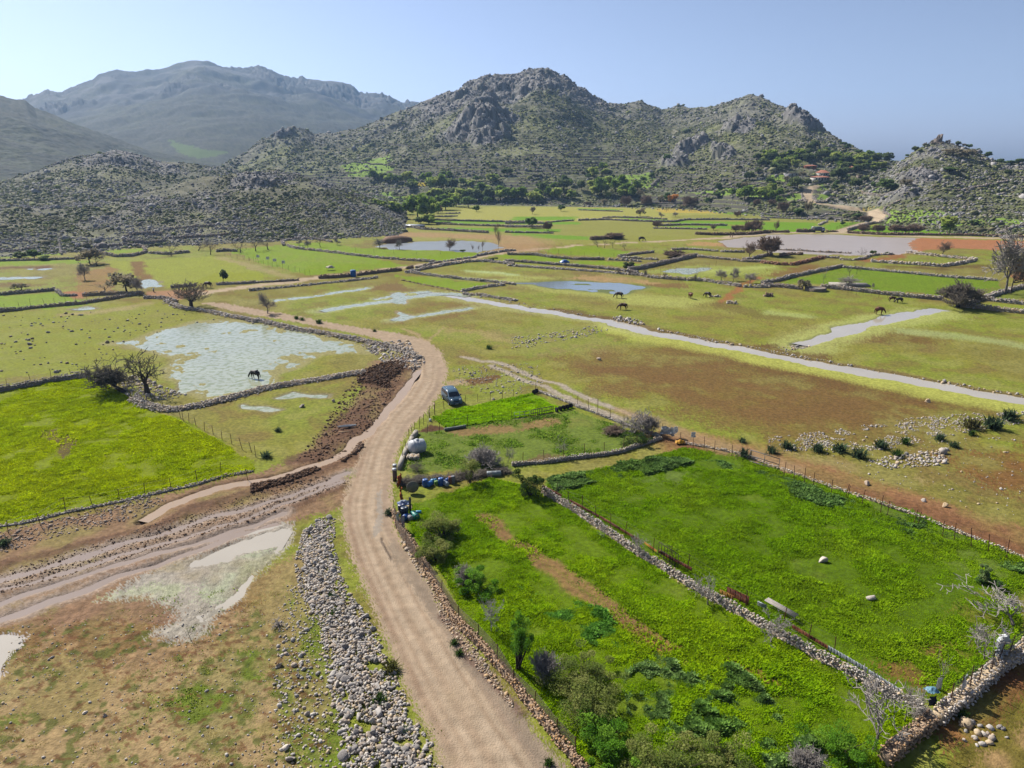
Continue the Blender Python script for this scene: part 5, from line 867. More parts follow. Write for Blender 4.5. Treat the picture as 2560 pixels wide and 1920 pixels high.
def plant(kind, reg, x, yb, yt, wd, label, group=None, cat='tree', z0=0):
    if group and reg != 'T4': yt -= (yb - yt) * .18; wd *= 1.25
    p = P(reg, [(x, yb)])[0]; s = REG[reg][2]; m = math.sqrt(p[0] ** 2 + p[1] ** 2 + (HC - p[2]) ** 2) / FPX; dp = math.atan2(HC - p[2], math.hypot(p[0], p[1]))
    h = (yb - yt) * s * m / max(.6, math.cos(dp)) - math.tan(dp) * wd * s * m * .25; h = max(h, .5); w_ = wd * s * m
    pr = BT[kind][random.randrange(len(BT[kind]))]; key = pr.name
    o = pr if key not in used_p else dup(pr)
    used_p.add(key); o.location = tuple(p - [0, 0, .08]); o.rotation_euler = (0, 0, random.uniform(0, 6.28)); o.scale = (w_ * 1.05, w_ * 1.05, h)
    return tagit(o, label, cat, group)
TREES = [
 ('s', 'A1', 1655, 1010, 755, 300, 'twin-trunked tangled bare tree at the road fork'), ('q', 'A1', 1095, 865, 700, 230, 'dark flat-topped tree behind the tall dark wall'), ('g', 'A1', 1190, 885, 738, 110, 'grey leafless tree at the end of the tall dark wall'), ('g', 'A1', 735, 765, 625, 110, 'thin grey bare tree left of the pale rubble strip'), ('q', 'A1', 778, 625, 498, 180, 'dark bushy tree at the corner of the far left strips'), ('d', 'A1', 840, 640, 540, 150, 'low dark tangle right of the bushy corner tree'),
 ('o', 'A1', 1930, 782, 680, 70, 'small lone round tree beside the left-hand road'), ('d', 'A1', 1480, 555, 440, 140, 'bare dark tree at the left end of the mound-foot row'), ('d', 'A1', 1715, 512, 405, 170, 'wide bare dark tree in the mound-foot row'), ('d', 'A1', 1820, 545, 425, 130, 'bare dark tree right of the wide one in the mound-foot row'), ('d', 'A1', 2080, 528, 425, 160, 'bare dark tree behind the fenced crop'), ('d', 'A2', 0, 515, 400, 150, 'bare dark tree at the left end of the green field'), ('d', 'A2', 105, 502, 400, 170, 'wide bare dark tree casting shade on the green field'),
 ('D', 'A1', 300, 585, 515, 95, 'dark rounded bush on the far left wall'), ('B', 'A1', 180, 575, 525, 80, 'olive bush left of the dark rounded bush'), ('B', 'A1', 375, 595, 555, 80, 'olive bush right of the dark rounded bush'), ('q', 'A1', 190, 850, 795, 120, 'brown scrubby bush on the left wall end'), ('d', 'A1', 900, 865, 790, 200, 'fallen dry branches beside the red path'),
 ('g', 'A2', 102, 1055, 865, 140, 'lone bare tree above the upper dirt track'), ('g', 'A2', 380, 465, 405, 60, 'small bare tree at the top left of the green field'), ('g', 'A2', 450, 485, 412, 75, 'grey bare tree in the green field below the mound'), ('d', 'A2', 557, 478, 385, 95, 'dark bare tree in the green field below the mound'), ('g', 'A2', 700, 462, 395, 70, 'faint bare tree at the mound edge'), ('g', 'A2', 1070, 488, 395, 110, 'bare tree at the left tip of the far pond'),
 ('g', 'A2', 1240, 497, 405, 90, 'bare tree on the near shore of the far pond beside the earth heap'), ('b', 'A2', 1670, 505, 385, 115, 'brown bare tree in front of the middle of the far pond'), ('p', 'A2', 2092, 518, 268, 60, 'tall slim bare poplar at the end of the far pond'), ('p', 'A2', 2070, 395, 262, 50, 'shorter slim bare poplar behind the tall one'), ('p', 'A2', 1878, 512, 428, 28, 'slender sapling at the pond, leftmost of three'), ('p', 'A2', 1920, 512, 432, 22, 'slender sapling at the pond, middle of three'), ('p', 'A2', 1957, 512, 400, 42, 'slender sapling at the pond, rightmost of three'),
 ('d', 'A2', 1682, 275, 205, 70, 'bare tree on the narrow green strip below the grove'), ('l', 'A2', 1908, 172, 115, 62, 'small green tree alone on the yellow meadow'), ('D', 'A2', 1780, 520, 492, 50, 'small dark bush at the pond fence'), ('B', 'A2', 2050, 600, 565, 70, 'dark bush where the road passes the far pond'),
 ('d', 'A3', 740, 478, 385, 80, 'leftmost small bare tree of the row by the ruined hut'), ('d', 'A3', 798, 485, 400, 70, 'second small bare tree of the row by the ruined hut'), ('d', 'A3', 872, 488, 415, 60, 'third small bare tree of the row by the ruined hut'), ('d', 'A3', 972, 498, 425, 85, 'rightmost small bare tree of the row by the ruined hut'), ('g', 'A3', 1810, 768, 660, 110, 'left one of two bare trees on the rubble wall'), ('g', 'A3', 1912, 772, 655, 110, 'right one of two bare trees on the rubble wall'), ('g', 'A3', 2055, 792, 690, 130, 'leaning bare tree by the red path gap'),
 ('b', 'A3', 2050, 575, 430, 140, 'brown bare tree on the left shore of the large pond'), ('q', 'A3', 175, 195, 125, 50, 'narrow dark tree in the far meadow'), ('D', 'A3', 175, 315, 212, 100, 'dark round tree where three terrace walls meet'), ('k', 'A3', 305, 340, 255, 90, 'pale grey shrub at the end of a terrace wall'), ('D', 'A3', 425, 168, 105, 60, 'small dark round tree in the far meadow'), ('q', 'A3', 1105, 212, 140, 90, 'dark flat-topped tree in the far meadow'),
 ('q', 'A3', 800, 118, 60, 60, 'leaning dark tree on the meadow edge'), ('g', 'A3', 1290, 228, 172, 55, 'faint bare tree in the far meadow'), ('g', 'A3', 1410, 218, 172, 60, 'bare grey tree with a bent trunk in the far meadow'), ('d', 'A3', 1330, 172, 122, 45, 'thin dark tree near the yellow field'), ('g', 'A3', 1550, 170, 122, 45, 'thin bare tree on the yellow field'), ('k', 'A3', 1250, 308, 250, 100, 'grey bush at the corner of the green strips'), ('q', 'A3', 1740, 330, 282, 55, 'small dark tree on the green strips'),
 ('k', 'A3', 1935, 345, 285, 90, 'grey-brown bush behind the pond road'), ('k', 'A3', 2090, 350, 245, 170, 'large grey-brown bush behind the pond road'), ('k', 'A3', 2010, 350, 285, 90, 'low grey-brown bush between the two behind the pond road'), ('k', 'A3', 890, 410, 350, 190, 'grey brush growing on the ruined hut'), ('B', 'A3', 1010, 660, 600, 100, 'olive-brown bush behind the dark plot wall'), ('k', 'A3', 1400, 570, 500, 240, 'grey thicket inside the small plots'),
 ('g', 'A4', 2045, 885, 395, 300, 'tall bare tree at the right edge, left trunk'), ('b', 'A4', 2095, 880, 520, 170, 'tall bare tree at the right edge, right trunk'), ('S', 'A4', 1635, 1000, 780, 330, 'dark bare spreading tree at the head of the second stream'), ('g', 'A4', 690, 820, 728, 185, 'low spreading pale fig tree in the rectangular green field'), ('d', 'A4', 702, 728, 650, 55, 'small dark bare tree at the back of the rectangular green field'), ('d', 'A4', 765, 712, 625, 60, 'bushy bare tree at the back of the rectangular green field'),
 ('d', 'A4', 800, 690, 630, 35, 'slim bare tree beside the back wall of the rectangular field'), ('q', 'A4', 320, 850, 755, 120, 'brown bush on the wall beside the round trough'), ('g', 'A4', 902, 838, 790, 35, 'tiny bare sapling in the rectangular green field'), ('b', 'A4', 1505, 550, 440, 120, 'bare tree standing on the red soil'), ('d', 'A4', 800, 540, 472, 85, 'bare tree on the near shore of the large pond'), ('D', 'A4', 900, 540, 498, 45, 'bright green bush on the near shore of the large pond'), ('B', 'A4', 1025, 535, 510, 35, 'tiny bush on the near shore of the large pond'),
 ('l', 'A4', 1570, 358, 225, 140, 'large round green tree behind the pond road on the right'), ('D', 'A4', 1780, 292, 250, 65, 'dark round bush on the slope above the right wall'), ('k', 'A4', 820, 350, 285, 110, 'leftmost grey leafless bush behind the pond road'), ('k', 'A4', 955, 352, 285, 120, 'second grey leafless bush behind the pond road'), ('k', 'A4', 1100, 355, 288, 130, 'third grey leafless bush behind the pond road'), ('k', 'A4', 1190, 355, 300, 80, 'fourth grey leafless bush behind the pond road'), ('k', 'A4', 1265, 358, 285, 150, 'pinkish blossoming bush behind the pond road'),
 ('q', 'A4', 340, 188, 85, 75, 'tall dark tree beside the village road bend'), ('G', 'A4', 265, 188, 138, 95, 'dark green bush left of the tall dark tree'), ('G', 'A4', 765, 218, 183, 70, 'dark green bush inside the hairpin'), ('k', 'A4', 850, 240, 190, 120, 'grey bush in the hairpin of the road'), ('d', 'A4', 690, 245, 200, 80, 'bare bush on the bank below the hairpin'), ('b', 'A4', 65, 335, 240, 50, 'brown upright shrub left of the truck'), ('k', 'A4', 10, 555, 385, 220, 'big grey-brown bare bush overlapping the pond on its left'), ('k', 'A4', 130, 175, 90, 110, 'pale almond tree below the village'), ('k', 'A4', 30, 120, 70, 70, 'small grey bush below the village'), ('o', 'A4', 640, 290, 258, 40, 'small dark tree on the fenced green slope'),
 ('k', 'T2', 1575, 1500, 1430, 90, 'pale blossoming tree at the edge of the grove'), ('O', 'T3', 1385, 1408, 1325, 85, 'orange-brown tree among the grey ones'), ('k', 'T3', 1160, 1420, 1330, 110, 'grey leafless thicket left of the orange tree'), ('k', 'T3', 985, 1440, 1350, 110, 'grey leafless thicket below the green trees'), ('k', 'T3', 1530, 1440, 1350, 150, 'grey leafless thicket right of the orange tree'), ('k', 'T3', 660, 1430, 1395, 70, 'small grey bush above the hedged plot'), ('k', 'T3', 2115, 1425, 1370, 70, 'grey tree at the right end of the yellow field'), ('k', 'T3', 1950, 1530, 1480, 70, 'grey shrub on the green field corner')]
for t_ in TREES: plant(*t_[:6], t_[6])
ORD = ['first', 'second', 'third', 'fourth', 'fifth', 'sixth', 'seventh', 'eighth', 'ninth', 'tenth', 'eleventh', 'twelfth', 'thirteenth', 'fourteenth', 'fifteenth', 'sixteenth', 'seventeenth', 'eighteenth', 'nineteenth', 'twentieth', 'twenty-first', 'twenty-second', 'twenty-third', 'twenty-fourth', 'twenty-fifth', 'twenty-sixth', 'twenty-seventh', 'twenty-eighth', 'twenty-ninth', 'thirtieth', 'thirty-first', 'thirty-second']
def grove(reg, lst, txt, group, kinds='l'):
    for i, a in enumerate(sorted(lst, key=lambda q: q[0])): plant(a[4] if len(a) > 4 else kinds[i % len(kinds)], reg, *a[:4], '%s, %s from the left' % (txt, ORD[i]), group)
grove('T2', [(1400, 1545, 1365, 170), (1475, 1570, 1380, 150), (1425, 1592, 1540, 90), (1495, 1592, 1515, 100), (1400, 1425, 1350, 140), (1385, 1480, 1400, 100), (1470, 1440, 1370, 110), (1500, 1455, 1370, 110), (1560, 1390, 1300, 120), (1640, 1470, 1385, 130), (1700, 1380, 1300, 130), (1790, 1400, 1290, 140), (1840, 1450, 1360, 110, 'D'), (1600, 1440, 1350, 110), (1890, 1400, 1300, 120), (1730, 1440, 1340, 110)], 'rounded green tree in the grove above the metal shed', 'trees of the grove above the shed', 'lllo')
grove('T2', [(1030, 1212, 1135, 100), (1105, 1210, 1160, 60), (1150, 1225, 1160, 80), (1220, 1232, 1165, 80, 'D'), (1297, 1232, 1145, 95), (1350, 1272, 1215, 75), (1340, 1302, 1245, 75), (1480, 1242, 1165, 90), (1390, 1230, 1205, 40, 'D')], 'small green tree along the terrace above the pale patches', 'trees along the upper terrace', 'lo')
grove('T2', [(1030, 1420, 1380, 50), (1085, 1450, 1405, 65), (1200, 1480, 1405, 100), (1240, 1492, 1430, 70), (1295, 1502, 1425, 85), (1340, 1470, 1410, 60, 'q')], 'green tree at the right foot of the rocky mound', 'trees at the mound foot', 'll')
grove('T2', [(1550, 1295, 1200, 110), (1620, 1290, 1180, 80), (1690, 1300, 1215, 90), (1790, 1260, 1205, 70), (1870, 1270, 1220, 70), (1910, 1225, 1180, 60, 'D'), (1960, 1310, 1240, 110), (2040, 1225, 1165, 80), (2030, 1380, 1290, 100), (2110, 1390, 1280, 120), (2170, 1165, 1115, 80), (1670, 1180, 1130, 60), (1610, 1190, 1150, 50, 'D'), (2180, 1370, 1290, 80), (2000, 1420, 1360, 60, 'D')], 'green tree on the slope right of the grove', 'trees on the slope right of the grove', 'lol')
grove('T3', [(60, 1385, 1285, 130), (175, 1405, 1315, 120), (215, 1370, 1300, 70), (325, 1350, 1280, 75), (392, 1372, 1290, 85), (515, 1372, 1310, 65), (290, 1315, 1240, 80, 'o'), (360, 1290, 1235, 50), (450, 1305, 1225, 90, 'o'), (500, 1260, 1215, 50), (600, 1300, 1230, 60, 'o'), (682, 1285, 1225, 65), (715, 1345, 1275, 80), (770, 1355, 1220, 110), (830, 1370, 1325, 45), (455, 1225, 1180, 50, 'D'), (230, 1280, 1245, 40, 'D')], 'green tree at the foot of the central peak', 'trees at the foot of the central peak', 'l')
grove('T3', [(705, 1185, 1112, 70), (660, 1160, 1120, 45, 'D'), (785, 1125, 1070, 60), (815, 1155, 1110, 60), (820, 1255, 1190, 65), (890, 1305, 1225, 80), (955, 1290, 1185, 100), (960, 1360, 1300, 75), (975, 1330, 1250, 90), (1035, 1355, 1270, 75), (1080, 1302, 1230, 70), (1115, 1355, 1290, 50, 'q'), (1130, 1215, 1180, 40, 'D'), (660, 1200, 1165, 50, 'D')], 'green tree beside the green terraces', 'trees beside the green terraces', 'l')
grove('T3', [(1280, 1390, 1335, 45, 'q'), (1335, 1385, 1325, 50, 'D'), (1590, 1400, 1360, 35, 'D'), (1685, 1405, 1370, 45, 'D'), (1775, 1355, 1305, 45, 'D'), (1905, 1345, 1290, 55), (1780, 1285, 1230, 50, 'o'), (1960, 1285, 1240, 50, 'o'), (2010, 1375, 1275, 105), (2000, 1290, 1235, 60, 'q'), (2050, 1210, 1150, 70, 'o'), (2150, 1360, 1290, 100), (2190, 1340, 1270, 90), (1210, 1190, 1150, 40, 'D'), (1340, 1080, 1030, 60, 'D'), (1300, 1150, 1110, 40, 'D'), (1450, 1020, 980, 70, 'D')], 'tree on the terraces below the grey rocks', 'trees on the terraces below the grey rocks', 'l')
grove('T4', [(30, 1305, 1235, 75), (90, 1345, 1275, 85), (92, 1412, 1348, 60), (250, 1288, 1195, 110, 'o'), (190, 1275, 1225, 70), (120, 1140, 1075, 80, 'o'), (20, 1230, 1180, 70, 'D'), (150, 1210, 1160, 60, 'q'), (345, 1255, 1205, 60, 'o'), (215, 1450, 1415, 30, 'D'), (20, 1370, 1300, 60), (300, 1180, 1130, 60, 'q')], 'green tree beside the terraces left of the village road', 'trees left of the village road', 'l')
grove('T4', [(600, 1225, 1125, 130, 'o'), (590, 1260, 1215, 50, 'D'), (750, 1300, 1225, 90, 'o'), (575, 1300, 1255, 60, 'D'), (690, 1205, 1165, 40, 'D'), (830, 1240, 1190, 60, 'o'), (905, 1285, 1235, 50, 'D'), (1020, 1315, 1215, 145, 'D'), (740, 1245, 1210, 40, 'D'), (820, 1130, 1085, 55, 'D'), (1180, 1320, 1250, 90, 'q'), (1575, 1140, 1100, 110, 'D'), (2070, 1170, 1130, 50, 'o'), (1210, 1010, 985, 50, 'D'), (1000, 1150, 1120, 60, 'D')], 'tree or bush on the near side of the ruin hill', 'trees on the near side of the ruin hill', 'o')
grove('T4', [(590, 875, 845, 25, 'q'), (640, 920, 890, 50, 'D'), (690, 950, 905, 60, 'D'), (785, 975, 945, 60, 'D'), (840, 995, 970, 28, 'q'), (950, 1010, 985, 40, 'o'), (1040, 1010, 985, 60, 'D')], 'small dark tree standing out on the saddle skyline', 'trees on the saddle skyline', 'D')
grove('T4', [(1275, 920, 885, 50, 'o'), (1355, 895, 865, 30, 'q'), (1415, 885, 850, 25, 'q'), (1550, 895, 865, 40, 'q'), (1630, 920, 888, 50, 'o'), (1683, 935, 908, 35, 'q'), (1740, 948, 912, 42, 'D'), (1810, 970, 935, 35, 'D'), (1838, 980, 950, 25, 'D'), (1898, 1015, 970, 55, 'D'), (2165, 1085, 1045, 80, 'D'), (2080, 1080, 1045, 60, 'D'), (2000, 1070, 1035, 70, 'D'), (1600, 1000, 945, 130, 'q'), (1720, 1030, 960, 110, 'q')], 'small dark tree on the right shoulder of the ruin hill', 'trees on the crest of the ruin hill', 'D')
for ks in BT.values():
    for o_ in ks:
        if o_.name not in used_p and not o_.get('label'):
            for c_ in list(o_.children): bpy.data.objects.remove(c_)
            bpy.data.objects.remove(o_)
for kk in BT: BT[kk] = [o_ for o_ in BT[kk] if _alive(o_)]
g_ = np.random.default_rng(77); vp = [(200, 960), (420, 900), (700, 980), (1060, 1000), (1000, 1080), (800, 1130), (640, 1140), (520, 1060), (300, 1060), (120, 1090), (-100, 1120), (-100, 1000)]
q = g_.uniform([-100, 900], [1060, 1140], (240, 2)); q = q[pip(q[:, 0], q[:, 1], vp)][:78]
q = q[np.argsort(q[:, 1])]
for bi, bt in enumerate(('upper edge of the wood', 'middle of the wood', 'lower edge of the wood')):
    for i, a in enumerate(sorted(q[bi * 26:(bi + 1) * 26].tolist())): w_ = g_.uniform(50, 95); plant(g_.choice(['l', 'o', 'D', 'o', 'l']), 'T4', a[0], a[1] + 30, a[1] + 30 - w_ * .75, w_, 'green tree at the %s behind the village, %s from the left' % (bt, ORD[i]), 'trees of the wood behind the village')
# ------------------------------------------------------------------ near trees and shrubs, each with its own shape
def near_bare(label, reg, x, yb, yt, wd, seed, mt=None, mw=None, cat='tree', group=None, name='bare_tree', rmin=.005, **k):
    p = P(reg, [(x, yb)])[0]; s = REG[reg][2]; m = math.sqrt(p[0] ** 2 + p[1] ** 2 + HC ** 2) / FPX; dp = math.atan2(HC, math.hypot(p[0], p[1]))
    w_ = wd * s * m; h = max((yb - yt) * s * m / math.cos(dp) - math.tan(dp) * w_ * .3, .6)
    r = bare_proto(seed, mt or m_bark, mw or m_twg, rmin=rmin, **k); r.name = name; r.location = tuple(p - [0, 0, .05]); r.scale = (w_, w_, h); return tagit(r, label, cat, group)
near_bare('large leafless fig tree at the lower right, beside the diagonal wall end', 'C4', 905, 1530, 970, 560, 201, levels=5, kids=3, trunk=.3, spread=.8, up=.4, r0=.04)
near_bare('pale fig tree with a bushy head at the right edge', 'C4', 2120, 450, 90, 520, 202, levels=5, kids=3, trunk=.3, spread=.8, r0=.045)
near_bare('leafless fig tree left of the bushy one at the right edge', 'C4', 1870, 745, 390, 320, 203, levels=5, kids=3, trunk=.35, r0=.045)
near_bare('thin young tree wrapped in white cloth behind the corner wall', 'C4', 1480, 960, 700, 110, 204, levels=3, kids=3, trunk=.55, r0=.03, spread=.5, up=.7)
near_bare('small dense grey tree right above the corner post', 'C4', 1175, 1270, 960, 220, 205, levels=5, kids=3, trunk=.28, r0=.03, spread=.6, up=.6)
near_bare('bare fig tree on the diagonal wall beside the yellow sheet', 'B3', 1100, 1510, 1290, 200, 206, levels=5, kids=3, trunk=.3, r0=.04)
near_bare('bare fig tree on the diagonal wall beside the brown rusty panels', 'C3', 1692, 260, 10, 260, 207, levels=5, kids=3, trunk=.3, r0=.04)
near_bare('bare fig tree on the diagonal wall in front of the pipe bundle', 'C4', 25, 590, 330, 330, 208, levels=5, kids=3, trunk=.3, r0=.04)
near_bare('small bare sapling at the upper part of the diagonal wall', 'B3', 800, 1340, 1200, 110, 209, levels=3, kids=4, trunk=.4, r0=.03)
near_bare('tiny bare sapling near the top of the diagonal wall', 'B3', 470, 1110, 990, 110, 210, levels=3, kids=4, trunk=.4, r0=.03)
near_bare('bare twig tree in the middle of the low-wall paddock', 'B3', 405, 645, 440, 120, 211, levels=4, kids=3, trunk=.45, r0=.03)
near_bare('white-barked little fig tree inside the roadside wall', 'C2', 2030, 495, 180, 220, 212, levels=5, kids=3, trunk=.42, r0=.04, mt=M('pale_bark', (190, 184, 176), var=.2, vs=6), mw=M('pale_twigs', (196, 190, 184), var=.15))
near_bare('wide sprawl of pale branches at the far corner of the paddock', 'B3', 1040, 430, 170, 400, 213, levels=4, kids=3, trunk=.2, stems=6, r0=.02, spread=.9)
near_bare('bare bush beside the corner with the white plastic', 'B3', 1200, 440, 250, 220, 214, levels=4, kids=4, trunk=.2, stems=3, r0=.02)
near_bare('grey leafless bush in the paddock next to the white tank', 'B2', 1960, 700, 500, 380, 215, levels=4, kids=4, trunk=.12, stems=5, r0=.018, spread=.9)
near_bare('thin bare bush at the right end of the brushwood wall', 'B2', 2180, 690, 520, 110, 216, levels=4, kids=3, trunk=.3, stems=2, r0=.02)
near_bare('dry grey shrub by the bend of the roadside wall', 'C2', 1800, 60, -110, 240, 217, levels=4, kids=4, trunk=.12, stems=5, r0=.018, spread=.9)
near_bare('silver-grey leafless shrub beside the slender dark tree', 'C3', 270, 900, 620, 320, 218, levels=4, kids=4, trunk=.12, stems=6, r0=.018, spread=.8, up=.5)
near_bare('dead sapling standing in the wet patch of the lower left meadow', 'C1', 1655, 570, 440, 70, 219, mt=m_bdark, mw=m_twig, levels=2, kids=3, trunk=.5, r0=.03, up=.6)
near_bare('dry grey stems at the bottom edge right of the middle', 'C4', 330, 1700, 1470, 320, 220, levels=4, kids=4, trunk=.2, stems=5, r0=.015)
near_bare('heap of dark dry branches at the corner post', 'Q', 480, 1180, 880, 420, 221, mt=m_bdark, mw=m_twg, levels=4, kids=4, trunk=.1, stems=7, r0=.02, spread=1.1, up=.05, cat='branches', name='branch_pile')
near_bare('pile of dead brown twigs below the low white wall', 'B3', 870, 420, 330, 230, 222, mt=m_bdark, mw=m_twb, levels=4, kids=4, trunk=.08, stems=8, r0=.02, spread=1.2, up=.0, cat='branches', name='branch_pile')
near_bare('small dry branch lying on the grass left of the stone heap', 'C2', 200, 430, 370, 170, 223, levels=3, kids=3, trunk=.1, stems=3, r0=.03, up=0, spread=1.0, cat='branches', name='dead_branch')
near_bare('leafless shrub at the lower left corner of the brushwood wall', 'B2', 1400, 760, 650, 200, 224, mw=m_twig, levels=4, kids=3, trunk=.15, stems=4, r0=.015)
for i, x in enumerate((1290, 1420, 1560, 1700, 1840, 1980, 2110)):
    near_bare('bundle of dark brushwood piled on the paddock wall, %s from the left' % ORD[i], 'B2', x, 870 - (x - 1290) * .11, 790 - (x - 1290) * .11, 220, 230 + i, mt=m_bdark, mw=m_twig, levels=4, kids=4, trunk=.1, stems=6, r0=.02, spread=1.3, up=.0, cat='brushwood', name='brushwood', group='brushwood bundles on the paddock wall')
# gnarled old trees of the left
mtw = M('old_twigs', (112, 104, 92))
near_bare('thick leaning old tree, left one of the gnarled pair above the crop', 'L', 900, 840, 190, 900, 241, mt=m_bdark, mw=mtw, levels=5, kids=4, lean=(-.75, 0), r0=.11, rmin=.004, droop=.25, trunk=.3, spread=.85, name='old_tree')
near_bare('upright forked old tree, right one of the gnarled pair above the crop', 'L', 1310, 870, 130, 640, 242, mt=m_bdark, mw=mtw, levels=5, kids=3, lean=(.1, 0), r0=.12, rmin=.006, droop=.1, trunk=.3, spread=.9, up=.35, name='old_tree')
def bush(label, reg, x, yb, yt, wd, cols, n, ls, seed, trunk=.06, cat='bush', name='bush', group=None, lobes=12, stemr=1, up=1):
    p = P(reg, [(x, yb)])[0]; s = REG[reg][2]; m = math.sqrt(p[0] ** 2 + p[1] ** 2 + HC ** 2) / FPX; dp = math.atan2(HC, math.hypot(p[0], p[1])); w_ = wd * s * m; h = max((yb - yt) * s * m / math.cos(dp) - math.tan(dp) * w_ * .35, .45 * w_)
    g = np.random.default_rng(seed); r = bpy.data.objects.new(name, None); COL.objects.link(r)
    lc = np.c_[g.normal(0, .2, lobes), g.normal(0, .2, lobes), g.uniform(trunk + .15, .85, lobes)]; lobes = int(lobes * 1.6); lc = np.c_[g.normal(0, .22, lobes), g.normal(0, .22, lobes), g.uniform(trunk + .1, .9, lobes)]; lr = g.uniform(.07, .17, lobes); k = g.integers(0, lobes, n); u = g.normal(0, 1, (n, 3)); u /= np.linalg.norm(u, axis=1, keepdims=True)
    q = (lc[k] + u * (lr[k] * g.uniform(.3, 1.15, n) ** .5)[:, None]) * [w_, w_, h]; q[:, 2] = np.clip(q[:, 2], .05, None)
    V, F = scatter(np.array([(-1, 0, 0), (0, -.45, .1), (1, 0, 0), (0, .45, .1)], float), np.array([[0, 1, 2, 3]]), q, np.c_[[ls * g.uniform(.6, 1.5, n)] * 3].T, .2, 1.0, seed)
    C_ = np.asarray(cols)[g.integers(0, len(cols), lobes)][k] * 1.8 * (1 + g.normal(0, .2, (n, 1))); mk('crown', V, F, m_leaf, r, local=True, col=np.clip(rep(C_, 4), 0, 1))
    b = MB()
    for i in range(lobes): a = g.normal(0, .04, 2) * w_; b.tube((a[0], a[1], -.05), tuple(lc[i] * [w_, w_, h]), .03 * stemr, .012, 5, cap=False)
    b.build('stems', m_bdark, r, local=True); r.location = tuple(p); return tagit(r, label, cat, group)
LB = 1.0
cO = [S(130, 140, 70), S(112, 128, 60), S(146, 150, 84)]; cD = [S(70, 92, 40), S(54, 76, 32), S(86, 108, 50)]; cG = [S(104, 150, 40), S(120, 160, 50), S(86, 130, 36)]; cA = [S(110, 136, 78), S(88, 118, 62), S(128, 146, 92)]
bush('dark green dense bush at the top of the diagonal wall', 'B3', 160, 975, 735, 270, cD, 7000, .06, 301, lobes=16)
bush('large grey-green willow-like bush inside the roadside wall', 'B2', 1620, 1330, 1110, 420, cO, 9000, .06, 302, lobes=20)
bush('lower grey-green bush below the large one inside the roadside wall', 'B2', 1560, 1520, 1330, 340, cO, 7000, .06, 303, lobes=16)
bush('bright green bush tangled with the dry shrub inside the roadside wall', 'C2', 1890, 130, -70, 330, cG, 7000, .055, 304)
bush('thin-leaved tree growing through the brushwood wall', 'B2', 1850, 860, 620, 210, cO, 3200, .05, 305, trunk=.35, cat='tree', name='leafy_tree')
bush('slender dark-stemmed tree with light foliage', 'C3', 50, 830, 380, 250, cG, 6500, .05, 306, trunk=.35, cat='tree', name='leafy_tree', stemr=2)
bush('large olive-green bush in the lower middle, uppermost of three', 'C3', 620, 920, 640, 460, cO, 9000, .055, 307, lobes=26)
bush('huge olive-green bush in the lower middle, below the uppermost', 'C3', 640, 1230, 920, 520, cO, 11000, .055, 308, lobes=30)
bush('dark leafy bush overhanging the roadside wall at the bottom', 'C3', 780, 1450, 1190, 420, cG, 8000, .055, 309, lobes=24)
bush('pale olive bush at the bottom edge of the view', 'C3', 1250, 1740, 1450, 560, cO, 10000, .055, 310, lobes=28)
bush('bush with small green leaves at the bottom edge beside the wall', 'C3', 830, 1690, 1440, 330, cG, 8000, .055, 311, lobes=18)
bush('olive bush at the bottom edge right of the pale one', 'C3', 1780, 1740, 1500, 480, cO, 10000, .055, 312, lobes=22)
bush('yellow-green bush at the foot of the large fig tree', 'C4', 640, 1560, 1330, 420, cG, 7000, .05, 313, lobes=18)
bush('greyish bush near the right edge of the right field', 'C4', 1850, 60, -90, 170, cA, 3500, .06, 314)
bush('dark bush in the paddock corner beside the pale branches', 'B3', 1100, 530, 430, 260, cD, 3500, .06, 315)
def tuft(label, reg, x, yb, wd, col, seed, cat='plant', name='plant', h=None, n=120, group=None):
    p = P(reg, [(x, yb)])[0]; w_ = wd * REG[reg][2] * mpp(p); g = np.random.default_rng(seed); b = np.c_[g.normal(0, w_ * .12, n), g.normal(0, w_ * .12, n), np.zeros(n)]; V, F = leafy(b, g.uniform(.5, 1, n) * w_ * .55, .8, 1, seed, .12)
    C_ = np.asarray(col)[None] * (1 + g.normal(0, .2, (n, 1))); o = mk(name, V, F, m_grass, col=np.clip(rep(C_, 5), 0, 1), local=True); o.location = tuple(p); return tagit(o, label, cat, group)
gt = S(86, 118, 52); gb = S(96, 118, 84)
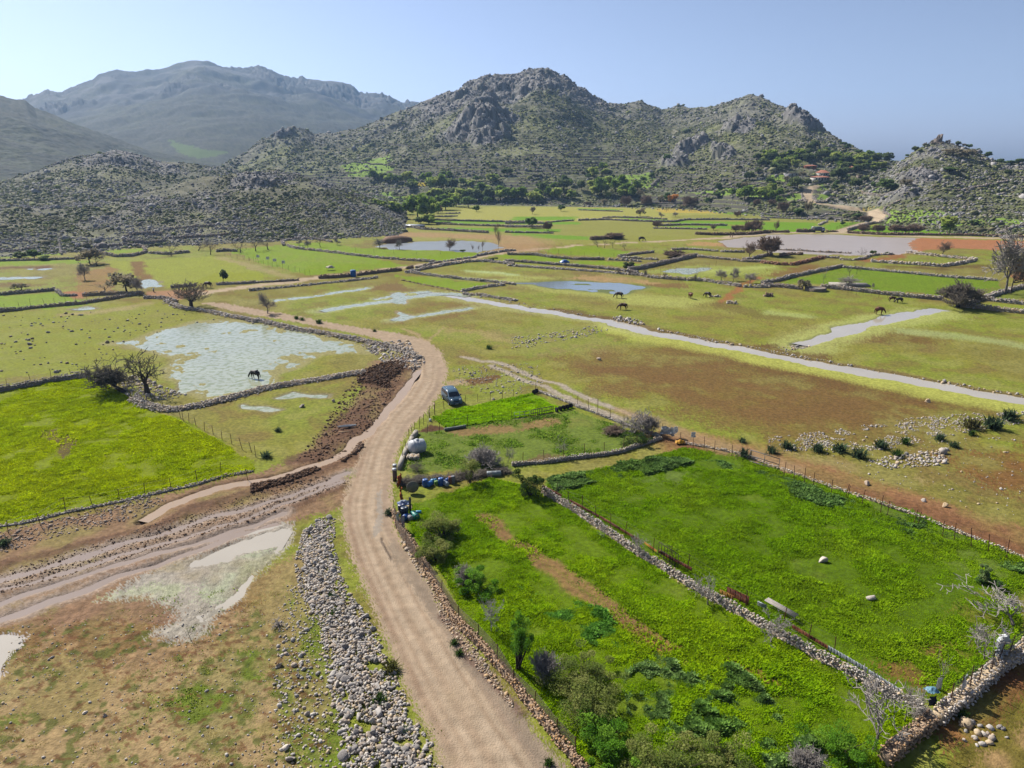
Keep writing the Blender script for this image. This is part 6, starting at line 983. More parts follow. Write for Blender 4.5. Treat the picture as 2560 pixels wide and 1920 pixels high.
for i, (rg, x, y, wd, c, lb) in enumerate([('C2', 1170, 830, 180, S(120, 120, 66), 'large spiky tuft at the right edge of the stone heap'), ('C2', 1710, 600, 90, gt, 'upper agave-like tuft on the right verge of the track'), ('C2', 1755, 690, 100, gt, 'lower agave-like tuft on the right verge of the track'), ('C2', 1060, 1110, 160, gt, 'green tuft growing in the middle of the stone heap'), ('C2', 685, 340, 100, gt, 'bright tuft in the upper part of the stone heap'), ('C2', 660, 200, 100, gt, 'low tuft at the top of the stone heap'), ('C2', 1280, 1360, 100, gt, 'small tuft near the bottom of the stone heap'), ('C3', 315, 1640, 110, gt, 'spiky tuft by the wall at the bottom of the track'),
        ('B2', 1150, 1135, 110, gb, 'round grey-green plant on the verge beside the rubbish'), ('Q', 1140, 1080, 210, gt, 'grassy tuft below the whitewashed wall'), ('B1', 40, 1400, 120, gb, 'blue-green plant at the left edge of the mud'), ('B2', 190, 420, 80, gb, 'pair of small dark plants beside the white stone'), ('B2', 90, 640, 120, gb, 'dark plant by the fence end at the ditch'), ('V', 1100, 200, 110, gb, 'small dark plant among the stones by the van'), ('B3', 2010, 640, 160, gb, 'blue-green shrub under the leaning metal frame'),
        ('B4', 30, 600, 130, gb, 'spiky plant at the left end of the stone band, first of the row'), ('B4', 160, 560, 140, gb, 'spiky plant in the stone band, second of the row'), ('B4', 430, 590, 150, gb, 'spiky plant in the stone band, third of the row'), ('B4', 615, 590, 160, gb, 'spiky plant in the stone band, fourth of the row'), ('B4', 780, 640, 170, gb, 'large spiky plant just below the stone band'), ('B4', 970, 560, 140, gb, 'spiky plant in the middle of the stone band'), ('B4', 1110, 630, 120, gt, 'green plant below the middle of the stone band'), ('B4', 1180, 520, 110, gt, 'green plant at the upper stones of the band'),
        ('B4', 1480, 490, 110, gb, 'plant beside the whitest stones of the band'), ('B4', 1600, 550, 100, gb, 'plant right of the line of white stones'), ('B4', 1750, 390, 180, S(130, 125, 80), 'dry brownish plant near the right end of the band'), ('B4', 1940, 390, 200, gb, 'big spiky plant near the right end of the band'), ('B4', 2080, 320, 180, gb, 'plant at the far right end of the band'), ('B4', 1760, 450, 90, gt, 'small green plant under the right end of the band'), ('B3', 1990, 510, 90, gb, 'plant beside the stones above the fence'), ('A2', 350, 1100, 60, gt, 'small plant on the upper track verge, left one'), ('A2', 400, 1112, 60, gt, 'small plant on the upper track verge, middle one'), ('A2', 545, 1140, 80, gt, 'small plant on the upper track verge, right one'), ('A2', 1025, 1210, 50, gt, 'tiny plant where the wet track bends'), ('A2', 2010, 1360, 80, gt, 'dark plant on the meadow above the side track')]):
    tuft(lb, rg, x, y, wd, c, 700 + i)
# ------------------------------------------------------------------ fences
m_rust = M('rusty_iron', (104, 62, 42), rough=.8, var=.35, vs=8); m_wire = M('fence_wire', (120, 116, 110), rough=.5, metal=.4); m_wood = M('weathered_wood', (120, 104, 88), var=.3, vs=6); m_net = M('netting', (150, 146, 132), rough=.8, alpha=.45, var=.3, vs=2)
bp = MB(); bp.tube((0, 0, -.15), (0, 0, 1), 1, 1, 5); _post = bp.build('post', m_rust, local=True); _post_me = _post.data; bpy.data.objects.remove(_post)
def fence(label, reg, pts, h=1.35, gap=3.2, r=.032, wires=3, base=0, lean=.07, spots=None, mesh=False, mat=None, netm=None, seed=0):
    g = np.random.default_rng(seed + 900); p = P(reg, pts); p[:, 2] += base
    if spots is None: x, y, t = densify(p, gap); q = np.c_[x, y, GZ(x, y) + base]
    else: q = p
    rt = thing('wire_fence', label, 'fence', q[0]); tops = []
    for a in q:
        o = bpy.data.objects.new('post', _post_me); COL.objects.link(o); o.parent = rt; hh = h * g.uniform(.85, 1.12); o.location = tuple(a - q[0]); o.scale = (r, r, hh); e = g.normal(0, lean, 2); o.rotation_euler = (e[0], e[1], 0)
        tops.append(a + np.array([math.sin(e[1]) * hh, -math.sin(e[0]) * hh, hh]))
    tops = np.array(tops)
    if wires and len(q) > 1:
        A = []; B_ = []
        for f in np.linspace(.3, .95, wires): w_ = q * (1 - f) + tops * f; A.append(w_[:-1]); B_.append(w_[1:])
        A = np.concatenate(A); B_ = np.concatenate(B_); V, F = tubes(A, B_, np.full(len(A), .006), np.full(len(A), .006), 3); mk('wire', V - q[0], F, m_wire, rt, local=True)
    if mesh and len(q) > 1:
        V = np.concatenate([q, q * .05 + tops * .95]) - q[0]; n = len(q); i = np.arange(n - 1); mk('netting', V, np.c_[i, i + 1, i + 1 + n, i + n], netm or m_net, rt, local=True)
    return rt
fence('rusty post fence along the bottom edge of the left crop field', 'B1', [(75, 1300), (355, 1240), (572, 1118), (808, 1075), (1035, 1020), (1255, 972), (1482, 920), (1706, 862), (1912, 800), (2140, 830)], 1.45, spots=1)
fence('post fence running from the gnarled trees down the right side of the left crop', 'B1', [(1130, 130), (1200, 155), (1275, 185), (1340, 205), (1410, 225), (1478, 262), (1560, 300), (1585, 325), (1635, 345), (1695, 370), (1768, 415), (1845, 445), (1920, 490), (2005, 530), (2095, 575), (2175, 600), (2212, 640)], 1.3, spots=1)
fence('post fence above the dark wall at the top of the left crop', 'A1', [(60, 1690), (268, 1650), (445, 1615), (620, 1600), (760, 1590)], 1.4, spots=1)
fence('long rusty wire fence along the right side of the right field', 'B4', [(140, 795), (222, 830), (310, 872), (390, 890), (545, 955), (668, 1000), (685, 1005), (808, 1055), (970, 1120), (1030, 1140), (1258, 1225), (1293, 1235), (1505, 1325), (1605, 1360), (1752, 1418), (1900, 1462), (2055, 1522), (2240, 1590)], 1.55, spots=1, base=.15)
fence('thin post fence right of the corner with white plastic', 'B3', [(1450, 515), (1565, 560), (1658, 572), (1750, 590), (1898, 630), (2050, 680)], 1.4, spots=1, base=.1)
fence('post fence standing on the narrow paddock wall', 'B3', [(92, 700), (278, 680), (445, 662), (628, 625), (795, 610), (957, 575), (1075, 550), (1195, 505)], 1.45, spots=1, base=.15)
fence('tall post fence on the low white wall by the side track', 'B3', [(565, 190), (662, 225), (740, 250), (850, 310), (965, 365), (1065, 420), (1183, 425), (1290, 460)], 1.7, spots=1)
fence('fence along the road side of the lime-green paddock', 'V', [(75, 1530), (130, 1200), (245, 1100), (465, 980), (690, 880), (945, 855), (1240, 800), (1525, 780), (1805, 750), (2070, 680), (2560, 560)], 1.35, spots=1)
fence('fence along the lower side of the lime-green paddock', 'V', [(350, 1495), (715, 1430), (1010, 1380), (1595, 1290), (2025, 1220)], 1.5, spots=1)
fence('closely set rusty posts along the concrete wall left of the paddock', 'B2', [(1265, 665), (1300, 600), (1325, 530), (1352, 470), (1370, 440), (1412, 400), (1450, 370), (1502, 310), (1545, 270)], 1.5, spots=1, base=.3)
fence('post fence on top of the diagonal rubble wall', 'B3', [(385, 970), (490, 1050), (605, 1110), (725, 1190), (850, 1255), (975, 1330), (1218, 1470), (1365, 1560), (1518, 1640), (2020, 1930), (2340, 2100), (2560, 2230), (2780, 2350)], 1.4, spots=1, base=.2)
fence('leaning posts with torn netting on the whitewashed wall', 'Q', [(900, 960), (1090, 815), (1235, 700), (1390, 600), (1615, 380), (1730, 240), (1930, 80), (2250, -120)], 1.35, spots=1, base=.75, mesh=True, netm=M('white_netting', (186, 196, 188), rough=.8, alpha=.22))
fence('rusty posts and brown netting on the roadside wall', 'B2', [(1190, 1120), (1215, 1260), (1300, 1420), (1400, 1560), (1500, 1680), (1600, 1840), (1750, 2060), (1920, 2240), (2080, 2440), (2230, 2620), (2400, 2830), (2600, 3050), (2760, 3230)], 1.5, spots=1, mesh=True, netm=M('brown_netting', (150, 128, 108), rough=.9, alpha=.5))
fence('post fence of the crop at the top left', 'A1', [(1945, 560), (2030, 575), (2110, 590), (2212, 610)], 1.5, gap=4); fence('posts in the left-hand green strip above the long dark wall', 'A1', [(40, 1020), (170, 1005), (265, 985), (385, 975), (472, 970), (568, 965), (660, 955), (755, 950), (808, 945), (870, 940)], 1.5, spots=1)
fence('fence of closely set posts at the tip of the green field', 'A2', [(-100, 590), (75, 630), (200, 665), (330, 690), (470, 730)], 1.8, gap=3.5); fence('fence between the green field and the far pond', 'A2', [(860, 520), (1150, 540), (1400, 545), (1700, 540), (1960, 520)], 1.7, gap=8); fence('fence posts in the flooded plot', 'A3', [(1150, 700), (1300, 705), (1420, 715), (1560, 705), (1700, 665), (1760, 650)], 1.8, gap=4.5)
fence('fence round the small green plot by the road', 'A3', [(230, 520), (420, 545), (620, 560), (880, 565)], 1.7, gap=5); fence('close picket line beside the village road', 'A4', [(590, 335), (680, 310), (760, 285), (830, 265)], 2.2, gap=2.2, r=.06); fence('posts along the front of the rectangular green field', 'A4', [(500, 850), (690, 880), (760, 895), (820, 895), (890, 905), (955, 915), (1030, 925), (1125, 935)], 1.3, spots=1)
# ------------------------------------------------------------------ animals
def skin(name, joints, edges, mat, loc, rz=0, sub=1, parent=None, scale=1.0):
    me = bpy.data.meshes.new(name); me.from_pydata([Vector(j[:3]) * scale for j in joints], edges, []); o = bpy.data.objects.new(name, me); COL.objects.link(o)
    o.modifiers.new('s', 'SKIN'); sv_ = me.skin_vertices[0].data
    for i, j in enumerate(joints): r_ = j[3]; r_ = (r_, r_) if np.isscalar(r_) else r_; sv_[i].radius = (r_[0] * scale, r_[1] * scale)
    sv_[0].use_root = True; m2 = o.modifiers.new('u', 'SUBSURF'); m2.levels = sub; m2.render_levels = sub; me.materials.append(mat)
    dgx = bpy.context.evaluated_depsgraph_get(); nm = bpy.data.meshes.new_from_object(o.evaluated_get(dgx)); o.modifiers.clear(); o.data = nm; nm.materials.clear(); nm.materials.append(mat); nm.polygons.foreach_set('use_smooth', [True] * len(nm.polygons))
    o.location = loc; o.rotation_euler = (0, 0, rz)
    if parent: o.parent = parent
    return o
HJ = [(0, 0, 1.14, .27), (.38, 0, 1.12, .26), (.62, 0, 1.1, .2), (.86, 0, 1.0, .14), (1.1, 0, .72, .11), (1.22, 0, .5, .1), (1.3, 0, .3, .075), (1.34, 0, .14, .06), (-.35, 0, 1.12, .25), (-.62, 0, 1.16, .24), (-.82, 0, 1.12, .13), (-.92, 0, .95, .05), (-.98, 0, .6, .045), (-.97, 0, .42, .02),
      (.5, .15, .9, .13), (.52, .16, .6, .07), (.5, .16, .3, .05), (.48, .16, .06, .05), (.54, .16, .02, .055), (.5, -.15, .9, .13), (.44, -.16, .6, .07), (.4, -.16, .3, .05), (.36, -.16, .06, .05), (.42, -.16, .02, .055),
      (-.6, .15, .88, .15), (-.56, .16, .66, .09), (-.74, .16, .42, .055), (-.7, .16, .2, .045), (-.68, .16, .05, .05), (-.62, .16, .02, .055), (-.6, -.15, .88, .15), (-.5, -.16, .66, .09), (-.64, -.16, .42, .055), (-.58, -.16, .2, .045), (-.56, -.16, .05, .05), (-.5, -.16, .02, .055), (1.08, .05, .66, .03), (1.02, .08, .76, .02), (1.08, -.05, .66, .03), (1.02, -.08, .76, .02)]
HE = [(0, 1), (1, 2), (2, 3), (3, 4), (4, 5), (5, 6), (6, 7), (0, 8), (8, 9), (9, 10), (10, 11), (11, 12), (12, 13), (1, 14), (14, 15), (15, 16), (16, 17), (17, 18), (1, 19), (19, 20), (20, 21), (21, 22), (22, 23), (9, 24), (24, 25), (25, 26), (26, 27), (27, 28), (28, 29), (9, 30), (30, 31), (31, 32), (32, 33), (33, 34), (34, 35), (4, 36), (36, 37), (4, 38), (38, 39)]
hm = {k: M('coat_' + k, c, rough=.6, var=.15, vs=3) for k, c in dict(brown=(98, 58, 34), dark=(52, 40, 36), chestnut=(128, 72, 40), grey=(84, 74, 72), cow=(82, 56, 40)).items()}
hm2 = M('mane_hair', (30, 24, 22), rough=.9)
def horse(label, reg, x, y, rz, coat, sc_=1.0, up=False, cat='horse'):
    p = P(reg, [(x, y)])[0]; J = [list(j) for j in HJ]
    if up:
        for i, q in ((3, (.78, 0, 1.32, .15)), (4, (.98, 0, 1.52, .11)), (5, (1.12, 0, 1.5, .1)), (6, (1.26, 0, 1.4, .075)), (7, (1.36, 0, 1.32, .06)), (36, (.98, .05, 1.6, .03)), (37, (.97, .07, 1.7, .02)), (38, (.98, -.05, 1.6, .03)), (39, (.97, -.07, 1.7, .02))): J[i] = list(q)
    J = [[a_, b_, c_, r_ * (1.4 if r_ > .12 else 1.25)] for a_, b_, c_, r_ in J]
    o = skin('horse' if cat == 'horse' else 'cow', J, HE, hm[coat], tuple(p - [0, 0, .02]), rz, 1, None, sc_)
    b = MB(); b.path([(-.92 * sc_, 0, .98 * sc_), (-1.0 * sc_, 0, .7 * sc_), (-1.0 * sc_, 0, .35 * sc_)], .045 * sc_, 5)
    nk = [J[2], J[3], J[4]] ; b.path([(q[0] - .03) * 0 + q[0] for q in []] or [(q[0] * sc_ + .0, 0, (q[2] + q[3] * .95) * sc_) for q in nk], .05 * sc_, 5); b.build('mane_and_tail', hm2, o, local=True)
    return tagit(o, label, cat)
pi = math.pi
horse('dark horse grazing by the blue pool, facing left', 'H', 250, 425, pi, 'grey', 1.05); horse('brown horse grazing on the green near the stream, facing left', 'H', 340, 695, pi, 'brown', 1.05); horse('brown horse seen head-on in the middle meadow', 'H', 1895, 440, -pi / 2 + .15, 'chestnut', 1.0, up=True); horse('small dark horse grazing at the pile of white stones', 'A3', 1690, 915, pi * .75, 'dark', .95)
horse('chestnut horse grazing left of the second stream, facing right', 'A4', 958, 1060, 0, 'chestnut', 1.1); horse('dark donkey under the high pale wall, facing left', 'A4', 1132, 962, pi * 1.02, 'dark', .9, cat='donkey'); horse('brown donkey under the high pale wall, facing the dark one', 'A4', 1072, 950, -.3, 'brown', .85, cat='donkey'); horse('dark horse grazing by the far straight road', 'A3', 1118, 430, 0, 'dark', 1.3)
horse('dark brown horse standing in the flooded meadow', 'A2', -5, 1615, pi * .9, 'dark', .95, cat='horse'); horse('brown cow beside the road near the twin-trunked tree', 'A1', 1800, 830, pi, 'cow', 1.1, cat='cow')
# ------------------------------------------------------------------ people
def person(label, reg, x, y, rz, top, legs, seated=False):
    p = P(reg, [(x, y)])[0]; m1 = M('skin', (190, 140, 112), var=.05); mt_ = M('jacket', top, var=.1); ml = M('trousers', legs, var=.1)
    J = [(0, 0, .98, .15), (0, 0, 1.2, .17), (0, 0, 1.42, .16), (0, 0, 1.52, .06), (.02, 0, 1.66, .1), (.02, 0, 1.76, .08), (0, .2, 1.4, .07), (.04, .27, 1.12, .05), (.14, .26, .9, .045), (0, -.2, 1.4, .07), (-.04, -.27, 1.12, .05), (.02, -.27, .88, .045), (.02, .1, .85, .1), (.1, .1, .5, .07), (.0, .1, .1, .05), (.12, .1, .05, .05), (.0, -.1, .85, .1), (-.06, -.1, .5, .07), (-.16, -.1, .12, .05), (-.04, -.1, .05, .05)]
    E = [(0, 1), (1, 2), (2, 3), (3, 4), (4, 5), (2, 6), (6, 7), (7, 8), (2, 9), (9, 10), (10, 11), (0, 12), (12, 13), (13, 14), (14, 15), (0, 16), (16, 17), (17, 18), (18, 19)]
    o = skin('person', J, E, m1, tuple(p), rz)
    JT = [(j[0], j[1], j[2], j[3] + .02) for j in (J[0], J[1], J[2], J[6], J[7], J[9], J[10])]; skin('jacket', JT, [(0, 1), (1, 2), (2, 3), (3, 4), (2, 5), (5, 6)], mt_, (0, 0, 0), 0, 1, o)
    JL = [(j[0], j[1], j[2], j[3] + .02) for j in (J[0], J[12], J[13], J[14], J[16], J[17], J[18])]; skin('trousers', JL, [(0, 1), (1, 2), (2, 3), (0, 4), (4, 5), (5, 6)], ml, (0, 0, 0), 0, 1, o)
    b = MB(); b.revolve([(.0, 1.86), (.09, 1.84), (.115, 1.76), (.11, 1.68)], (-.01, 0, 0), 10); b.build('hair', hm2, o, local=True); return tagit(o, label, 'person')
person('person in dark clothes walking on the pond road, left of a pair', 'A3', 1884, 398, 0, (40, 44, 60), (46, 44, 50)); person('person in dark clothes walking on the pond road, right of a pair', 'A3', 1902, 398, 0, (56, 44, 44), (44, 44, 52)); person('person in blue on the bend of the village road', 'A4', 343, 82, -1.2, (40, 56, 120), (40, 44, 60))
# motorbike on the left-hand road
p = P('A1', [(1328, 868)])[0]; mb = thing('motorbike', 'parked white-and-blue motorbike on the red track at the left', 'motorbike', p, -1.0); mpl = M('white_paint', (225, 228, 232), rough=.35, spec=.5); mbk = M('black_rubber', (38, 38, 40), rough=.8); mbl = M('blue_paint', (40, 70, 140), rough=.35)
for xx in (-.65, .65): w_ = MB(); w_.revolve([(.3, -.05), (.33, 0), (.3, .05), (.22, .04), (.22, -.04), (.3, -.05)], (xx, 0, .33), 16, 'y'); w_.build('wheel', mbk, mb, local=True)
b = MB(); b.box((0, 0, .62), (.9, .26, .3), taper=.8); b.box((.5, 0, .8), (.3, .34, .5), tilt=-.4); b.build('body', mpl, mb, local=True); b = MB(); b.box((-.3, 0, .86), (.7, .28, .12)); b.build('seat', mbk, mb, local=True); b = MB(); b.tube((.5, -.35, 1.05), (.5, .35, 1.05), .02, n=6); b.tube((.65, 0, .33), (.48, 0, 1.05), .03, n=6); b.build('handlebar', mbk, mb, local=True)
# ------------------------------------------------------------------ the van
def loft(prof, ys, fn):
    """prof: list of (x,z) outline; ys: list of y stations; fn(x,z,y)->(x,y,z)"""
    n = len(prof); V = [fn(x, z, y) for y in ys for x, z in prof]; F = [(i * n + j, i * n + (j + 1) % n, (i + 1) * n + (j + 1) % n, (i + 1) * n + j) for i in range(len(ys) - 1) for j in range(n)]; return V, F
def van():
    p = P('V', [(640, 790)])[0]; t = thing('van', 'slate-blue passenger van parked beside the lime-green paddock', 'van', p, R(-67))
    pt = M('slate_blue_paint', (84, 116, 138), rough=.28, var=.04, spec=.6); gl = M('van_glass', (26, 34, 40), rough=.06, var=.02, spec=.7); pl = M('van_plastic', (48, 52, 56), rough=.6); ch = M('bright_metal', (190, 192, 196), rough=.25, metal=.8); lp = M('lamp_glass', (215, 222, 235), rough=.15, spec=.6); rb = M('tyre_rubber', (34, 34, 36), rough=.85); wh = M('plate', (225, 225, 220))
    P_ = [(-2.05, .32), (-2.12, .6), (-2.12, 1.0), (-2.06, 1.5), (-1.95, 1.74), (-1.6, 1.82), (-.4, 1.84), (.35, 1.78), (.62, 1.66), (1.3, 1.12), (1.75, 1.0), (2.02, .86), (2.1, .66), (2.12, .4), (2.02, .28), (1.0, .26), (-1.0, .26)]
    W2 = .86
    def fn(x, z, y):
        s = 1 if z < 1.05 else 1 - .17 * (z - 1.05) / .8; e = abs(y) / W2
        x2 = x * (1 - .035 * e * e) if abs(x) > 1.9 else x; z2 = z - (.05 * e ** 4 if z > 1.5 else 0) - (.05 * e ** 3 if (x > 1.3 and z > .8) else 0)
        return (x2, y * s, z2)
    ys = [-W2, -W2 * .93, -W2 * .6, 0, W2 * .6, W2 * .93, W2]; V, F = loft(P_, ys, fn); b = MB(); b.add(V, F)
    n = len(P_)
    for k, rev in ((0, 0), (6, 1)):
        c = np.mean([V[k * n + j] for j in range(n)], 0); i0 = b.n; b.v.append(c[None]); b.c.append(np.ones((1, 3))); b.f.append(np.array([(k * n + j, k * n + (j + 1) % n, i0) if rev else (k * n + (j + 1) % n, k * n + j, i0) for j in range(n)])); b.n += 1
    body = b.build('body', pt, t, local=True, smooth=False)
    def sw(z): return W2 * (1 if z < 1.05 else 1 - .17 * (z - 1.05) / .8)
    b = MB(); q = []
    for (x, z) in ((.68, 1.60), (1.26, 1.15)):
        for y in (-1, -.5, 0, .5, 1): q.append((x + .02, y * (sw(z) - .1), z + .02 - .02 * y * y))
    b.add(q, [(i, i + 5, i + 6, i + 1) for i in range(4)]); b.build('windscreen', gl, t, local=True)
    for s_ in (-1, 1):
        for nm, pts in (('front_side_window', [(.38, 1.2), (1.0, 1.18), (.55, 1.56), (.38, 1.6)]), ('middle_side_window', [(-.62, 1.2), (.3, 1.2), (.3, 1.62), (-.62, 1.64)]), ('rear_side_window', [(-1.8, 1.22), (-.72, 1.2), (-.72, 1.64), (-1.7, 1.62)])):
            b = MB(); b.add([(x, s_ * (sw(z) + .012), z) for x, z in pts], [(0, 1, 2, 3)] if s_ < 0 else [(3, 2, 1, 0)]); b.build(nm, gl, t, local=True)
        b = MB(); b.box((0, s_ * (W2 + .012), .5), (3.0, .03, .16)); b.build('side_trim', pl, t, local=True); b = MB(); b.path([(-1.5, s_ * .62, 1.84), (-1.3, s_ * .62, 1.9), (.1, s_ * .62, 1.89), (.35, s_ * .62, 1.8)], .022, 6); b.build('roof_rail', ch, t, local=True)
        b = MB(); b.box((1.0, s_ * (W2 + .12), 1.2), (.12, .2, .16)); b.build('wing_mirror', pl, t, local=True)
        b = MB(); b.box((1.93, s_ * .58, .84), (.3, .34, .17), rz=-s_ * .25, taper=.8); b.build('headlight', lp, t, local=True); b = MB(); b.box((-2.1, s_ * .76, 1.15), (.06, .12, .5)); b.build('tail_light', M('red_lamp', (170, 30, 30), rough=.2), t, local=True)
        b = MB(); b.box((-.2, s_ * (W2 + .014), .98), (.16, .02, .03)); b.build('door_handle', pl, t, local=True)
        for x in (1.3, -1.32):
            w_ = MB(); y = s_ * (W2 - .08); w_.revolve([(.0, -.1), (.2, -.1), (.3, -.11), (.33, -.06), (.33, .06), (.3, .11), (.2, .1), (0, .1)], (x, y, .33), 20, 'y'); wo = w_.build('wheel', rb, t, local=True)
            r_ = MB(); r_.revolve([(0, 0), (.06, .01), (.19, .0), (.2, -.02)], (x, y + s_ * .112, .33), 16, 'y'); r_.build('rim', ch, wo, local=True)
            a = MB(); th = np.linspace(0, pi, 11); a.path([(x + .39 * math.cos(v), s_ * (W2 + .004), .33 + .39 * math.sin(v)) for v in th], .025, 5); a.build('wheel_arch', pl, t, local=True)
    b = MB(); b.box((2.1, 0, .42), (.14, 1.6, .26), taper=.97); b.box((-2.12, 0, .42), (.12, 1.6, .26)); b.build('bumper', pt, t, local=True); b = MB(); b.box((2.09, 0, .66), (.06, .8, .13)); b.box((2.16, 0, .42), (.05, .9, .1)); b.build('grille', pl, t, local=True); b = MB(); b.box((2.19, 0, .35), (.015, .48, .1)); b.build('number_plate', wh, t, local=True)
    b = MB(); b.path([(1.35, -.6, 1.13), (1.5, -.1, 1.12)], .012, 4); b.path([(1.35, .1, 1.14), (1.5, .55, 1.1)], .012, 4); b.build('wiper', pl, t, local=True)
van()
# truck on the pond road
p = P('K', [(600, 385)])[0]; t = thing('lorry', 'small grey lorry with a white load on the road above the pond', 'lorry', p, -.05); mg = M('lorry_tarp', (128, 138, 144), rough=.6, var=.15); mw = M('lorry_white', (220, 225, 228), rough=.4); gl = M('lorry_glass', (50, 62, 72), rough=.1)
b = MB(); b.box((-.9, 0, 1.75), (4.2, 2.0, 1.6)); b.build('cargo_box', mg, t, local=True); b = MB(); b.box((-2.6, -.5, 2.0), (.8, 1.1, 1.4)); b.build('load', M('white_load', (228, 222, 200)), t, local=True); b = MB(); b.box((-.9, 0, .85), (4.6, 1.8, .25)); b.build('chassis', mbk, t, local=True); b = MB(); b.box((2.0, 0, 1.2), (1.5, 1.9, 1.0)); b.box((1.85, 0, 1.95), (1.2, 1.8, .6), taper=.85); b.build('cab', mw, t, local=True)
b = MB(); b.box((2.5, 0, 1.9), (.06, 1.5, .5), tilt=-.3); b.box((1.9, -.9, 1.9), (.7, .06, .4)); b.build('window', gl, t, local=True)
for x in (-2.0, 2.0):
    for s_ in (-1, 1): w_ = MB(); w_.revolve([(0, -.13), (.42, -.13), (.45, 0), (.42, .13), (0, .13)], (x, s_ * .9, .45), 14, 'y'); w_.build('wheel', mbk, t, local=True)
# ------------------------------------------------------------------ buildings
m_tile = M('roof_tiles', (196, 128, 100), var=.2, vs=2, bump=.4, bs=6); m_wht = M('white_render', (222, 220, 212), var=.08, vs=1); m_stn = M('rough_stone_wall', (150, 134, 118), var=.25, vs=1.5, bump=.5); m_dkw = M('dark_opening', (40, 42, 46), rough=.3); m_brk = M('red_brick', (168, 98, 72), var=.2, vs=3)
def house(label, reg, x, y, wpx, hpx, depth, rz, mw_, roof='hip', wins=2, name='house', cat='house', rmat=None, rh=.45):
    p = P(reg, [(x, y)])[0]; m = mpp(p) * REG[reg][2] * .88; W = wpx * m; Hh = hpx * m; t = thing(name, label, cat, p, rz); b = MB(); b.box((0, 0, Hh / 2 - .5), (W, depth, Hh + 1)); b.build('wall', mw_, t, local=True)
    if roof == 'hip':
        o = .4; V = [(-W / 2 - o, -depth / 2 - o, Hh), (W / 2 + o, -depth / 2 - o, Hh), (W / 2 + o, depth / 2 + o, Hh), (-W / 2 - o, depth / 2 + o, Hh), (-W / 4, 0, Hh + Hh * rh), (W / 4, 0, Hh + Hh * rh)]
        b = MB(); b.add(V, [(0, 1, 5), (2, 3, 4), (0, 5, 4), (1, 2, 5), (2, 4, 5), (3, 0, 4)]); b.add(np.array(V[:4]) - [0, 0, .02], [(3, 2, 1, 0)]); ro = b.build('roof', rmat or m_tile, t, local=True); c = MB(); c.box((W / 5, .3, Hh + Hh * rh), (.5, .5, 1.2)); c.build('chimney', m_wht, ro, local=True)
    else: b = MB(); b.box((0, 0, Hh + .1), (W + .4, depth + .4, .2), tilt=.03); b.build('roof', rmat or m_stn, t, local=True)
    for i in range(wins): xx = (i + .5) / wins * W - W / 2; b = MB(); b.box((xx, -depth / 2 - .02, Hh * .55), (.9, .1, min(1.2, Hh * .5))); b.build('window', m_dkw, t, local=True)
    b = MB(); b.box((W * .02, -depth / 2 - .02, min(1.0, Hh * .35)), (.9, .08, min(2.0, Hh * .7))); b.build('door', m_wood, t, local=True); return t
house('white house with a wide tiled roof below the village', 'T4', 445, 1215, 130, 30, 7, .1, m_wht, wins=5, rh=.35); house('upper cream house with an orange hipped roof', 'T4', 468, 1170, 80, 28, 7, 0, m_wht, wins=2, rh=.8); house('small house with an orange roof among trees, right of the village', 'T4', 742, 1115, 50, 14, 6, 0, m_wht, wins=1, rh=1.1)
house('low reddish house with a flat tiled roof above the village', 'T4', 360, 1103, 95, 20, 6, -.15, m_brk, wins=2, rh=.4); house('pair of low white stone huts left of the village houses', 'T4', 195, 1172, 110, 20, 5, .1, m_wht, 'flat', 3); house('small white cabin on the slope left of the village', 'T3', 2158, 1200, 72, 20, 4, 0, m_wht, 'flat', 2); house('ruined reddish wall of an old house near the small orange roof', 'T4', 690, 1140, 60, 16, 3, .1, m_brk, 'flat', 1, name='ruined_house')
house('small square stone hut on the ridge left of the ruin hill', 'T4', 788, 1192, 34, 20, 4, 0, m_stn, 'flat', 1, name='stone_hut')
t = house('long low shed with a pale metal roof behind the far pond', 'A2', 1375, 305, 165, 16, 6, -.1, m_stn, 'flat', 3, name='shed', cat='shed', rmat=M('metal_roof', (205, 212, 220), rough=.4, metal=.2, var=.1))
# ruined tower on the hill
p = P('T4', [(1465, 884)])[0]; m = mpp(p) * SZ; t = thing('ruined_tower', 'ruined stone tower on top of the right-hand hill', 'tower', p); r0_ = 29 * m; n = 24; a = np.arange(n) / n * 2 * pi
for nm, (z0, hf, k) in dict(tower_wall=(-2, lambda v: 26 + 32 * ss(-.3, .7, math.cos(v - .1)), 1.0)).items():
    hv_ = np.array([(hf(v) + 3 * math.sin(7 * v)) * m for v in a]); V = []
    for r_, s_ in ((r0_, 1), (r0_ * .75, 1)):
        V += [(r_ * math.cos(v), r_ * math.sin(v), z0) for v in a]; V += [(r_ * .93 * math.cos(v), r_ * .93 * math.sin(v), h_) for v, h_ in zip(a, hv_)]
    i = np.arange(n); j = (i + 1) % n; F = np.r_[np.c_[i, j, j + n, i + n], np.c_[j + 2 * n, i + 2 * n, i + 3 * n, j + 3 * n], np.c_[i + n, j + n, j + 3 * n, i + 3 * n]]; mk(nm, np.array(V), F, M('tower_stone', (142, 128, 118), var=.3, vs=1.2, bump=.8), t, local=True)
V, F = scatter(ICO_V, ICO_F, np.c_[rng.normal(0, r0_ * 1.2, 60), rng.normal(0, r0_ * 1.2, 60), np.full(60, 0)], np.full((60, 3), .5), .3, .5, 5); mk('fallen_stones', V, F, m_stn, t, local=True)
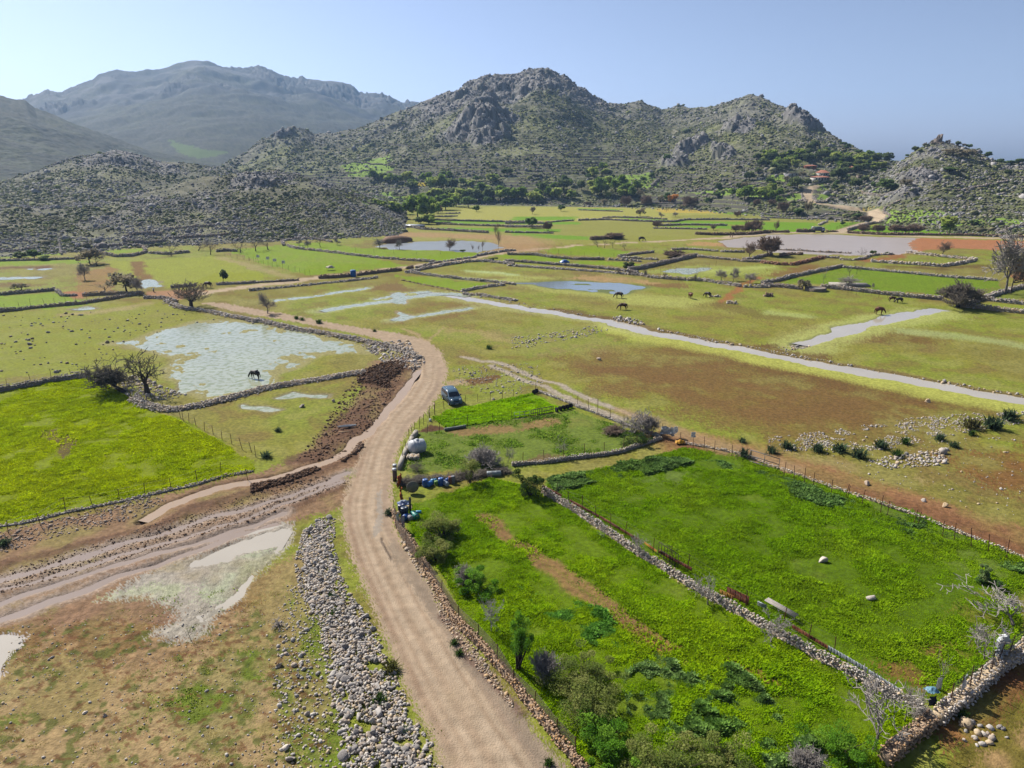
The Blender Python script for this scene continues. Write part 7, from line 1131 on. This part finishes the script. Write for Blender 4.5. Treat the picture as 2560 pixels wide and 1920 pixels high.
# ------------------------------------------------------------------ things lying about
def at(reg, x, y): return P(reg, [(x, y)])[0]
m_bl = M('blue_plastic', (36, 96, 178), rough=.4, spec=.4, var=.1); m_db = M('dark_blue_plastic', (34, 52, 96), rough=.4, spec=.4); m_tq = M('teal_plastic', (28, 150, 138), rough=.4, spec=.4); m_wp = M('white_plastic', (222, 226, 228), rough=.45, spec=.4, var=.08); m_gr = M('galvanised', (170, 178, 180), rough=.45, metal=.3, var=.12); m_yl = M('yellow_sack', (228, 166, 30), rough=.7, var=.2); m_or = M('orange_rag', (190, 98, 50), rough=.9, var=.3, vs=5); m_ru = M('rusted_sheet', (122, 62, 36), rough=.8, var=.4, vs=3, c2=(150, 92, 60), c2s=2); m_gn = M('green_plastic', (120, 170, 60), rough=.5); m_con = M('concrete', (196, 186, 170), rough=.9, var=.12, vs=2, bump=.3)
def barrel(label, reg, x, y, r, L, mat, lie=None, name='barrel', cat='barrel', lift=0, rz=0, group=None):
    p = at(reg, x, y) + [0, 0, lift]; t = thing(name, label, cat, p, rz, group); b = MB(); pr = [(0, 0), (r * .92, 0), (r, .04 * L), (r, .3 * L), (r * 1.05, .33 * L), (r, .36 * L), (r, .64 * L), (r * 1.05, .67 * L), (r, .7 * L), (r, .96 * L), (r * .92, L), (0, L)]
    if lie is None: b.revolve(pr, (0, 0, 0), 18); b.build('body', mat, t, local=True, smooth=False); c = MB(); c.revolve([(0, L + .02), (r * .25, L + .02), (r * .25, L - .01)], (r * .4, 0, 0), 10); c.build('lid', m_wp, t, local=True)
    else: b.revolve([(a_, z - L / 2) for a_, z in pr], (0, 0, r), 18, 'x'); b.build('body', mat, t, local=True); c = MB(); c.revolve([(0, L / 2 + .02), (r * .25, L / 2 + .02), (r * .25, L / 2 - .01)], (0, 0, r * 1.4), 10, 'x'); c.build('lid', m_wp, t, local=True)
    return t
barrel('blue plastic barrel at the left end of the row on the brushwood wall', 'J', 715, 405, .28, .8, m_bl, group='blue barrels below the brushwood wall'); barrel('tilted light-blue barrel, second in the row on the brushwood wall', 'J', 790, 400, .26, .7, M('light_blue', (58, 128, 205), rough=.4), lie=1, rz=1.0, group='blue barrels below the brushwood wall'); barrel('blue barrel behind the grey canister', 'J', 985, 380, .28, .8, m_bl, group='blue barrels below the brushwood wall')
barrel('blue barrel tucked above the green one', 'J', 860, 350, .25, .6, M('cyan_plastic', (60, 150, 200), rough=.4), lie=1, rz=.2); barrel('small green container between the blue barrels', 'J', 905, 378, .2, .45, m_gn, name='container', cat='container'); barrel('pale grey canister leaning on the blue barrels', 'J', 1065, 385, .24, .75, M('grey_plastic', (170, 182, 196), rough=.4), lie=1, rz=-.8, name='canister', cat='canister'); barrel('dark blue barrel at the right of the canister', 'J', 1105, 330, .24, .6, m_bl, lie=1, rz=.9)
barrel('orange-topped tin drum at the end of the barrel row', 'J', 1150, 345, .22, .75, M('rusty_drum', (150, 100, 80), var=.3), name='drum', cat='drum'); barrel('white-topped tin drum at the end of the barrel row', 'J', 1195, 345, .2, .8, M('tin', (140, 142, 150), var=.2), name='drum', cat='drum')
barrel('round dark-blue drum at the top of the rubbish by the wall bend', 'J', 305, 830, .34, .7, m_db); barrel('tall dark-blue barrel in the rubbish by the wall bend', 'J', 360, 930, .36, 1.0, M('navy_plastic', (30, 50, 74), rough=.4)); barrel('blue barrel under the tall dark-blue one', 'J', 372, 985, .3, .6, m_bl, lie=1, rz=1.2); barrel('teal plastic barrel lying at the wall bend', 'J', 535, 955, .32, .95, m_tq, lie=1, rz=-1.0); barrel('grey oval tub lying beside the teal barrel', 'J', 445, 985, .27, .7, M('pale_tub', (176, 174, 178), rough=.5), lie=1, rz=-.9, name='tub', cat='tub'); barrel('bright blue jug behind the teal barrel', 'J', 600, 870, .16, .5, M('sky_plastic', (70, 170, 220), rough=.4), lie=1, rz=.1, name='jug', cat='jug')
barrel('galvanised drum lying at the right end of the brushwood wall', 'J', 1900, 225, .3, 1.5, m_gr, lie=1, rz=.15, name='drum', cat='drum'); barrel('small white bucket at the paddock fence corner', 'V', 145, 1250, .16, .34, m_wp, name='bucket', cat='bucket'); barrel('bright blue barrel standing in the gap of the brown road wall', 'A2', 842, 735, .8, 1.9, M('vivid_blue', (20, 110, 190), rough=.4))
# white round tank
p = at('B2', 1395, 600); t = thing('water_tank', 'white ribbed round water tank in the paddock corner', 'tank', p, .5); b = MB(); pr = [(0, -1.0), (.45, -.97), (.75, -.8), (.8, -.55), (.84, -.5), (.8, -.45), (.8, -.2), (.84, -.15), (.8, -.1), (.8, .15), (.84, .2), (.8, .25), (.8, .5), (.75, .8), (.45, .97), (0, 1.0)]; b.revolve(pr, (0, 0, .8), 28, 'x'); b.build('tank_body', m_wp, t, local=True, smooth=True); c = MB(); c.revolve([(.2, 1.58), (.2, 1.68), (0, 1.7)], (0, 0, 0), 14); c.build('hatch', m_wp, t, local=True)
p = at('B2', 1360, 655); V, F = scatter(ICO_V, ICO_F, p + np.c_[rng.uniform(-.6, .6, 60), rng.uniform(-.5, .5, 60), rng.uniform(0, .35, 60)], np.full((60, 3), .2), .2, .4, 61); tagit(mk('stone_pile', V, F, m_st, org=p, col=rep(stonecol(60, (1.15, 1.1, 1)), 12)), 'little pile of white and tan stones beside the round tank', 'stone pile')
# concrete wall left of the paddock
V_ = P('B2', [(1240, 745), (1270, 660), (1310, 570), (1350, 490), (1385, 440)]); b = MB()
for a_, c_ in zip(V_[:-1], V_[1:]): d_ = c_ - a_; b.box((a_ + c_) / 2 + [0, 0, .2], (math.hypot(d_[0], d_[1]) + .45, .45, .62), rz=math.atan2(d_[1], d_[0]), taper=.93)
o = b.build('concrete_wall', m_con, org=V_[2]); tagit(o, 'smooth pale concrete wall between the track and the white tank', 'wall', kind='thing')
V_ = P('V', [(480, 1470), (700, 1440), (960, 1395)]); b = MB()
for a_, c_ in zip(V_[:-1], V_[1:]): d_ = c_ - a_; b.box((a_ + c_) / 2 + [0, 0, .2], (math.hypot(d_[0], d_[1]) + .1, .2, .3), rz=math.atan2(d_[1], d_[0]))
tagit(b.build('concrete_wall', M('dark_concrete', (150, 154, 148), var=.2), org=V_[1]), 'short dark concrete kerb at the bottom of the lime-green paddock', 'kerb', kind='thing')
def boxy(name, label, cat, reg, x, y, parts, rz=0, lift=0, group=None):
    t = thing(name, label, cat, at(reg, x, y) + [0, 0, lift], rz, group)
    for nm, mat, bl in parts:
        b = MB()
        for c_, d_, *r_ in bl: b.box(c_, d_, rz=(r_[0] if r_ else 0), tilt=(r_[1] if len(r_) > 1 else 0))
        b.build(nm, mat, t, local=True)
    return t
for i, (x, y) in enumerate(((195, 200), (188, 275))): boxy('gate_post', ['whitewashed gate post on the track, upper one', 'whitewashed gate post on the track, lower one'][i], 'post', 'J', x, y + 30, [('pillar', m_wood, [((0, 0, .6), (.35, .35, 1.3))]), ('cap', m_wp, [((0, 0, 1.3), (.4, .4, .15))])])
# corrugated and rusty sheets along the diagonal wall
def sheet_panel(label, reg, a_, b_, h, mat, lift=.35, name='rusty_sheet', tilt=.0, off=(.35, .3)):
    p = P(reg, [a_, b_]); d_ = p[1] - p[0]; L = math.hypot(d_[0], d_[1]); h *= .75; lift *= .5; n = max(8, int(L / .08)); s_ = np.linspace(0, L, n); z = .035 * np.sin(s_ * 2 * pi / .22); V = np.r_[np.c_[s_, z, np.zeros(n)], np.c_[s_, z + tilt, np.full(n, h)], np.c_[s_, z + .01, np.zeros(n)], np.c_[s_, z + .01 + tilt, np.full(n, h)]]; i = np.arange(n - 1)
    F = np.r_[np.c_[i, i + 1, i + 1 + n, i + n], np.c_[i + 1 + 2 * n, i + 2 * n, i + 3 * n, i + 1 + 3 * n], np.c_[i + n, i + 1 + n, i + 1 + 3 * n, i + 3 * n]]; o = mk(name, V, F, mat, local=True); o.location = tuple(p[0] + [off[0], off[1], lift]); o.rotation_euler = (0, 0, math.atan2(d_[1], d_[0])); return tagit(o, label, 'metal sheet')
sheet_panel('rusty sheet at the top of the diagonal wall by the dark bush', 'B3', (240, 925), (400, 1010), .35, m_ru); sheet_panel('long low rusty sheet behind the upper diagonal wall', 'B3', (470, 1050), (720, 1190), .35, m_ru); sheet_panel('low rusty sheet behind the middle of the diagonal wall', 'B3', (730, 1195), (1060, 1400), .35, m_ru); sheet_panel('low rusty sheet below the leaning grating', 'B3', (1230, 1500), (1520, 1660), .4, m_ru)
sheet_panel('yellow painted sheet lying on the diagonal wall', 'B3', (1110, 1420), (1220, 1500), .3, M('yellow_sheet', (226, 170, 60), var=.3, c2=(150, 84, 40))); sheet_panel('tall brown ribbed panel behind the diagonal wall', 'C3', (1820, 200), (2010, 290), 1.0, m_ru, .1, 'ribbed_sheet'); sheet_panel('flat yellow panel leaning before the brown ribbed one', 'C3', (1780, 180), (1900, 240), .5, M('ochre_sheet', (206, 160, 70), var=.3, c2=(160, 110, 50)), .3, 'painted_sheet', off=(.1, .1)); sheet_panel('red-brown ribbed sheet on the lower diagonal wall', 'C4', (170, 500), (480, 690), .4, m_ru)
sheet_panel('grey corrugated sheet on the lower diagonal wall', 'C4', (480, 690), (820, 890), .45, m_gr, name='corrugated_sheet'); sheet_panel('grey corrugated sheet at the end of the diagonal wall', 'C4', (830, 900), (1110, 1080), .4, m_gr, name='corrugated_sheet')
# leaning grating, pipes, gates, pallets
def grate(name, label, cat, reg, a_, b_, h, nb, mat, r=.025, rails=(0, .5, 1.), lift=.1, tilt=0):
    p = P(reg, [a_, b_]); d_ = p[1] - p[0]; L = math.hypot(d_[0], d_[1]); t = thing(name, label, cat, p[0] + [0, 0, lift], math.atan2(d_[1], d_[0])); b = MB()
    for f in rails: b.tube((0, tilt * f, h * f), (L, tilt * f, h * f), r * 1.3, n=5)
    b.build('frame', mat, t, local=True); b = MB()
    for i in range(nb): b.tube((L * i / (nb - 1), 0, 0), (L * i / (nb - 1), tilt, h), r, n=5)
    b.build('bars', mat, t, local=True); return t
grate('iron_grating', 'rusty iron grating leaning on the diagonal wall', 'grating', 'B3', (1262, 1500), (1430, 1610), 1.25, 8, M('iron', (70, 54, 48), var=.2)); grate('metal_gate', 'white tubular gate between the posts of the lower paddock fence', 'gate', 'B3', (20, 315), (155, 300), .9, 4, M('grey_gate', (170, 176, 172), metal=.2)); grate('pallet', 'wooden pallet fence panel, left one of two', 'pallet', 'B3', (165, 300), (255, 280), .95, 6, m_wood, .04); grate('pallet', 'wooden pallet fence panel, right one of two', 'pallet', 'B3', (265, 280), (355, 262), .95, 6, m_wood, .04)
grate('bedstead', 'leaning metal bed frame at the long wire fence', 'frame', 'B3', (2050, 680), (2300, 760), 1.3, 3, M('frame_metal', (140, 136, 134), metal=.2), .035)
p = P('C4', [(-60, 290), (205, 440)]); d_ = p[1] - p[0]; L = math.hypot(d_[0], d_[1]); t = thing('pipe_bundle', 'bundle of long pale pipes lying behind the diagonal wall', 'pipes', p[0] + [.3, .3, .5], math.atan2(d_[1], d_[0]))
for i in range(6): b = MB(); b.tube((0, .09 * i, .02 * (i % 2)), (L, .09 * i - .05, .03 * (i % 2)), .035, n=6); b.build('pipe', M('pvc_pipe', (196, 186, 176), var=.15), t, local=True)
tb = grate('metal_tray', 'pale metal trough behind the bare tree on the diagonal wall', 'trough', 'C3', (2120, 265), (2190, 300), .25, 3, m_gr, .04)
# tyres
for i, (x, y) in enumerate(((192, 95), (210, 85))): barrel(['black tyre leaning at the top corner of the lime paddock', 'second black tyre behind the leaning one at the paddock corner'][i], 'B3', x, y, .33, .2, mbk, lie=1, rz=1.2 + i * .5, name='tyre', cat='tyre')
for i, (x, y) in enumerate(((385, 250), (415, 240), (445, 232), (475, 225), (505, 215))): barrel('black tyre in the row along the paddock divide, %s from the left' % ORD[i], 'B3', x, y, .33, .2, mbk, lie=1, rz=.5 + i * .3, name='tyre', cat='tyre', group='tyres along the paddock divide')
# bags, rags, plastic
def rag(label, reg, x, y, w_, h, mat, seed, name='plastic_sheet', cat='plastic', lift=0, rz=0, fold=.25, up=True):
    g = np.random.default_rng(seed); n = 14; u, v = np.meshgrid(np.linspace(-.5, .5, n), np.linspace(0, 1, n)); wv = fold * (fbm(u * 5 + seed, v * 4, 3, seed) - .5) * 2; X_ = u * w_ * (.75 + .5 * fbm(v * 3 + seed, u * 0, 2, seed)); 
    V = np.c_[X_.ravel(), (wv * w_).ravel(), (v * h + .15 * h * (fbm(u * 4, v * 4 + seed, 2, seed) - .5)).ravel()] if up else np.c_[X_.ravel(), ((v - .5) * h).ravel(), (np.abs(wv) * w_ * .9 + .06 + .25 * w_ * np.maximum(0, 1 - (2 * u) ** 2 - (2 * (v - .5)) ** 2)).ravel()]
    k = n * n; i = np.arange(k).reshape(n, n); F = np.stack([i[:-1, :-1], i[:-1, 1:], i[1:, 1:], i[1:, :-1]], -1).reshape(-1, 4); V2 = V.copy(); V2[:, 1 if up else 2] -= .015 ; o = mk(name, np.r_[V, V2], np.r_[F, F[:, ::-1] + k], mat, local=True, smooth=True); o.location = tuple(at(reg, x, y) + [0, 0, lift]); o.rotation_euler = (0, 0, rz); return tagit(o, label, cat)
m_bag = M('thin_white_plastic', (225, 230, 235), rough=.4, alpha=.85, transl=.3, var=.1)
rag('torn white plastic sheet hanging at the paddock corner', 'B3', 1340, 480, 1.6, 1.0, m_bag, 401, lift=.5, rz=-.5, fold=.3); rag('white plastic strip flapping beside the torn sheet', 'B3', 1400, 470, 1.0, .9, m_bag, 402, lift=.5, rz=.5, fold=.3); rag('white bag caught on a post right of the corner', 'B3', 1560, 520, .7, .6, m_bag, 403, 'plastic_bag', 'bag', .8, .3); rag('bright yellow sack on the low wall at the corner', 'B3', 1450, 525, 1.1, .8, m_yl, 404, 'sack', 'sack', .1, .2, .3, False)
rag('white cloth wound round the young tree trunk', 'C4', 1465, 995, .35, .9, m_bag, 405, 'cloth', 'cloth'); rag('torn white cloth hanging on the corner netting', 'Q', 1100, 790, .5, 1.1, m_bag, 406, 'cloth', 'cloth', .7, .7); rag('long white cloth draped over the whitewashed wall at the right edge', 'C4', 1990, 740, 2.2, 1.3, m_wp, 407, 'cloth', 'cloth', .5, .8, .3); rag('pale blue tarpaulin on top of the corner post', 'Q', 560, 900, .75, .6, M('blue_tarp', (120, 168, 190), rough=.5, var=.2), 408, 'tarpaulin', 'tarpaulin', 1.1, .2, .3, False)
rag('dark rag under the pale tarpaulin', 'Q', 590, 960, .6, .7, M('dark_cloth', (50, 60, 84), rough=.9), 409, 'cloth', 'cloth', .3, .2); rag('white surfboard-like plastic piece leaning outside the wall bend', 'J', 240, 1100, .5, 1.3, m_wp, 410, 'plastic_piece', 'plastic', 0, 1.3, .1); rag('patterned pink and white cloth hanging on the wall bend', 'J', 335, 1170, .5, 1.5, M('patterned_cloth', (200, 200, 214), var=.1, c2=(216, 130, 160), c2s=4), 411, 'cloth', 'cloth', 0, 1.2, .15)
rag('orange-brown rags heaped at the wall top, upper ones', 'J', 270, 400, .9, 1.2, m_or, 412, 'rags', 'rags', .1, 1.2, .35); rag('orange-brown cloth hanging below the upper rags', 'J', 300, 660, .8, 1.3, m_or, 413, 'rags', 'rags', .1, 1.4, .3); rag('white-and-blue striped bags above the dark-blue drum', 'J', 340, 745, 1.1, .8, M('striped_bags', (196, 206, 220), c2=(50, 90, 170), c2s=5), 414, 'bags', 'bags', .2, .2, .3, False); rag('cream sack beside the dark-blue drum', 'J', 410, 800, .8, .5, M('cream_sack', (226, 200, 150), var=.1), 415, 'sack', 'sack', .1, .3, .2, False)
rag('blue tarpaulin bundle in the small green plot', 'A3', 455, 612, 3.2, 2.4, m_bl, 416, 'tarpaulin', 'tarpaulin', 0, .1, .2, False); rag('white bundle on the heap behind the brown road wall', 'A2', 640, 680, 2.4, 1.6, M('pale_bundle', (216, 204, 180), var=.15), 417, 'bundle', 'bundle', .6, .2, .3, False)
# round grey board, wooden pole, white hull piece on the mud
p = at('J', 500, 530); t = thing('round_board', 'large round grey board leaning at the end of the brushwood wall', 'board', p + [0, 0, .05], .3); b = MB(); b.revolve([(0, -.03), (.62, -.03), (.62, .03), (0, .03)], (0, 0, .66), 26, 'y'); b.build('disc', M('grey_board', (146, 140, 124), var=.15), t, local=True); c = MB(); c.tube((-.5, .1, 0), (.4, .35, .9), .03, n=6); c.build('prop', m_wood, t, local=True)
boxy('wooden_pole', 'thick dark upright pole standing in the rubbish by the wall bend', 'pole', 'J', 460, 900, [('pole', M('dark_timber', (58, 60, 58), var=.2), [((0, 0, .9), (.17, .17, 1.9))]), ('nailed_block', m_wood, [((0, .12, 1.5), (.2, .08, .2))])])
p = at('B2', 790, 390); t = thing('hull_piece', 'broken white boat-shaped shell lying on the mud by the ditch', 'hull piece', p + [0, 0, .12], .25); b = MB(); n = 14; xs = np.linspace(-1, 1, n); V = []
for x_ in xs: wd = .24 * (1 - abs(x_) ** 3); V += [(x_ * 1.15, -wd, .18), (x_ * 1.15, -wd * .6, 0), (x_ * 1.15, wd * .6, 0), (x_ * 1.15, wd, .18)]
b.add(V, [(4 * i + j, 4 * i + j + 1, 4 * i + j + 5, 4 * i + j + 4) for i in range(n - 1) for j in range(3)]); b.build('shell', m_wp, t, local=True); c = MB(); c.path([(q[0], q[1], q[2]) for q in V[0::4]], .025, 5); c.path([(q[0], q[1], q[2]) for q in V[3::4]], .025, 5); c.build('rim', m_wp, t, local=True)
boxy('plank', 'short bare plank on the mud below the white shell', 'plank', 'B2', 760, 430, [('plank', M('pale_wood', (190, 160, 122)), [((0, 0, .06), (1.3, .14, .05))])], .2)
# boulders that stand alone
def boulder(label, reg, x, y, s_, tone=(1.1, 1.05, 1), k=0):
    p = at(reg, x, y); V, F = scatter(chisel(60 + k) * 1.25, ICO2_F, np.array([p + [0, 0, s_ * .35]]), np.array([[s_, s_ * .8, s_ * .7]]), .04, .3, 800 + k); o = mk('boulder', V, F, m_st, org=p, col=rep(stonecol(1, tone), len(V))); return tagit(o, label, 'boulder')
for i, a in enumerate([('tan boulder lying alone in the right crop field', 'B4', 468, 1540, .42), ('smaller white boulder in the lower part of the right crop field', 'C4', 895, 210, .36), ('white boulder in the meadow near the right end of the stone band', 'B4', 1525, 1070, .3), ('pale boulder left of the white one in the meadow', 'B4', 1335, 1020, .28), ('pale boulder behind the long wire fence', 'B4', 855, 880, .34), ('tan boulder at the top of the right meadow', 'B4', 1370, 165, .42), ('large pale boulder in the lower line of white stones', 'B4', 1505, 600, .5), ('flat white stone beside the small puddle', 'B2', 400, 205, .42), ('small white stone by the muddy slope', 'B2', 672, 160, .32), ('pale stone in the lower left meadow near the brown patch', 'C1', 735, 1195, .16), ('round pale stone right of the brown patch', 'C1', 910, 1220, .17), ('white stone at the bottom of the left meadow', 'C2', 265, 1500, .27), ('flat pale stone at the bottom of the left meadow', 'C2', 305, 1600, .27), ('grey stone on the left meadow beside a dry branch', 'C2', 205, 795, .25), ('pale rock on the grass by the side track', 'A3', 750, 1460, .4), ('pale boulder by the paddock fence', 'V', 1595, 745, .25), ('big dark boulder among the stream-bank stones', 'H', 465, 930, .55), ('boulder group on the grazed left field', 'A1', 1105, 1118, .45)]): boulder(*a, k=i)
# trough in the right background
p = at('A4', 410, 855); t = thing('stone_trough', 'round stone well beside the brown bush on the wall', 'well', p); b = MB(); b.revolve([(2.6, -.1), (2.6, .8), (2.0, .85), (2.0, .3), (0, .3)], (0, 0, 0), 20); b.build('basin', m_stn, t, local=True); c = MB(); c.revolve([(0, .5), (1.98, .5)], (0, 0, 0), 20); c.build('water_surface', wm_pl, t, local=True)
boxy('stone_slab', 'flat pale slab under the spreading fig tree', 'slab', 'A4', 700, 812, [('slab', m_con, [((0, 0, .25), (9.5, 4, .5), -.15)]), ('step', m_stn, [((0, -2.3, .1), (6, .6, .25), -.15)])])
for i, (rg, x, y) in enumerate([('A4', 478, 795)]): near_bare('slim tree with a white painted foot in the rectangular green field', rg, x, y, 640, 40, 250, mt=m_bark, mw=m_twg, levels=3, kids=3, trunk=.6, r0=.06, spread=.25, up=1.0)
for i, x in enumerate((930, 1020, 1145, 1325, 1440, 1585)): near_bare('dark stump-like shrub growing against the plot wall, %s from the left' % ORD[i], 'A3', x, [712, 722, 735, 752, 768, 776][i], [655, 665, 660, 690, 725, 700][i], 45, 260 + i, mt=m_bdark, mw=m_twig, levels=3, kids=3, trunk=.3, stems=3, r0=.03, rmin=.012, cat='shrub', name='shrub', group='shrubs along the plot wall')
p = at('A2', 1215, 435); V, F = scatter(ICO2_V, ICO2_F, np.array([p]), np.array([[7.5, 4, 2.6]]), .06, .02, 91); tagit(mk('earth_mound', V, F, M('dug_earth', (150, 112, 82), var=.25, vs=1, bump=.6), org=p), 'brown heap of dug earth beside the far pond', 'earth heap')
for i, x in enumerate((20, 105, 165, 240)): rag('white rag tied to the fence of the green field, %s from the left' % ORD[i], 'A2', x, 600 + i * 18, 1.0, .9, m_bag, 430 + i, 'cloth', 'cloth', 1.2, .3, .3)
# ------------------------------------------------------------------ the air
hz = bpy.data.materials.new('haze_air'); hz.use_nodes = True; t = hz.node_tree; t.nodes.remove(t.nodes['Principled BSDF'])
pv = t.nodes.new('ShaderNodeVolumePrincipled'); pv.inputs['Color'].default_value = (.42, .66, 1.0, 1); pv.inputs['Density'].default_value = 0.0001; pv.inputs['Anisotropy'].default_value = .3
t.links.new(pv.outputs[0], t.nodes['Material Output'].inputs['Volume'])
b = MB(); b.box((0, 1700, 172), (9000, 4000, 366)); tagit(b.build('haze', hz), kind='stuff')
